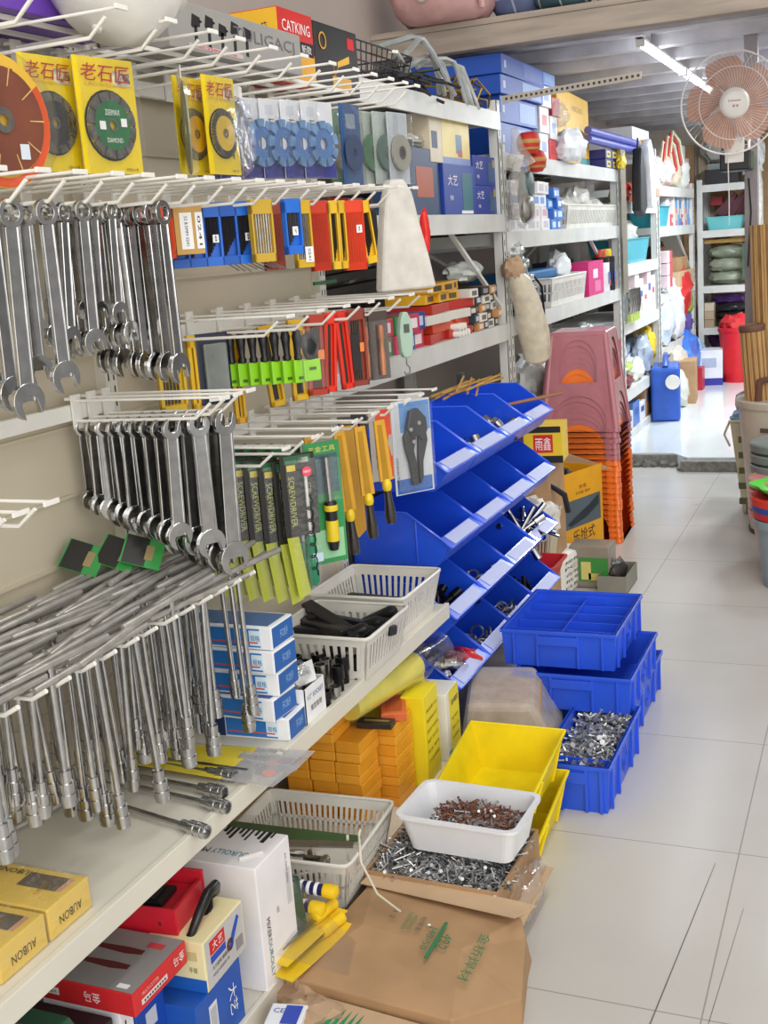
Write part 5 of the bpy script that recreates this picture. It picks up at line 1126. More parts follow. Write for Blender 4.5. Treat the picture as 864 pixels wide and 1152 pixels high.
fit('zinc rings in the second bin of the lowest row', -1.11, yy(1), .215, 22, 6, ZINC, 'ring'); fit('zinc rings in the third bin of the lowest row', -1.11, yy(2), .215, 20, 7, ZINC, 'ring'); fit('black pieces in the last bin of the lowest row', -1.12, yy(3), .22, 14, 8, BS)
o = MB().blob((0, 0, .05), (.09, .07, .05), 12, .3, 3, 21).build('clear_bag', clearfilm('crinkled_bag', .14, .6, .15, .9, 45)); o.location = (-1.13, yy(0) - .03, .225); tag(o, 'clear bag of grey fittings in the nearest bin of the lowest row', 'bag')
fit('grey fittings inside the clear bag of the nearest lowest bin', -1.13, yy(0) - .03, .255, 16, 12, ZINC, 'socket', .05, .05)
o = MB().blob((0, 0, .035), (.055, .04, .035), 12, .3, 3, 22).build('red_bag', mat('red_film', 'c2202a', .3)); o.location = (-1.085, yy(0) + .07, .215); tag(o, 'shiny red plastic bag in the nearest bin of the lowest row', 'bag')
# kindling sticks on the top row
for i in range(9):
    o = MB().tube([(0, -.17, 0), (0, .17, .01)], .004, 5).build('wooden_stick', mat('straw_wood', 'c29443', .6, var=.2)); o.location = (-1.30 + .012 * i, 3.62 + R.uniform(-.04, .05), .935 + .008 * (i % 3)); o.rotation_euler = (0, 0, R.uniform(-.25, .3)); tag(o, 'thin straw coloured stick lying over the top bins, %s from the back' % ORD[i], 'stick', 'straw coloured sticks on the bins')
o = MB().tube([(0, -.1, 0), (0, .1, .02)], .006, 6).build('wooden_stick', mat('brown_wood', '8f6242', .5)); o.location = (-1.06, 3.75, .875); o.rotation_euler = (0, 0, -.9); tag(o, 'brown wooden handle lying in the last bin of the top row', 'stick')
# ------------------------------------------------------------------ stacked plastic stools
MAUVE = mat('mauve_plastic', 'b3707a', .3, var=.05, coat=.2); ORNG = mat('orange_stool_plastic', 'f57a2a', .33, var=.05, coat=.2)
def make_stool(m):
    t = T('plastic_stool', 'x', 'stool'); H = .455; a, b = .132, .18
    MB().frus((-a - .004, a + .004, -a - .004, a + .004), (-a, a, -a, a), H - .03, H).build('seat', m, t, .012, 3)
    arch = lambda w, z0_, z1_, n=7: [(-w * math.cos(PI / 2 * i / n), z0_ + (z1_ - z0_) * math.sin(PI / 2 * i / n)) for i in range(n + 1)]
    half = [(0, H - .02), (-a + .01, H - .02), (-b + .01, 0), (-b + .055, 0)] + arch(.125, .04, .165) + [(0, .225)] + [(-.085, .225)] + arch(.085, .30, .418)
    for k in range(4):
        mb = MB(); rot = Matrix.Rotation(k * PI / 2, 4, 'Z'); sh = (b - a) / H
        for s in (-1, 1):
            poly = [(u * s, z) for u, z in half]
            vs = []
            for th in (0, .003):
                for u, z in poly: vs.append(rot @ V((u, -(b - sh * z) + th, z)))
            n = len(poly)
            mb.add(vs, [tuple(range(n)), tuple(range(n, 2 * n))[::-1]] + [(i, (i + 1) % n, n + (i + 1) % n, n + i) for i in range(n)])
        mb.build('side_panel', m, t)
    for sx_ in (-1, 1):
        for sy_ in (-1, 1):
            MB().tube([(sx_ * (b - .012), sy_ * (b - .012), 0), (sx_ * (b - .012) * .995, sy_ * (b - .012) * .995, .012), (sx_ * (a - .012), sy_ * (a - .012), H - .015)], [.022, .018, .016], 10).build('leg', m, t)
    MB().box(-b - .004, b + .004, -b - .004, b + .004, 0, .0).box(-b - .003, -b + .045, -b - .003, -b + .003, 0, .016).box(b - .045, b + .003, -b - .003, -b + .003, 0, .016).box(b - .003, b + .003, -b, -b + .045, 0, .016).box(b - .003, b + .003, b - .045, b, 0, .016).build('foot_rim', m, t)
    return t
so, sm_ = make_stool(ORNG), make_stool(MAUVE)
for i in range(21):
    or_ = i < 15; lb = '%s plastic stool nested in the tall stack, %s from the floor' % ('orange' if or_ else 'mauve', ORD[i]); gp = 'stacked %s stools' % ('orange' if or_ else 'mauve')
    loc = (-1.285 + R.uniform(-.003, .003), 5.40 + R.uniform(-.003, .003), .026 * i); p = so if or_ else sm_
    if i in (0, 15): p.location = loc; p.rotation_euler.z = .04; p['label'] = lb; p['group'] = gp
    else: dup(p, loc, .04 + R.uniform(-.01, .01), lb, gp)

# ------------------------------------------------------------------ boxes and baskets on the floor before the stools
t = T('drill_carton', 'yellow open carton printed with a dark tool and black characters', 'box', (-1.30, 4.86, 0), -.345)
a, b, h = .14, .155, .40
mb = MB().box(-a, a, -b, b, 0, .004).box(-a, -a + .004, -b, b, 0, h).box(a - .004, a, -b, b, 0, h + .03).box(-a, a, -b, -b + .004, 0, h).box(-a, a, b - .004, b, 0, h + .02)
mb.build('box_wall', CB('e6a51e'), t)
MB().prism([(-a, h), (a - .004, h), (a - .004, h - .11), (-a, h - .11)], -b - .002, -b - .0006, 'XZ').build('folded_flap', CB('cfc3ae'), t)
MB().prism([(-a, h), (a, h), (a + .05, h + .01), (-a + .02, h + .08)], b, b + .003, 'XZ').build('side_flap', KRAFT2, t)
patch(t, 'photo_panel', (a, 0, .25), *FX, .27, .12, CB('54626a')); patch(t, 'black_band', (a, 0, .045), *FX, .305, .088, CB('221f1c'))
MB().prism([(-.12, .215), (-.05, .24), (.05, .27), (.12, .30), (.12, .26), (.06, .235), (.02, .22), (-.1, .2)], a + .001, a + .0025).build('printed_tool', CB('26323a'), t)
words(t, '乐抢式', (a, .0, .15), *FX, .055, INK, .17, .001); words(t, '充电', (a, .0, .36), *FX, .02, C('7b4a12'), .06, .001); words(t, '多功能 电动', (a, .0, .335), *FX, .014, C('7b4a12'), .11, .001)
patch(t, 'printed_box', (-.03, -b, .2), *FY, .07, .09, CB('3a2f1a')); words(t, '充电钻', (.04, -b, .12), *FY, .016, INK, .06, .001); patch(t, 'printed_figure', (-.07, -b, .06), *FY, .06, .1, CB('2a2418'))
for i in range(5):
    o = MB().tube([(-.05, 0, 0), (.05, 0, .02)], .014, 10).box(.04, .062, -.016, .016, .0, .035).build('power_cable', BLACK if i % 2 else DARK); o.location = (-1.34 + .03 * i, 4.83 + .02 * i, .37); o.rotation_euler = (0, -.2, i * .8); tag(o, 'black tool part lying in the yellow open carton, %s from the back' % ORD[i], 'tool part', 'black parts in the yellow carton')
carton('kraft_carton', 'tall kraft carton standing behind the parts bins', 'box', -1.46, -1.17, 4.28, 4.52, 0, .555, KRAFT)
t, sx, sy, sz = carton('yellow_box', 'black and yellow carton with a red square of white characters', 'box', -1.40, -1.13, 4.31, 4.47, .5555, .70, CB('e8c62c'), None, .12)
patch(t, 'red_square', (.06, -sy / 2, .075), *FY, .075, .07, CB('cf2b22')); words(t, '雨鑫', (.06, -sy / 2 - .0004, .075), *FY, .05, WINK, .06, .001); patch(t, 'black_band', (0, -sy / 2, .014), *FY, sx, .028, INK); patch(t, 'black_band', (0.02, -sy / 2, .13), *FY, sx * .8, .024, INK); words(t, 'TOOLS', (0, -sy / 2 - .0004, .014), *FY, .012, C('e8c62c'), .1, .001); patch(t, 'purple_star', (-.04, -sy / 2 - .0003, .1), *FY, .05, .05, CB('57335f'))
b3 = basket('plastic_basket', 'beige slotted tub with black print behind the third row of parts bins', (-1.28, 4.22, .16), .1, .30, .24, .22, .03, mat('beige_plastic', 'cdc6ac', .4), bars=22); words(b3, 'USP', (-.06, -.11, .14), *FY, .03, INK, .1, .01)
carton('kraft_carton', 'low carton under the beige slotted tub', 'box', -1.42, -1.15, 4.1, 4.33, 0, .1595, KRAFT)
o = MB().blob((0, 0, .06), (.12, .09, .07), 14, .35, 3, 31).build('white_bag', mat('white_film', 'dcd9d2', .4)); o.location = (-1.24, 4.24, .3); tag(o, 'crumpled white bag bulging over the beige tub', 'bag')
o = MB().tube([(-.1, 0, 0), (-.06, .0, .06), (.03, 0, .08), (.10, .0, .03), (.11, .01, -.04)], .012, 8).build('black_hose', BLACK); o.location = (-1.22, 4.32, .40); tag(o, 'black hose looping out of the beige tub', 'hose')
t = T('plastic_basin', 'shallow red basin tucked under the third row of parts bins', 'basin', (-1.19, 4.02, .16)); tubshell(t, .12, .10, .09, .075, .09, PL('c4262a'), .003, 'basin_wall')
carton('kraft_carton', 'kraft carton under the red basin', 'box', -1.30, -1.09, 3.93, 4.1, 0, .1595, KRAFT)
t, sx, sy, sz = carton('sack', 'white printed sack with black characters behind the top blue crate', 'sack', -1.36, -1.13, 4.32, 4.62, 0, .165, mat('woven_sack', 'e6e3dc', .6, bump=.1), None, -.15, .025)
for k in range(5): words(t, ('金属材料 24', 'NET 10KG ABC', '水泥钉 钢钉', 'WT 1000 PCS', '品质保证')[k], (-.01, -sy / 2, .135 - .026 * k), *FY, .014, INK, .19, .001); words(t, ('规格', 'PCS', '合格', '批号', '日期')[k], (sx / 2, .0, .135 - .026 * k), *FX, .013, INK, .16, .001)
t = T('garden_pack', 'clear block pack with a green and yellow photo card', 'pack', (-1.075, 4.56, 0), 0)
MB().box(-.085, .085, -.06, .06, .0, .18).build('pack_body', mat('smoky_pack', '8d8478', .3, coat=.3), t, .015, 3); patch(t, 'photo_card', (.015, -.06, .08), *FY, .12, .1, CB('3b8a3c')); patch(t, 'yellow_shape', (-.015, -.0605, .075), *FY, .04, .075, CB('d8c878')); patch(t, 'yellow_shape', (.02, -.0605, .05), *FY, .05, .03, CB('d2bf60')); patch(t, 'price_tag', (.05, -.0606, .04), *FY, .03, .015, PAPER)
t, a_, b_, h_ = open_box('metal_tray', 'grey metal tray holding dark parts beside the photo card pack', 'tray', -1.03, -.915, 4.43, 4.66, 0, .075, mat('grey_tray', '8f8d80', .5, .3), .0, .003)
o = MB().blob((0, 0, .06), (.035, .07, .045), 10, .4, 3, 14).build('dark_parts', mat('oily_parts', '45423c', .5, .4)); o.location = (-.975, 4.56, .004); tag(o, 'dark oily parts heaped in the grey metal tray', 'parts', None, 'stuff')

# ------------------------------------------------------------------ racks along the left wall
def rack(name, label, y0, y1, zs, x0=-2.0, x1=-1.5, z0=0., top=None, braces=True, mat_=RACK, slots=True):
    t = T(name, label, 'rack', (0, 0, z0)); top = top or max(zs) + .04
    for x in (x0, x1 - .04):
        for y in (y0, y1 - .045):
            mb = MB().box(x, x + .04, y, y + .003, 0, top - z0).box(x + (.037 if x > -1.7 else 0), x + (.04 if x > -1.7 else .003), y, y + .045, 0, top - z0)
            if slots and x > -1.7:
                for k in range(int((top - z0 - .1) / .05)): mb.box(x + .0402, x + .0408, y + .02, y + .027, .08 + k * .05, .105 + k * .05, 1)
            mb.build('upright', [mat_, DARK], t)
    for z in zs:
        z -= z0
        MB().box(x1 - .012, x1 + .002, y0 + .003, y1 - .003, z - .07, z + .002).box(x0 - .002, x0 + .01, y0 + .003, y1 - .003, z - .07, z + .002).box(x0, x1, y0 + .003, y0 + .012, z - .05, z).box(x0, x1, y1 - .012, y1 - .003, z - .05, z).build('beam', mat_, t)
        MB().box(x0 + .01, x1 - .012, y0 + .01, y1 - .01, z - .012, z).build('shelf_board', mat_, t)
    if braces:
        MB().tube([(x0 + .02, y0 + .5, zs[1] - z0 - .5), (x0 + .02, y1 - .05, zs[1] - z0 - .05)], .012, 4).tube([(x0 + .02, y1 - .4, zs[1] - z0 - .5), (x0 + .02, y0 + .2, zs[1] - z0 - .05)], .012, 4).build('brace', mat_, t)
        MB().tube([(x1 - .03, y1 - .04, zs[1] - z0 - .38), (x1 - .06, y1 - .55, zs[1] - z0 - .06)], .011, 4).build('brace', mat_, t)
    return t
ZA, ZBr, ZC, ZD = (1.925, 1.51, 1.05, .58, .12), (1.765, 1.435, 1.06, .62, .12), (1.58, 1.19, .83, .40, .12), (1.70, 1.41, .93, .53, .17)
rack('metal_rack', 'grey steel rack bay just behind the parts bins', 3.0, 4.965, ZA, top=1.975)
rack('metal_rack', 'grey steel rack bay beside the stool stack', 4.97, 7.36, ZBr, top=1.80)
rack('metal_rack', 'narrow grey rack bay beyond the hanging black bag', 7.41, 8.70, ZC, z0=.075, top=1.95)
rack('metal_rack', 'far grey rack bay holding the red packages', 8.75, 10.5, ZD, z0=.075, top=1.75)
t = T('metal_rack', 'white rack facing down the aisle against the back wall', 'rack', (0, 10.6, .075))
for x in (-1.49, -1.07):
    for y in (0, .4): MB().box(x, x + .045, y, y + .04, 0, 1.70).build('upright', RACK, t)
for z in (1.73, 1.35, .88, .52): MB().box(-1.445, -1.07, .0, .012, z - .075 - .06, z - .075).box(-1.45, -1.05, .012, .43, z - .09, z - .075).build('shelf_board', RACK, t)
t = T('metal_rack', 'white rack section at the right end of the back wall behind the fan post', 'rack', (0, 10.6, .075))
for x in (-.62, -.2):
    for y in (0, .4): MB().box(x, x + .045, y, y + .04, 0, 1.70).build('upright', RACK, t)
for z in (1.73, 1.35, .88, .52): MB().box(-.6, -.17, .0, .43, z - .1, z - .075).build('shelf_board', RACK, t)

# ------------------------------------------------------------------ goods on the racks
def bag(label, x, y, z, rx, ry, rz_, col, seed, name='plastic_bag', amp=.32, m=None, cat='bag', rough=.3):
    o = MB().blob((0, 0, rz_ * .92), (rx, ry, rz_), 14, amp, 2.6, seed, flat=-rz_ * .9).build(name, m or mat('bag_' + col, col, rough, var=.08)); o.location = (x, y, z); return tag(o, label, cat)
def shelf_row(where, group, x, y0, z, items, gap=.004):
    """cartons side by side along a shelf; items: (label, width along Y, height, depth, colour, text, text colour)"""
    y = y0
    for lb, w_, h_, d_, col, tx, tcol in items:
        t, sx, sy, sz = carton('goods_box', '%s %s' % (lb, where), 'box', x - d_, x, y, y + w_ - gap, z + .0005, z + h_, CB(col), None, R.uniform(-.03, .03))
        if tx: words(t, tx, (sx / 2, 0, sz * .6), *FX, min(sz * .22, .05), mat('print_' + tcol, tcol, .5), min(sy * .7, sz * .22 * len(tx) * .9), .001)
        elif tcol: patch(t, 'printed_panel', (sx / 2, 0, sz * .5), *FX, sy * .55, sz * .45, CB(tcol))
        y += w_
# bay A, second shelf
zA = 1.51
shelf_row('on the rack shelf behind the grinding discs', None, -1.52, 3.90, zA, [('tall navy pack with orange figures', .34, .235, .15, '263f66', '', 'b0573a'), ])
t, sx, sy, sz = carton('goods_box', 'navy and teal tool carton beside the tall navy pack', 'box', -1.72, -1.515, 4.255, 4.62, zA + .0005, 1.70, CB('20409c')); words(t, '大艺', (sx / 2, -.08, .13), *FX, .04, WINK, .11, .001); patch(t, 'printed_tool', (sx / 2, .09, .09), *FX, .12, .14, CB('2f6f7c')); patch(t, 'white_strip', (sx / 2, .08, .012), *FX, .14, .012, PAPER); words(t, '锂电', (sx / 2, -.1, .065), *FX, .018, WINK, None, .001)
t, sx, sy, sz = carton('goods_box', 'cream carton with a small blue figure patch on the navy carton', 'box', -1.74, -1.52, 4.15, 4.60, 1.7005, 1.875, CB('d8cdb4'))
patch(t, 'yellow_panel', (sx / 2, .06, sz / 2), *FX, sy * .7, sz * .96, CB('ead88e')); patch(t, 'blue_band', (sx / 2 + .0004, .06, .012), *FX, sy * .7, .024, CB('7f93c8')); patch(t, 'blue_patch', (sx / 2 + .0004, .09, .075), *FX, .07, .07, CB('6f88a8')); patch(t, 'red_patch', (sx / 2 + .0006, .1, .04), *FX, .05, .025, CB('b5605a')); patch(t, 'dark_patch', (sx / 2, -.18, .08), *FX, .06, .06, CB('39486a'))
for k, (z_, lb) in enumerate(((zA + .0005, 'lower'), (zA + .118, 'upper'))):
    t, sx, sy, sz = carton('goods_box', 'small navy tool carton at the end of the rack bay, %s of two' % lb, 'box', -1.70, -1.52, 4.625, 4.93, z_, z_ + .1165, CB('1f3a94'), 'small navy tool cartons')
    words(t, '大艺', (sx / 2, -.07, .08), *FX, .032, WINK, .09, .001); patch(t, 'printed_tool', (sx / 2, .09, .055), *FX, .09, .08, CB('35567e')); patch(t, 'gold_mark', (sx / 2 + .0004, .12, .09), *FX, .03, .03, CB('a98f52')); words(t, '电锤', (sx / 2, -.09, .035), *FX, .014, WINK, None, .001)
t, sx, sy, sz = carton('goods_box', 'dark blue carton with faint lettering behind the small navy ones', 'box', -1.95, -1.72, 4.50, 4.93, zA + .0005, 1.84, CB('14234d')); words(t, '劲 霸', (sx / 2, .03, .22), *FX, .035, C('a8b4cf'), .13, .001)
bag('silver foil bag on the tall navy pack', -1.59, 4.07, 1.745, .06, .14, .03, 'b9b4ac', 41, rough=.15)
# bay A top: wire goods
GALV = mat('galvanised_wire', 'c3c8c8', .3, .5, var=.15); BRS = mat('brass_wire', '8c6f35', .35, .8, var=.2); BLK = mat('black_wire', '232226', .5)
for i in range(9):
    y = 4.20 + .048 * i; o = MB().tube([(.02, .16, 0), (.03, .10, .05), (.02, .02, .15), (.0, .0, .19), (-.02, -.05, .2), (-.05, -.22, .17)] if i < 2 else [(.02, .10, 0), (.03, .05, .04), (.02, .0, .12 + .01 * (i % 3)), (-.0, -.03, .15), (-.06, -.16, .13)], .011 if i < 2 else .008, 8).build('wire_bracket', GALV)
    o.location = (-1.54, y, 1.935); o.rotation_euler = (R.uniform(-.2, .2), R.uniform(-.2, .1), R.uniform(-.3, .3)); tag(o, 'galvanised bracket heaped on the rack top, %s from the near end' % ORD[i], 'bracket', 'galvanised brackets on the rack top')
for i in range(14):
    o = MB().tube([(0, -.06, 0), (.03, 0, .03 + .01 * (i % 4)), (.0, .07, .02), (-.1, .09, 0)], .005, 6).build('brass_hook', BRS); o.location = (-1.56 - .012 * (i % 5), 4.55 + .026 * i, 1.94 + .018 * (i % 4)); o.rotation_euler = (R.uniform(-.8, .8), R.uniform(-.5, .5), R.uniform(-1, 1)); tag(o, 'brass coloured wire hook in the heap on the rack top, %s from the near end' % ORD[i], 'hook', 'brass hooks on the rack top')
def wire_basket(label, x, y, z, sx, sy, h, m):
    t = T('wire_basket', label, 'basket', (x, y, z)); mb = MB()
    for k in range(5): 
        f = .85 + .15 * k / 4; mb.tube([(-sx * f, -sy * f, h * k / 4), (sx * f, -sy * f, h * k / 4), (sx * f, sy * f, h * k / 4), (-sx * f, sy * f, h * k / 4)], .003, 5, closed=True)
    mb.build('wire_ring', m, t); mb = MB()
    for i in range(12):
        u = -1 + 2 * i / 11
        for s in (-1, 1): mb.tube([(u * sx * .85, s * sy * .85, 0), (u * sx, s * sy, h)], .002, 4).tube([(s * sx * .85, u * sy * .85, 0), (s * sx, u * sy, h)], .002, 4)
    mb.build('wire_rib', m, t); return t
wire_basket('black wire basket on the rack top behind the price arms', -1.64, 3.75, 1.93, .13, .24, .11, BLK)
for i in range(12):
    o = MB().tube([(0, -.12, 0), (.03, -.03, .03), (-.02, .05, .02), (.02, .12, 0)], .006, 6).build('black_wire_tangle', BLK); o.location = (-1.53 - .016 * (i % 5), 3.90 + .03 * i, 1.935 + .014 * (i % 4)); o.rotation_euler = (R.uniform(-.4, .4), 0, R.uniform(-1.2, 1.2)); tag(o, 'tangled black wire piece on the rack top, %s beyond the black basket' % ORD[i], 'wire', 'black wires on the rack top')
for i in range(3):
    o = MB().tube([(0, -.35, 0), (0, .35, .02)], .006, 6).build('white_rod', WHITE); o.location = (-1.56 - .03 * i, 4.05 + .05 * i, 2.02 + .01 * i); o.rotation_euler = (0, 0, .3); tag(o, 'long white rod lying over the black wires on the rack top, %s from the front' % ORD[i], 'rod', 'white rods on the rack top')
# bay A third shelf
zA = 1.05
def pile(where, group, cols, x, y0, y1, z, n, dims, name='small_pack', cat='pack', txt=None, layers=3, lbl='small box'):
    """loose rows of little cartons, each its own thing"""
    i = 0; per = -(-n // layers); proto = {}
    for l in range(layers):
        for k in range(per):
            if i >= n: return
            c = cols[(i * 3 + l) % len(cols)]; y = y0 + (y1 - y0) * (k + .5 * (l % 2) * .6) / per
            lab = '%s %s %s, layer %s, %s along' % (c[1], lbl, where, ORD[l], ORD[k])
            loc = (x - dims[0] / 2 - R.uniform(0, .03), y + dims[1] / 2, z + l * (dims[2] + .0008) + .0005)
            if c not in proto:
                t = T(name, lab, cat, loc, R.uniform(-.12, .12), group); MB().box(-dims[0] / 2, dims[0] / 2, -dims[1] / 2, dims[1] / 2, 0, dims[2]).build('box_body', CB(c[0]), t, .002)
                if len(c) > 2: patch(t, 'printed_panel', (dims[0] / 2, 0, dims[2] / 2), *FX, dims[1] * .6, dims[2] * .55, CB(c[2]))
                proto[c] = t
            else: dup(proto[c], loc, R.uniform(-.12, .12), lab, group)
            i += 1
pile('on the shelf below the frosted pack', 'bright packs on the low rack shelf', [('2d7a45', 'green', 'b8c9b4'), ('c2304a', 'crimson', 'e4d3d6'), ('2e3f8f', 'navy', 'c3c9e4'), ('b93a5c', 'pink red', 'f0dfe4')], -1.515, 3.60, 4.0, zA, 8, (.16, .10, .062), layers=2, lbl='pack')
pile('lying beside the bright packs', 'long red boxes on the rack shelf', [('b52a1e', 'dark red'), ('c9431f', 'orange red'), ('d7d2c8', 'white')], -1.515, 4.02, 4.50, zA, 8, (.2, .23, .034), name='long_box', cat='box', layers=4, lbl='long box')
pile('on top of the long red boxes', 'yellow boxes on the rack shelf', [('dfa91d', 'yellow', '54401a'), ('d39a16', 'deep yellow', '3b2f16'), ('5a2420', 'maroon', '7c4038')], -1.53, 4.08, 4.42, zA + .142, 6, (.16, .12, .036), name='long_box', cat='box', layers=2, lbl='box')
pile('in the dark heap by the rack upright', 'black and tan boxes by the upright', [('23252b', 'black', '8f8f94'), ('2a3a4c', 'slate', 'c8ccd2'), ('1b1b1f', 'jet black', 'd8cfc0'), ('c58a55', 'tan', 'e6d8c6'), ('e2ddd4', 'off white', '6c6a66')], -1.51, 4.50, 4.90, zA, 25, (.16, .078, .034), layers=5, lbl='box')
for i in range(7):
    o = MB().tube([(0, 0, 0), (-.2, 0, .005)], .013, 10).build('white_tube', WHITE); o.location = (-1.51, 4.30 + .035 * (i % 4), zA + .014 + .026 * (i // 4) ); o.rotation_euler = (0, 0, R.uniform(-.1, .1)); o.location.x += .012; tag(o, 'white tube end poking over the shelf edge, %s from the near end' % ORD[i], 'tube', 'white tubes by the red boxes')
# dark back of bay A shelf and lower: hoses, coils, planks
for i, (y, r, z_) in enumerate(((4.45, .19, .585), (4.5, .18, .625), (4.47, .19, .665), (4.52, .175, .705), (4.05, .18, .59), (4.08, .17, .63), (4.1, .18, .67))):
    mb = MB()
    for k in range(4): mb.tube([((r - .014 * k) * math.cos(a), (r - .014 * k) * math.sin(a), .012 * (k % 2)) for a in [2 * PI * j / 26 for j in range(26)]], .010, 6, closed=True)
    o = mb.build('hose_coil', mat('pale_hose' if i % 2 else 'grey_hose', 'b7b6a8' if i % 2 else '868880', .35, var=.1)); o.location = (-1.72, y, z_ + .01); tag(o, 'coil of pale hose on the low rack shelf, %s of its two stacks' % ORD[i], 'hose', 'hose coils on the low rack shelf')
for i in range(6):
    o = MB().box(-.04, .04, -.5, .5, 0, .03).build('dark_profile', mat('dark_profile', '4a4845', .6)); o.location = (-1.93 + .0 * i, 4.3, 1.2 + .05 * i); o.rotation_euler = (R.uniform(-.03, .03), 0, 0); tag(o, 'long dark strip stored at the back of the rack bay, %s from below' % ORD[i], 'strip', 'dark strips at the back of the rack')
for i in range(4): bag('clear bag of grey fittings at the back of the rack shelf, %s along' % ORD[i], -1.78, 4.1 + .2 * i, 1.052, .1, .09, .06 + .01 * i, '6b6d68', 50 + i)
bag('white and green bag behind the rack upright', -1.62, 4.72, 1.245, .07, .16, .045, 'c9cfc9', 57)
# long pale bags and toys hanging on the rack upright
t = T('plastic_bag', 'long cream bag of rolled paper hanging on the rack upright', 'bag', (-1.44, 5.0, 1.25), 0)
b = MB(); b.tube([(-.02, -.10, .02), (0, -.06, -.03), (.01, .0, -.12), (.02, .06, -.26), (.02, .10, -.36), (.02, .12, -.40)], [.03, .05, .06, .07, .065, .02], 14).build('bag_body', film('cream_film', 'e6dcc6', .82, .3), t)
b = MB().blob((-.02, -.09, .035), (.05, .06, .05), 10, .35, 3, 12).build('brown_top', mat('brown_paper', 'b89a7c'), t)
t = T('plastic_bag', 'clear bag of round metal fittings hanging on the rack upright', 'bag', (-1.45, 5.06, 1.80), 0)
MB().blob((0, 0, -.2), (.05, .11, .14), 14, .2, 2.4, 15).tube([(0, -.06, .06), (0, -.02, -.02), (0, 0, -.08)], [.015, .03, .07], 10).build('bag_film', film('hanging_film', 'd9d4cb', .3, .15), t)
mb = MB().lathe([(0, -.02), (.06, -.02), (.065, 0), (.05, .02), (.03, .024), (0, .024)], 20, 0, 'X', (.03, -.02, -.27)); mb.build('metal_cap', SATIN, t)
mb = MB().lathe([(0, -.02), (.06, -.02), (.065, 0), (.05, .02), (0, .024)], 20, 0, 'X', (.03, -.01, -.17)).lathe([(0, -.02), (.05, -.02), (.055, 0), (0, .024)], 20, 0, 'X', (.0, .06, -.22)); mb.build('teal_grating', mat('teal_steel', '53696b', .4, .6), t)
for i, (y, z_) in enumerate(((5.10, 1.80), (5.19, 1.728))):
    t = T('wooden_rattle', 'red and tan striped round rattle hanging on the rack upright, %s' % ('upper' if i == 0 else 'lower'), 'toy', (-1.42, y, z_), .3)
    t.scale = (.85, .85, .85)
    MB().lathe([(0, -.055), (.04, -.05), (.056, -.025), (.06, 0)], 20).lathe([(.06, .018), (.05, .045), (.035, .055), (0, .056)], 20).build('red_half', C('c22f26', .4), t); MB().lathe([(.0605, -.001), (.063, .008), (.0605, .019)], 20).lathe([(.05, -.034), (.057, -.03), (.059, -.02)], 20).build('tan_band', C('b98a45', .5), t)
t = T('blue_ribbon', 'small blue knotted ribbon beside the hanging rattles', 'ribbon', (-1.43, 5.05, 1.70)); MB().blob((0, 0, 0), (.012, .03, .012), 8, .5, 3, 2).blob((0, .0, 0), (.012, .012, .03), 8, .5, 3, 5).build('knot', C('2e66c0', .4), t)
t = T('plastic_strip', 'pale perforated angle strip reaching over the aisle from the rack top', 'strip', (-1.49, 4.98, 1.965), 0, None, (0, -.02, -.22))
MB().box(0, .62, -.002, .002, 0, .028).build('angle_strip', mat('pale_strip', 'b9b1a6', .5), t); mb = MB()
for k in range(26): mb.box(.015 + k * .0235, .026 + k * .0235, -.0026, -.0021, .009, .019)
mb.build('punched_slot', DARK, t)
# bay B, top: blue boxes etc
shelf_row_y = None
for i, (y0_, y1_, z0_, z1_, x1_, lb) in enumerate(((5.06, 5.62, 1.90, 2.01, -1.52, 'lower'), (5.02, 5.66, 2.011, 2.09, -1.5, 'middle'), (5.0, 5.72, 2.091, 2.17, -1.5, 'topmost'), (5.05, 5.6, 1.766, 1.899, -1.53, 'bottom'))):
    t, sx, sy, sz = carton('storage_box', 'large deep blue box in the stack under the loft beam, %s' % lb, 'box', -1.95, x1_, y0_, y1_, z0_, z1_, CB('1b4fb0'), 'deep blue boxes under the loft beam', R.uniform(-.02, .02))
    patch(t, 'pale_end', (sx / 2, sy * .22, sz / 2), *FX, sy * .45, sz * .75, CB('7fa2da' if i != 2 else '4d6cb8')); patch(t, 'price_tag', (sx / 2, -sy * .42, sz * .5), *FX, .03, .03, CB('b9c6dc'))
for i, (y0_, z0_, w_, h_, col, lb) in enumerate(((5.62, 1.766, .16, .12, 'f0f0f2', 'white'), (5.64, 1.888, .17, .12, 'e6e0e2', 'pale'), (5.68, 2.01, .19, .10, 'eef0f4', 'clean white'), (5.80, 1.766, .14, .10, 'd9484c', 'red banded'), (5.83, 1.868, .14, .11, 'f2f2f4', 'white red edged'), (5.88, 1.98, .15, .09, 'b5242c', 'deep red'), (5.70, 2.111, .25, .06, '6f97dc', 'light blue'))):
    t, sx, sy, sz = carton('goods_box', '%s carton in the pile beside the deep blue boxes' % lb, 'box', -1.75, -1.51, y0_, y0_ + w_, z0_, z0_ + h_ - .002, CB(col)); patch(t, 'printed_panel', (sx / 2, 0, sz * .5), *FX, sy * .5, sz * .4, CB('c43a40' if i % 2 else '8fa9d8'))
t, sx, sy, sz = carton('display_board', 'large bright yellow board box standing on the rack top', 'box', -1.62, -1.56, 6.06, 7.0, 1.766, 2.14, CB('efbb1c'), None, .06); words(t, '新款工具箱', (sx / 2, .1, .3), *FX, .03, C('a8741a'), .3, .001); patch(t, 'teal_foot', (sx / 2, .3, .03), *FX, .3, .05, CB('3d8f93')); patch(t, 'white_edge', (0, sy / 2, sz / 2), (-1, 0, 0), (0, 0, 1), .058, sz, PAPER)
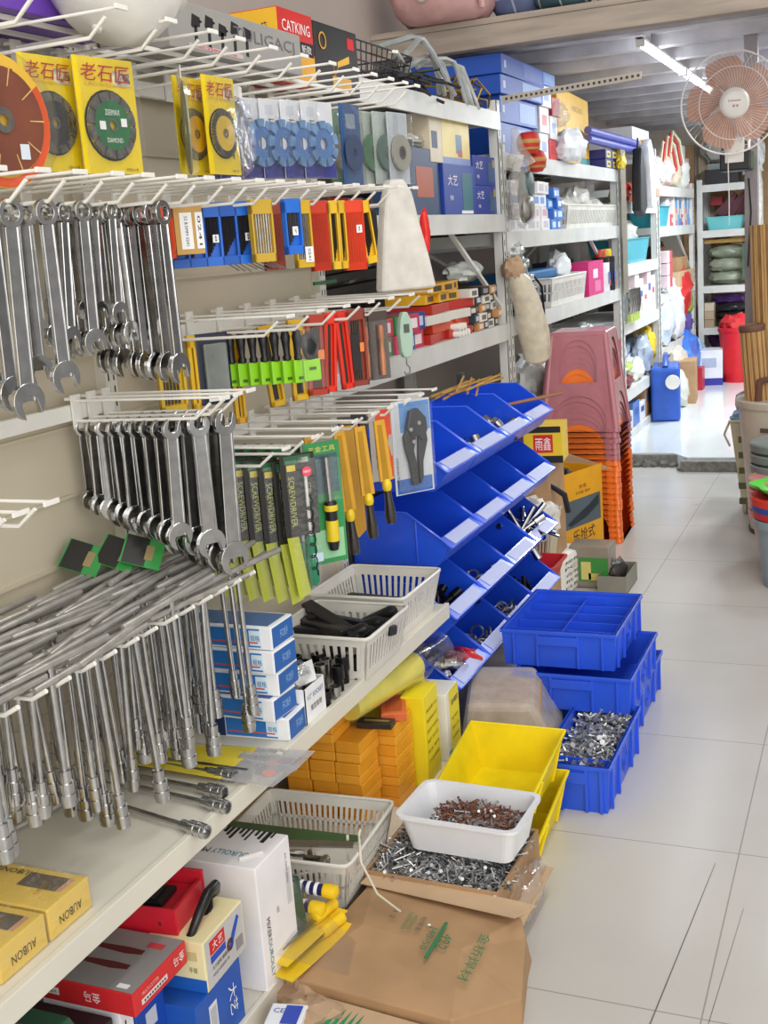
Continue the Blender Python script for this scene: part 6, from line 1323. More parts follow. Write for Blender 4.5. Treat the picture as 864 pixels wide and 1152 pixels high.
bag('big crumpled white bag before the yellow board', -1.48, 6.12, 1.767, .06, .2, .085, 'e9ecee', 61); bag('small white bag spilling over the rack edge', -1.5, 6.05, 1.767, .06, .12, .05, 'dfe3ea', 62); bag('clear bag on top of the yellow board bag', -1.50, 5.98, 1.93, .04, .1, .06, 'cfd3d6', 63, m=film('hanging_film'))
for i in range(2):
    o = MB().tube([(0, -.5, 0), (0, .62, .0)], .022, 12).build('blue_tube', mat('violet_tube', '5b62b8', .35)); o.location = (-1.50, 7.2, 1.905 + .045 * i); o.rotation_euler = (-.02, 0, -.05); tag(o, 'long violet blue tube on the rack top, %s' % ('upper' if i else 'lower'), 'tube', 'violet tubes on the rack top')
    o = MB().tube([(0, 0, 0), (0, .06, .0)], .024, 12).build('yellow_end_cap', PL('e9d36a')); o.location = (-1.50 + .031, 7.82, 1.893 + .045 * i); tag(o, 'yellow end cap of the %s violet tube' % ('upper' if i else 'lower'), 'cap', 'yellow tube caps')
for i in range(4):
    t, sx, sy, sz = carton('goods_box', 'navy carton with yellow oval at the end of the rack top, %s' % ('bottom near', 'bottom far', 'upper near', 'upper far')[i], 'box', -1.68, -1.5, 7.03 + .17 * (i % 2), 7.19 + .17 * (i % 2), 1.766 + .055 * (i // 2), 1.819 + .055 * (i // 2), CB('2c2f78'), 'navy cartons with yellow ovals')
    patch(t, 'yellow_oval', (sx / 2, 0, sz / 2), *FX, .1, .035, CB('e8d23c')); patch(t, 'navy_bar', (sx / 2 + .0005, 0, sz / 2), *FX, .06, .014, CB('2c2f78'))
for i in range(3): bag('yellow knotted bag on the rack end, %s' % ('front', 'middle', 'back')[i], -1.47 - .02 * i, 7.32 + .04 * i, 1.767 + .04 * i, .03, .05, .04, 'e6cf3a', 65 + i)
# bay B second shelf
pile('in the white stack beneath the rattles', 'little white cartons on rack shelf', [('ecebec', 'white', 'c9c5cc'), ('e2dfe2', 'pale', 'd7a9ae'), ('f1f1f3', 'clean white', '7f9fd8')], -1.51, 5.10, 5.78, 1.435, 20, (.2, .135, .056), layers=4, lbl='carton')
pile('at the end of the white stack', 'little blue cartons on rack shelf', [('3f83d6', 'sky blue', 'cfe0f4'), ('2a6cc4', 'blue', 'dfe9f6')], -1.51, 5.80, 6.02, 1.435, 8, (.2, .105, .05), layers=4, lbl='carton')
for i in range(14):
    o = MB().tube([(0, -.5, 0), (0, .5, .1)], .012, 6).build('dark_stick', mat('dark_stick', '3b3428', .6) if i % 3 else mat('olive_stick', '7c7a34', .6)); o.location = (-1.85, 6.3 + .02 * i, 1.46 + .018 * i); o.rotation_euler = (R.uniform(-.1, .1), 0, R.uniform(-.1, .1)); tag(o, 'dark stick stored behind the white net basket, %s from below' % ORD[i], 'stick', 'dark sticks on the rack')
basket('plastic_basket', 'long white net basket of plastic bags on the middle rack shelf', (-1.63, 6.78, 1.436), 0, .24, 1.3, .12, .02, mat('white_net_plastic', 'e4e3da', .4), bars=40)
for i in range(3): bag('white plastic bag heaped in the long net basket, %s along' % ORD[i], -1.63, 6.45 + .33 * i, 1.45, .09, .2, .08 + .03 * (i == 1), ('e6e4dc', 'ded8cc', 'eceae4')[i], 70 + i, m=film('basket_film', 'efece4', .7))
# bay B third shelf
for i in range(5): bag('bag of green and black fittings on the third rack shelf, %s' % ('lowest', 'second', 'third', 'fourth', 'topmost')[i], -1.53, 5.12 + .06 * (4 - i), 1.062 + .065 * i, .055, .12, .04, ('b9c3cc', '9fb1ae', 'c5cdd4', '8fa59c', 'd3d8dc')[i], 80 + i, m=mat('fitting_bag_%d' % i, ('b9c3cc', '9fb1ae', 'c5cdd4', '8fa59c', 'd3d8dc')[i], .2, var=.45, scale=30))
o = MB().tube([(0, 0, 0), (.03, .06, .05), (.05, .12, 0), (.05, .14, -.12), (.05, .13, -.2)], .006, 6).build('extension_lead', BLACK); o.location = (-1.53, 5.32, 1.18); tag(o, 'black cord hanging over the third rack shelf', 'cord')
for i, (z_, col, h_, lb) in enumerate(((1.062, '202a3e', .10, 'dark navy folded sheet'), (1.163, '1d3a55', .03, 'deep blue folded sheet'), (1.194, '2d6fa8', .05, 'bright blue folded sheet'))): carton('folded_sheet', lb + ' in the pile behind the slotted basket', 'sheet', -1.85, -1.60, 5.45, 6.22, z_, z_ + h_, mat('sheet_' + col, col, .5), None, 0, .012)
basket('plastic_basket', 'grey white slotted basket on the third rack shelf', (-1.58, 6.10, 1.061), 0, .15, .74, .14, .015, bars=30, rows=2)
bag('white tissue bundle standing behind the slotted basket', -1.62, 6.30, 1.15, .06, .1, .09, 'eaeef0', 90)
t, sx, sy, sz = carton('goods_box', 'magenta carton with white script on the third rack shelf', 'box', -1.62, -1.505, 6.52, 6.90, 1.061, 1.25, CB('d32a7c')); patch(t, 'white_script', (sx / 2, -.02, .12), *FX, .12, .05, CB('f2d5e4')); patch(t, 'pink_panel', (sx / 2, .03, .05), *FX, .14, .06, CB('e077a8'))
for i, (y, c1, c2) in enumerate(((6.98, 'e9e9ee', 'c14a25'), (7.14, '1e2230', 'e3c22a'))):
    t = T('spray_can', '%s spray can with %s cap on the third rack shelf' % (('white', 'black')[i], ('red', 'yellow')[i]), 'can', (-1.54, y, 1.061)); MB().lathe([(0, 0), (.05, 0), (.052, .01), (.052, .18), (.04, .20), (0, .2)], 18).build('can_body', C(c1, .3), t); MB().lathe([(.034, .2), (.034, .235), (.03, .245), (0, .246)], 16).build('cap', PL(c2), t); patch(t, 'blue_print', (.0525, 0, .08), *FX, .04, .07, CB('3b67b8')); patch(t, 'red_print', (.053, .012, .05), *FX, .03, .03, CB('c9474a'))
    MB().lathe([(.0525, .17), (.053, .175), (.053, .198), (.04, .203)], 18).build('dark_collar', BLACK, t)
pile('in the dim row behind the cans', 'dim bottles on the third rack shelf', [('28304a', 'navy'), ('8f2d2a', 'red'), ('3a6a8a', 'blue')], -1.72, 6.55, 7.2, 1.06, 5, (.09, .1, .2), layers=1, lbl='carton')
for i in range(4): bag('white bag crowding the fourth rack shelf, %s beyond the stools' % ORD[i], -1.57, 5.5 + .4 * i, .622, .1, .19, .12 + .02 * (i % 2), ('d5d8d6', 'c3c8c6', 'e1e4e2', 'cfd6d0')[i], 95 + i)
t, sx, sy, sz = carton('goods_box', 'glossy red box at the end of the fourth rack shelf', 'box', -1.62, -1.5, 7.05, 7.3, .621, .75, CB('c02230')); bag('white plastic sack on the floor behind the stool stack', -1.52, 6.75, .0, .14, .25, .3, 'c8ccd0', 101); bag('blue bag before the white plastic sack', -1.42, 6.6, .12, .06, .1, .1, '4aa0d8', 102)
t, sx, sy, sz = carton('goods_box', 'navy carton beneath the glossy red box', 'box', -1.66, -1.505, 7.0, 7.3, .1205, .5, CB('2b3560'))
# hanging poles and bags at the bay border
for i in range(4):
    o = MB().tube([(0, 0, 0), (0, .004, .85)], .009, 6).build('steel_pole', mat('pole_grey', 'a5a094', .4, .5)); o.location = (-1.47, 7.30 + .035 * i, 1.03); tag(o, 'grey pole hanging at the rack border, %s from the near side' % ORD[i], 'pole', 'poles at the rack border')
t = T('black_bag', 'slim black bag hanging from the rack border', 'bag', (-1.43, 7.66, 1.9)); MB().prism([(-.03, 0), (.01, 0), (.1, -.16), (.13, -.36), (.02, -.42), (-.1, -.38), (-.08, -.15)], -.03, .03).build('bag_body', mat('black_nylon', '1c1c20', .6), t, .015, 2); MB().tube([(0, -.02, 0), (0, -.01, .06)], .006, 6).build('strap', BLACK, t)
t = T('plastic_bag', 'white shopping bag hanging beside the slim black bag', 'bag', (-1.42, 7.97, 1.93)); MB().prism([(-.16, 0), (-.06, .04), (.1, -.1), (.32, -.28), (.02, -.40), (-.06, -.38)], -.03, .03).build('bag_body', mat('white_shopping_bag', 'e4e6ea', .35, var=.08), t, .02, 2); patch(t, 'brown_print', (.031, .12, -.3), *FX, .16, .06, CB('a58f7c'))
# bay C (narrow)
for i, (y, w_, h_, c, lb) in enumerate(((7.48, .2, .15, 'd9302a', 'bright red'), (7.70, .16, .13, 'd8502a', 'orange'), (7.46, .1, .1, 'e6cf2e', 'yellow'), (8.0, .16, .16, 'd2c2b8', 'pale pink'))): bag('%s soft toy shaped bag on the second shelf of the narrow bay' % lb, -1.54, y + w_ / 2, 1.581, .05, w_ / 2, h_ / 2, c, 110 + i)
t, sx, sy, sz = carton('goods_box', 'large white carton on top of the narrow bay', 'box', -1.85, -1.52, 7.95, 8.55, 1.8805, 2.06, CB('e6e6e8')); bag('red bag tucked under the large white carton', -1.50, 8.2, 1.881, .03, .14, .05, 'c9404a', 116)
MB().box(-2.0, -1.5, 7.42, 8.69, 1.86, 1.88).build('shelf_board', RACK, t).location = (-t.location.x, -t.location.y, -t.location.z)
open_ = lambda lb, x, y, z, ax, ay, h, m: (lambda t: tubshell(t, ax, ay, ax * .85, ay * .88, h, m, .003, 'basin_wall'))(T('plastic_basin', lb, 'basin', (x, y, z)))
TEAL = PL('3aa5b8')
open_('teal basin on the third shelf of the narrow bay', -1.64, 8.05, 1.191, .12, .45, .16, TEAL); bag('clear crumpled bag in the narrow bay teal basin', -1.64, 8.15, 1.25, .08, .3, .12, 'dfe6e8', 117, m=film('basket_film', 'efece4', .7)); bag('white bottle shaped bag beside the narrow bay teal basin', -1.55, 7.53, 1.191, .05, .07, .17, 'e9ecee', 118)
for i in range(6):
    c = ('ebeef2', 'f0dfe2', 'dfe8f2', 'efefef', 'e9c9cf', 'f4f4f6')[i]; t, sx, sy, sz = carton('goods_pack', '%s card pack leaning on the fourth shelf of the narrow bay, %s along' % (('white', 'pinkish', 'bluish', 'plain white', 'rose', 'pale')[i], ORD[i]), 'pack', -1.60, -1.51, 7.72 + .15 * i, 7.86 + .15 * i, .831, 1.03 + .05 * ((i * 2) % 3), CB(c)); patch(t, 'blue_print' if i % 2 == 0 else 'red_print', (sx / 2, 0, sz * .6), *FX, sy * .6, sz * .16, CB('3f63b4' if i % 2 == 0 else 'c4566a')); patch(t, 'lower_print', (sx / 2, 0, sz * .25), *FX, sy * .5, sz * .2, CB('c9b89a' if i == 2 else 'c9cfd8'))
for i in range(5):
    t = T('shower_head', 'chrome bathroom fitting hanging at the near end of the narrow bay, %s' % ORD[i], 'fitting', (-1.47, 7.46 + .065 * i, .86), 0, 'chrome fittings of the narrow bay'); MB().tube([(0, 0, 0), (.01, .01, .1), (0, .0, .18)], [.012, .016, .022], 8).build('fitting_body', CHROME, t); MB().box(-.01, .015, -.02, .02, -.02, .03).build('green_tag', C('b9cf6a'), t)
for i, (y, w_, h_, c, lb) in enumerate(((7.5, .28, .1, '7c2f30', 'dark red bowl shaped'), (7.55, .24, .07, 'b9cf6c', 'lime green soft'), (7.9, .3, .16, 'e6e6de', 'white boxy'), (8.25, .2, .28, 'a9b5c6', 'pale blue'), (8.42, .18, .34, 'dfc23a', 'yellow topped'))): bag('%s pack on the low shelf of the narrow bay' % lb, -1.57, y + w_ / 2, .401 + (.1 if i == 1 else 0), .07, w_ / 2, h_ / 2, c, 120 + i)
pile('stacked on the low shelf of the narrow bay', 'low shelf cartons of the narrow bay', [('c9b74a', 'mustard', 'e9e4cc'), ('e8e6e0', 'white', '5a75b8'), ('8fa4c4', 'grey blue', 'dfe4ee')], -1.6, 7.8, 8.6, .40, 9, (.2, .24, .08), layers=3, lbl='carton')
for i, (y, c, h_, w_, lb) in enumerate(((7.5, 'd9dde2', .12, .24, 'white'), (7.75, '5d7fc4', .16, .22, 'blue lettered'), (7.98, 'e6e6ea', .13, .2, 'pale lettered'), (8.2, 'b58f68', .22, .2, 'kraft'), (8.42, '9d7350', .26, .2, 'brown'))):
    t, sx, sy, sz = carton('goods_box', '%s carton on the bottom shelf of the narrow bay' % lb, 'box', -1.72, -1.52, y, y + w_, .1205, .12 + h_, CB(c)); patch(t, 'printed_panel', (sx / 2, 0, sz * .6), *FX, sy * .6, sz * .3, CB('3f5fa8'))
t = T('jerry_can', 'blue plastic can with a white spout standing at the narrow bay', 'can', (-1.42, 8.45, .0755), .15)
MB().box(-.1, .1, -.2, .2, 0, .38).build('can_body', mat('can_blue', '2a5cc0', .35, coat=.1), t, .03, 3); MB().tube([(0, -.18, .38), (0, -.1, .44), (0, .1, .44), (0, .18, .38)], .02, 8).build('handle', PL('2a55b0'), t); MB().lathe([(.05, 0), (.05, .03), (.03, .035), (0, .035)], 14, 0, 'Y', (.05, -.24, .28)).build('spout', WHITE, t)
# bay D (far)
for i in range(10):
    c = (('cf5566', 'rose'), ('e9e4e2', 'white'), ('d98f9c', 'pink'), ('7fb0e0', 'sky blue'), ('3f8be0', 'blue'))[i % 5]; t, sx, sy, sz = carton('goods_box', '%s carton on the far bay upper shelf, %s along' % (c[1], ORD[i]), 'box', -1.72, -1.53, 9.5 - .0 + .1 * i, 9.59 + .1 * i, 1.411, 1.5 + .05 * ((i * 3) % 5), CB(c[0])); patch(t, 'printed_panel', (sx / 2, 0, sz * .5), *FX, sy * .6, sz * .4, CB('eadfc0'))
open_('teal basin at the near end of the far bay', -1.62, 9.05, 1.411, .11, .26, .15, TEAL); carton('goods_box', 'white carton with red square above the far bay teal basin', 'box', -1.74, -1.54, 9.33, 9.49, 1.4105, 1.62, CB('ecebee'))
for i in range(4): bag('pale crumpled bag on the far bay top, %s along' % ORD[i], -1.58, 9.0 + .36 * i, 1.701, .1, .2, .11 + .03 * (i % 2), ('d6d9d4', 'e6c9c4', 'd8ccb4', 'e9ece9')[i], 130 + i)
for i in range(5):
    o = MB().tube([(0, 0, 0), (.0, .12, .16), (.02, .3, .1), (.03, .42, -.06)], .010, 6).build('cable_bundle', C('c8323a' if i % 2 else 'd9d4b2', .4)); o.location = (-1.52 + .01 * i, 9.0 + .05 * i, 1.86 + .02 * i); tag(o, 'looped %s cable on the far bay top, %s' % ('red' if i % 2 else 'cream', ORD[i]), 'cable', 'cables on the far bay top')
carton('goods_box', 'pink carton on the far bay top near the back', 'box', -1.72, -1.53, 10.1, 10.45, 1.7005, 1.95, CB('e6b4bc')); carton('goods_box', 'white jar carton on the pink far carton', 'box', -1.70, -1.55, 10.12, 10.38, 1.9505, 2.05, CB('e6eaf0'))
t, sx, sy, sz = carton('kraft_carton', 'long kraft carton on the third far bay shelf', 'box', -1.78, -1.5, 9.6, 10.4, .931, 1.05, KRAFT2)
carton('kraft_carton', 'smaller kraft carton on the long kraft carton', 'box', -1.74, -1.53, 9.75, 10.3, 1.0505, 1.16, KRAFT); 
for i in range(5):
    o = MB().box(-.015, .015, -.07, .07, 0, .46).build('wood_plank', mat('pale_plank', 'b89a78', .6)); o.location = (-1.85, 9.9 + .15 * i, .932); tag(o, 'upright tan plank behind the far kraft cartons, %s along' % ORD[i], 'plank', 'upright planks in the far bay')
bag('dark brown bundle on the third far bay shelf', -1.64, 9.45, .931, .08, .16, .2, '4a3428', 140)
for i in range(6): t, sx, sy, sz = carton('goods_box', 'small red and white carton hanging at the far bay upright, %s from the top' % ORD[i], 'box', -1.53, -1.46, 8.86 + .12 * (i % 2), 8.96 + .12 * (i % 2), 1.15 - .09 * (i // 2), 1.235 - .09 * (i // 2), CB('c8485c' if i % 2 else 'ead4d8'), 'red and white cartons at the far bay upright'); 
for i, (y, z_, rx_, ry_, h_, c, lb) in enumerate(((9.95, .68, .09, .3, .2, 'd9262c', 'big shiny red'), (9.5, .531, .1, .3, .22, 'e3e7ec', 'white'), (9.05, .531, .1, .16, .2, 'c9d6e6', 'pale blue'), (10.1, .531, .08, .2, .09, '5a4a9c', 'violet'), (10.3, .65, .06, .1, .12, '8f9a3a', 'olive'), (9.4, .85, .06, .1, .1, 'e8eef2', 'small white'))): bag('%s plastic package on the low shelf of the far bay' % lb, -1.55, y, z_, rx_, ry_, h_, c, 142 + i)
carton('kraft_carton', 'kraft carton at the near end of the far bay low shelf', 'box', -1.72, -1.52, 8.85, 9.12, .5305, .86, KRAFT)
for i, (y, h_, c, lb, ry_) in enumerate(((9.35, .17, 'd6cfc4', 'pale crumpled', .2), (10.0, .2, '3f78d6', 'blue', .3), (10.35, .15, '9fc3ea', 'light blue', .15))): bag('%s package on the bottom shelf of the far bay' % lb, -1.50, y, .171, .1, ry_, h_, c, 150 + i)
t = carton('kraft_carton', 'kraft carton on the floor before the far bay', 'box', -1.5, -1.32, 9.1, 9.4, .0755, .40, KRAFT, None, .1); bag('white crumpled bags on the floor beside the kraft carton', -1.42, 8.95, .076, .08, .14, .14, 'd2d2cc', 155)
carton('goods_box', 'red carton on the floor between kraft and white cartons', 'box', -1.5, -1.36, 9.85, 10.0, .0755, .26, CB('b8283a'))
t, sx, sy, sz = carton('goods_box', 'white carton with a purple foot band on the far floor', 'box', -1.47, -1.25, 10.15, 10.42, .0755, .37, CB('dfe2ea'), None, .12); patch(t, 'purple_band', (0, -sy / 2, .03), *FY, sx, .06, CB('34349a')); patch(t, 'grey_print', (.0, -sy / 2, .19), *FY, .12, .08, CB('aab4c8')); patch(t, 'purple_band', (sx / 2, 0, .03), *FX, sy, .06, CB('34349a'))
def pail(name, label, cat, x, y, z, r0, r1, h, m, rimm=None, group=None, th=.004, tilt=None):
    t = T(name, label, cat, (x, y, z), 0, group, tilt)
    MB().lathe([(0, 0), (r0, 0), (r0 + (r1 - r0) * .5, h * .5), (r1, h - .002), (r1 - th, h - .002), (r0 - th + (r1 - r0) * .4, h * .4), (r0 - th, .006), (0, .006)], 30).build('wall', m, t)
    MB().lathe([(r1 - .002, h - .03), (r1 + .006, h - .03), (r1 + .008, h - .018), (r1 + .009, h - .002), (r1 + .004, h + .004), (r1 - th, h)], 30).build('rim', rimm or m, t); return t
pail('bucket', 'tall red bucket against the back rack', 'bucket', -1.14, 10.40, .0755, .12, .155, .46, C('d5202a', .35)); bag('red plastic bag filling the tall red bucket', -1.14, 10.40, .48, .13, .13, .09, 'd9323a', 160)
carton('kraft_carton', 'kraft carton standing right of the tall red bucket', 'box', -.96, -.84, 10.2, 10.5, .0755, .52, KRAFT, None, -.1)
# back rack goods
open_('pale teal basin on the back wall rack', -1.27, 10.75, 1.351, .16, .1, .11, PL('6cc3c6'))
for i in range(3): bag('olive folded tarpaulin on the back wall rack, %s' % ('lower', 'middle', 'upper')[i], -1.26, 10.78, .881 + .11 * i, .17, .12, .065, ('8a927e', '9aa08c', '848d78')[i], 165 + i, amp=.2)
o = MB().box(-.19, .19, -.06, .06, 0, .03).build('tan_strip', C('a8863f')); o.location = (-1.25, 10.72, 1.24); tag(o, 'tan folded strip above the olive tarpaulins', 'strip')
o = MB().box(-.05, .05, -.02, .02, -.14, .14).build('green_pack', C('3f5f4c')); o.location = (-1.06, 10.55, 1.08); tag(o, 'dark green pack hanging from the back wall rack', 'pack')
for i in range(3): bag('black folded cloth on the back wall rack, %s' % ('lower', 'middle', 'upper')[i], -1.22, 10.76, .521 + .06 * i, .15, .12, .045, '1f2222', 170 + i, amp=.2)
bag('purple cloth bundle over the black cloths', -1.25, 10.85, .70, .15, .1, .05, '6a4596', 175); bag('purple cloth under the back wall rack', -1.25, 10.9, .3, .18, .08, .1, '5d3a88', 176)
for i in range(3): t, sx, sy, sz = carton('goods_box', 'tan roll carton at the side of the black cloths, %s from below' % ORD[i], 'box', -1.44, -1.36, 10.62, 10.75, .5205 + .072 * i, .59 + .072 * i, CB(('a59274', 'b09c80', 'c2b4a0')[i]), 'tan cartons on the back wall rack')
for i in range(3): o = MB().prism([(-.03, 0), (.13, .16), (.15, .13), (.05, -.05)], -.05, .05, 'XZ').build('maroon_sack', mat('maroon_sack', '5d3038', .6)); o.location = (-1.33 + .07 * i, 10.82 + .02 * i, 1.50); tag(o, 'maroon pointed sack above the pale teal basin, %s' % ORD[i], 'sack', 'maroon sacks on the back wall rack')
o = MB().box(-.05, .05, -.04, .04, 0, .07).build('red_tin', C('b03038')); o.location = (-1.36, 10.9, 1.56); tag(o, 'red and white tin on the back wall rack', 'tin')
carton('black_case', 'black flat case on top of the back wall rack', 'case', -1.42, -1.15, 10.6, 10.9, 1.7305, 1.85, C('1d1f22')); carton('goods_box', 'grey lidded carton above the black flat case', 'box', -1.40, -1.17, 10.62, 10.9, 1.8505, 1.90, CB('7f8a88'))
bag('white cloud of packing net on the back wall rack', -1.05, 10.7, 1.78, .11, .1, .16, 'e3e8e6', 180); bag('clear hanging net bags at the back rack end', -1.0, 10.5, 1.0, .06, .06, .5, 'c9d2d0', 181, m=film('basket_film', 'efece4', .7)); bag('white net roll behind the black flat case', -1.3, 10.95, 1.92, .2, .08, .12, 'dfe3df', 182)
for i in range(7):
    o = MB().box(-.05, .05, -.02, .02, 0, 2.02 + .06 * (i % 3)).build('board', mat('tan_board_%d' % (i % 3), ('c9a377', 'd6c3a4', '9a7850')[i % 3], .6)); o.location = (-1.62 + .135 * i, 11.06, .0755); tag(o, 'tan board stored upright on the back wall, %s from the corner' % ORD[i], 'board', 'upright boards at the back wall')
# ------------------------------------------------------------------ loft bedding
def soft(label, x, y, z, rx, ry, rz_, m, seed, amp=.1): o = MB().blob((0, 0, 0), (rx, ry, rz_), 18, amp, 2.2, seed, flat=-rz_ * .8).build('bedding_bundle', m); o.location = (x, y, z + rz_ * .8); return tag(o, label, 'bedding')
t = T('bedding_roll', 'big pink quilt bundle at the corner of the loft beam', 'bedding', (-1.72, 4.98, 2.302), 0); MB().blob((0, 0, .16), (.25, .2, .2), 22, .12, 2.4, 3, flat=-.16).build('quilt', mat('pink_quilt', 'c49a98', .6, var=.08, bump=.3, bscale=16), t)
MB().lathe([(.0, 0), (.02, 0), (.022, -.006)], 16, 0, 'Y', (-.03, -.19, .09)).build('pale_tag', C('b0a9a8'), t); MB().lathe([(.004, -.008), (.009, -.008), (.009, -.012), (.004, -.012)], 14, 0, 'Y', (-.03, -.19, .09)).build('eyelet', DARK, t); MB().tube([(.19, -.12, .1), (.2, -.13, .06), (.2, -.12, .03)], .012, 6).build('knot', mat('pink_quilt', 'c49a98'), t)
def plaid(name, c1, c2, s):
    m, nt, b = _nt(name); tc = nt.nodes.new('ShaderNodeTexCoord'); br = nt.nodes.new('ShaderNodeTexBrick'); br.offset = 0
    mp = nt.nodes.new('ShaderNodeMapping'); mp.inputs['Rotation'].default_value = (1.57, 0, .1)
    br.inputs['Scale'].default_value = s; br.inputs['Brick Width'].default_value = 1; br.inputs['Row Height'].default_value = 1; br.inputs['Mortar Size'].default_value = .04
    br.inputs['Color1'].default_value = lin(hx(c1)); br.inputs['Color2'].default_value = lin(hx(c1)); br.inputs['Mortar'].default_value = lin(hx(c2))
    nt.links.new(tc.outputs['Object'], mp.inputs[0]); nt.links.new(mp.outputs[0], br.inputs['Vector']); nt.links.new(br.outputs['Color'], b.inputs['Base Color']); b.inputs['Roughness'].default_value = .7; return m
soft('slate blue checked pillow behind the pink quilt', -1.42, 5.06, 2.302, .12, .12, .09, plaid('slate_check', '5a6488', '9aa2bc', 9), 4)
soft('dark green checked pillow on the loft beam', -1.22, 5.02, 2.302, .13, .12, .085, plaid('green_check', '37525a', '9fb2a8', 11), 5)
soft('purple and cream flowered pillow on the loft beam', -.99, 5.02, 2.302, .12, .11, .09, mat('flower_print', 'c9a9b4', .7, var=.45, scale=16), 6)
soft('lilac pillow beyond the flowered one', -.76, 5.04, 2.302, .12, .11, .08, mat('lilac_print', '8f86b8', .7, var=.25, scale=14), 7)
soft('deep violet bundle at the end of the loft pillows', -.55, 5.04, 2.302, .12, .11, .07, mat('violet_cloth', '544a86', .7, var=.2), 8)
# ------------------------------------------------------------------ fan on its post
POST = mat('dark_post', '8d878a', .5)
t = T('fan_post', 'grey steel post carrying the wall fan', 'post', (-.575, 5.87, 0), 0); MB().box(-.03, .03, -.03, .03, 0, 2.225).build('post_body', POST, t, .003); MB().tube([(-.01, -.035, 1.6), (.0, -.036, 1.45), (-.015, -.036, 1.2)], .004, 6).build('cable', BLACK, t)
t = T('wall_fan', 'white caged fan with translucent brown blades on the grey post', 'fan', (-.628, 5.55, 1.915), 0); FW = mat('fan_white', 'e3dfda', .35, var=.02); FB = film('brown_blade_plastic', 'bd917c', .7, .2)
fn = V((.30, -.93, -.12)).normalized()          # the way the fan faces
q = fn.to_track_quat('Z', 'Y').to_matrix().to_4x4()
def fb(): mb = MB(); mb.M = q.copy(); return mb
mb = fb(); Rr = .215
for i in range(64):
    a = 2 * PI * i / 64
    c_, s_ = math.cos(a), math.sin(a); tw = .35
    pf = lambda r, z, k: (r * math.cos(a + k), r * math.sin(a + k), z)
    mb.tube([pf(.06, .075, 0), pf(.14, .07, tw * .4), pf(.185, .045, tw * .8), pf(Rr, 0, tw)], .00065, 3, caps=False)
    if i % 2 == 0: mb.tube([pf(Rr, 0, tw), pf(.19, -.05, tw), pf(.12, -.075, tw), pf(.05, -.08, tw)], .0009, 3, caps=False)
mb.build('cage_wire', FW, t)
mb = fb()
for r, z, k in ((Rr, 0, .004), (.15, .068, .0016), (.15, -.066, .0016)): mb.tube([(r * math.cos(2 * PI * j / 48), r * math.sin(2 * PI * j / 48), z) for j in range(48)], k, 6, closed=True)
mb.build('cage_ring', FW, t)
fb().lathe([(0, .086), (.045, .085), (.058, .078), (.064, .066), (.06, .06), (0, .06)], 32).build('cage_badge', FW, t); bdg = [k for k in kids(t) if k.name.startswith('cage_badge')][0]
mb = fb(); mb.box(-.022, .022, .008, .013, .0865, .0868).box(-.03, -.026, .006, .016, .0865, .0868).box(-.012, -.002, -.016, -.006, .0865, .0868).box(.004, .012, -.016, -.006, .0865, .0868); mb.build('badge_print', C('a98d80'), bdg)
for i in range(5):
    a0 = 2 * PI * i / 5 + .35; mb = fb(); vs = []; n = 9
    for k in range(n + 1):
        u = k / n; r = .04 + .152 * u; wd = (.34 + .30 * math.sin(PI * min(1, u * .95 + .05))) ; 
        for j in range(6):
            v_ = j / 5 - .5; ang = a0 + v_ * 2 * wd + .25 * u; z = .018 - .05 * (v_ + .1) * (1 - .4 * u)
            vs.append((r * math.cos(ang), r * math.sin(ang), z))
    fs = [(k * 6 + j, k * 6 + j + 1, k * 6 + j + 7, k * 6 + j + 6) for k in range(n) for j in range(5)]
    m_ = len(vs); mb.add(vs + [(x, y, z - .003) for x, y, z in vs], fs + [tuple(x + m_ for x in f)[::-1] for f in fs], 0, True); mb.build('fan_blade', FB, t)
fb().lathe([(0, .035), (.035, .035), (.038, .0), (.03, -.01)], 20).build('blade_hub', C('9a7462'), t); fb().lathe([(.0, -.07), (.05, -.075), (.075, -.1), (.075, -.17), (.05, -.2), (0, -.205)], 24).build('motor_housing', FW, t)
MB().prism([(-.01, -.02), (.075, -.03), (.06, -.22), (.045, -.28), (-.045, -.28), (-.04, -.2)], .1, .16, 'XZ').build('bracket_arm', FW, t, .006); MB().box(-.06, .075, .06, .2, -.285, -.20).build('base_box', BLACK, t, .008); MB().box(-.035, .045, .05, .07, -.25, -.13).build('control_face', FW, t, .003)
mb = MB()
for k in range(6): mb.box(-.05 + k * .02, -.04 + k * .02, .055, .061, -.195, -.18).box(-.05 + k * .02, -.04 + k * .02, .055, .061, -.175, -.16)
mb.build('vent_slot', BLACK, t); MB().box(-.01, .05, .2, .29, -.27, -.2).build('post_clamp', DARK, t, .004)
MB().tube([(-.015, .05, -.1), (-.02, .04, -.26), (-.018, .05, -.40), (-.02, .06, -.52)], .0025, 6).build('pull_cord', FW, t)
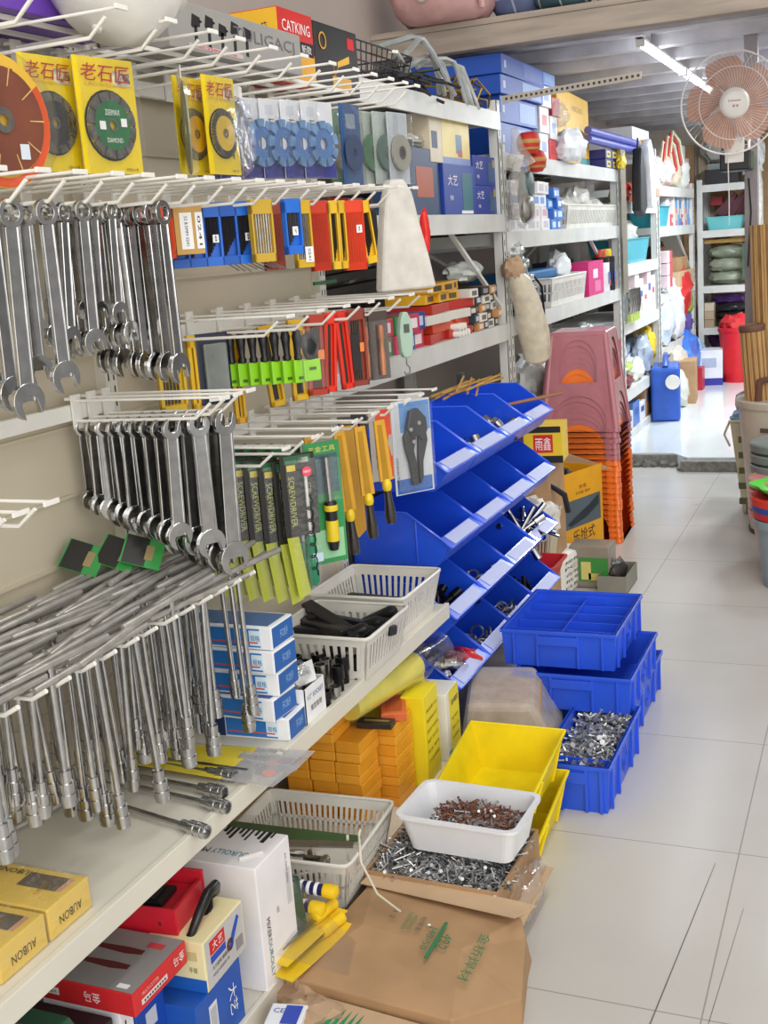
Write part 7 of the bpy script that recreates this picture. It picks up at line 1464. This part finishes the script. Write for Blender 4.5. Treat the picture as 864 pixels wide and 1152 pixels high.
# ------------------------------------------------------------------ goods along the right edge
BIN = mat('beige_bin_plastic', 'c8c0b0', .4, var=.05)
pail('trash_bin', 'large beige bin holding the rolled bamboo blinds', 'bin', -.37, 5.56, 0, .185, .24, .62, BIN)
tb = [x for x in bpy.data.objects if x.get('label') == 'large beige bin holding the rolled bamboo blinds'][0]; MB().lathe([(.182, .0), (.192, .0), (.194, .018), (.188, .018)], 28).build('foot_ring', DARK, tb); patch(tb, 'printed_mark', (-.10, -.212, .5), (.9, -.43, 0), (0, 0, 1), .05, .02, C('5a544c')); patch(tb, 'printed_mark', (-.06, -.22, .42), (.95, -.3, 0), (0, 0, 1), .012, .09, C('a59b8c'))
def bamboo(label, x, y, z, r, h, rot):
    t = T('bamboo_blind', label, 'blind', (x, y, z), 0, None, rot); mb = MB(); n = 40
    for i in range(n):
        a = 2 * PI * i / n; mb.tube([(r * math.cos(a), r * math.sin(a), 0), (r * math.cos(a), r * math.sin(a), h)], r * .082, 6, 0 if i % 3 else 1)
    mb.lathe([(r * .93, 0), (r * .93, h)], 20); mb.build('bamboo_slats', [mat('bamboo', 'c39a63', .5, var=.12, stretch=(8, 8, .5)), mat('dark_bamboo', '8f6a40', .5, var=.15)], t)
    MB().lathe([(0, h - .004), (r * .9, h - .004), (r * .9, h - .01)], 20).build('end_coil', mat('dark_bamboo', '8f6a40'), t); return t
t = bamboo('shorter rolled bamboo blind standing in the beige bin', -.475, 5.50, .03, .050, .93, (.02, -.07, 0)); MB().lathe([(.054, .90), (.057, .905), (.058, .925), (.054, .93)], 20).build('bound_edge', mat('brown_binding', '6a4638', .6), t)
bamboo('taller rolled bamboo blind standing in the beige bin', -.44, 5.62, .03, .075, 1.36, (.0, -.03, 0)); bamboo('second tall bamboo blind, nearest the brown cabinet', -.32, 5.60, .03, .07, 1.34, (0, .02, 0))
o = MB().tube([(-.07, 0, 0), (-.06, -.01, .09), (0, -.01, .10), (.12, 0, .09)], .016, 10).build('brown_handle', mat('brown_binding', '6a4638')); o.location = (-.44, 5.44, .62); tag(o, 'brown curved handle rising in front of the bamboo blinds', 'handle')
t, sx, sy, sz = carton('cabinet', 'dark framed brown cabinet behind the bamboo blinds', 'cabinet', -.50, .1, 6.25, 6.6, 0, 1.60, mat('dark_wood', '3c2f2a', .5)); patch(t, 'brown_panel', (.04, -sy / 2, sz * .62), *FY, .45, 1.0, mat('red_brown_wood', '8c4c28', .45, var=.15, stretch=(6, 6, .8)), .001, .004)
open_('pale blue plastic tray on the brown cabinet', -.2, 6.42, 1.6005, .25, .13, .07, PL('a9c6dc')); bag('red and blue bag on the brown cabinet', -.28, 6.40, 1.66, .15, .10, .19, 'd3262a', 190); bag('green plastic heap on the cabinet tray', -.25, 6.36, 1.64, .18, .1, .06, '5cc84a', 191); bag('deep blue bag at the right of the cabinet top', -.10, 6.42, 1.65, .06, .08, .25, '28449c', 192); bag('clear blue bag hanging above the cabinet', -.22, 6.3, 2.0, .12, .1, .14, '5a8ad8', 193)
# checkered basket, mop, buckets
t = T('laundry_basket', 'tall cream basket with olive checker squares before the step', 'basket', (-.49, 5.98, 0), 0)
P_ = lambda u, k, s: {0: (u, -1), 1: (1, u), 2: (-u, 1), 3: (-1, -u)}[s]
mb = MB(); CR = mat('cream_basket', 'c9c8a8', .45); OL = mat('olive_square', '6d6c48', .5)
MB().frus((-.13, .13, -.13, .13), (-.185, .185, -.185, .185), 0, .47).build('basket_body', CR, t, .015, 2)
for s in range(4):
    for r_ in range(11):
        for c in range(3 + r_ % 2):
            k = (r_ + .7) / 12; half = .13 + .055 * k + .0012; u = (c - (1 + .5 * (r_ % 2))) * .085; px, py = {0: (u, -half), 1: (half, u), 2: (-u, half), 3: (-half, -u)}[s]
            w_ = .018; nx, ny = ((0, -1), (1, 0), (0, 1), (-1, 0))[s]; tx, ty = -ny, nx
            vs = [(px + tx * a * w_ + nx * b_ * .055 / .47 * .016, py + ty * a * w_ + ny * b_ * .055 / .47 * .016, .47 * k + b_ * .016) for a, b_ in ((-1, -1), (1, -1), (1, 1), (-1, 1))]
            mb.add(vs, [(0, 1, 2, 3)])
mb.build('checker_square', OL, t); MB().tube([(-.185, -.185, .47), (.185, -.185, .47), (.185, .185, .47), (-.185, .185, .47)], .008, 6, closed=True).build('rim', CR, t); MB().tube([(-.19, -.15, .46), (-.215, -.14, .40), (-.19, -.13, .34)], .006, 6).build('handle', CR, t)
bag('grey cloth mop heap in the checkered basket', -.53, 5.95, .45, .13, .13, .09, '85878c', 195); bag('pale blue cloth peeking from the checkered basket', -.62, 5.86, .46, .05, .05, .03, '7fa8d0', 196); bag('black glove heap above the checkered basket', -.50, 5.80, .56, .05, .05, .09, '232325', 197)
for i in range(5): pail('bucket', 'dark green bucket in the nested stack by the beige bin, %s from the floor' % ORD[i], 'bucket', -.345, 5.02, .0 + .045 * i + .0, .105, .15, .33, mat('grey_green_pail', '55655f', .35, var=.08), mat('grey_pail_rim', '7c8886', .35), 'dark green nested buckets')
for i in range(4): pail('bucket', 'pink bucket in the nested stack before the green ones, %s from the floor' % ORD[i], 'bucket', -.34, 4.86, .0 + .045 * i, .10, .145, .26, mat('pink_pail', 'd79a90', .35, var=.05), None, 'pink nested buckets')
RD, GY = C('c8202c', .35), mat('grey_blue_pail', '8a9aa2', .35, var=.06)
for i, (m_, lb, z_, h_) in enumerate(((GY, 'grey blue', 0, .27), (RD, 'red', .04, .27), (C('2c4a9a', .35), 'blue', .065, .27), (C('d8382c', .35), 'bright red', .09, .27))): pail('bucket', '%s bucket in the nearest colourful nested stack' % lb, 'bucket', -.315, 4.68, z_, .105, .135 + .003 * i, h_, m_)
t = T('basin', 'green flower shaped basin on top of the colourful buckets', 'basin', (-.315, 4.68, .362)); prof = MB()
vs = []; n = 48
for r, z in ((.08, 0), (.135, .03), (.15, .045), (.145, .047), (.125, .03), (.07, .006)):
    for j in range(n): a = 2 * PI * j / n; k = 1 + .09 * math.cos(6 * a); vs.append((r * k * math.cos(a), r * k * math.sin(a), z))
prof.add(vs, [(i * n + j, i * n + (j + 1) % n, (i + 1) * n + (j + 1) % n, (i + 1) * n + j) for i in range(5) for j in range(n)] + [tuple(range(n))[::-1], tuple(range(5 * n, 6 * n))], 0, True).build('basin_wall', C('55c83a', .35), t)

# ------------------------------------------------------------------ lights
# added overhead fill lights, unseen, and daylight from the open front (behind and to the right of the camera)
area('shopfront_daylight', (1.9, -1.2, 2.1), (2.6, 2.4), 42, (1, .97, .93), (math.radians(72), 0, math.radians(52)))
area('front_fill_light', (-.1, 2.2, 3.1), (.25, 2.4), 22, (1, .98, .95))  # unseen area light added above the aisle for the foreground
area('rear_fill_light', (-.55, 8.6, 2.22), (.2, 1.6), 75, (.88, .95, 1))  # this and the next: unseen lights added to brighten the rear
area('rear_fill_light', (-.1, 6.3, 2.22), (.2, 1.2), 46, (.9, .96, 1))
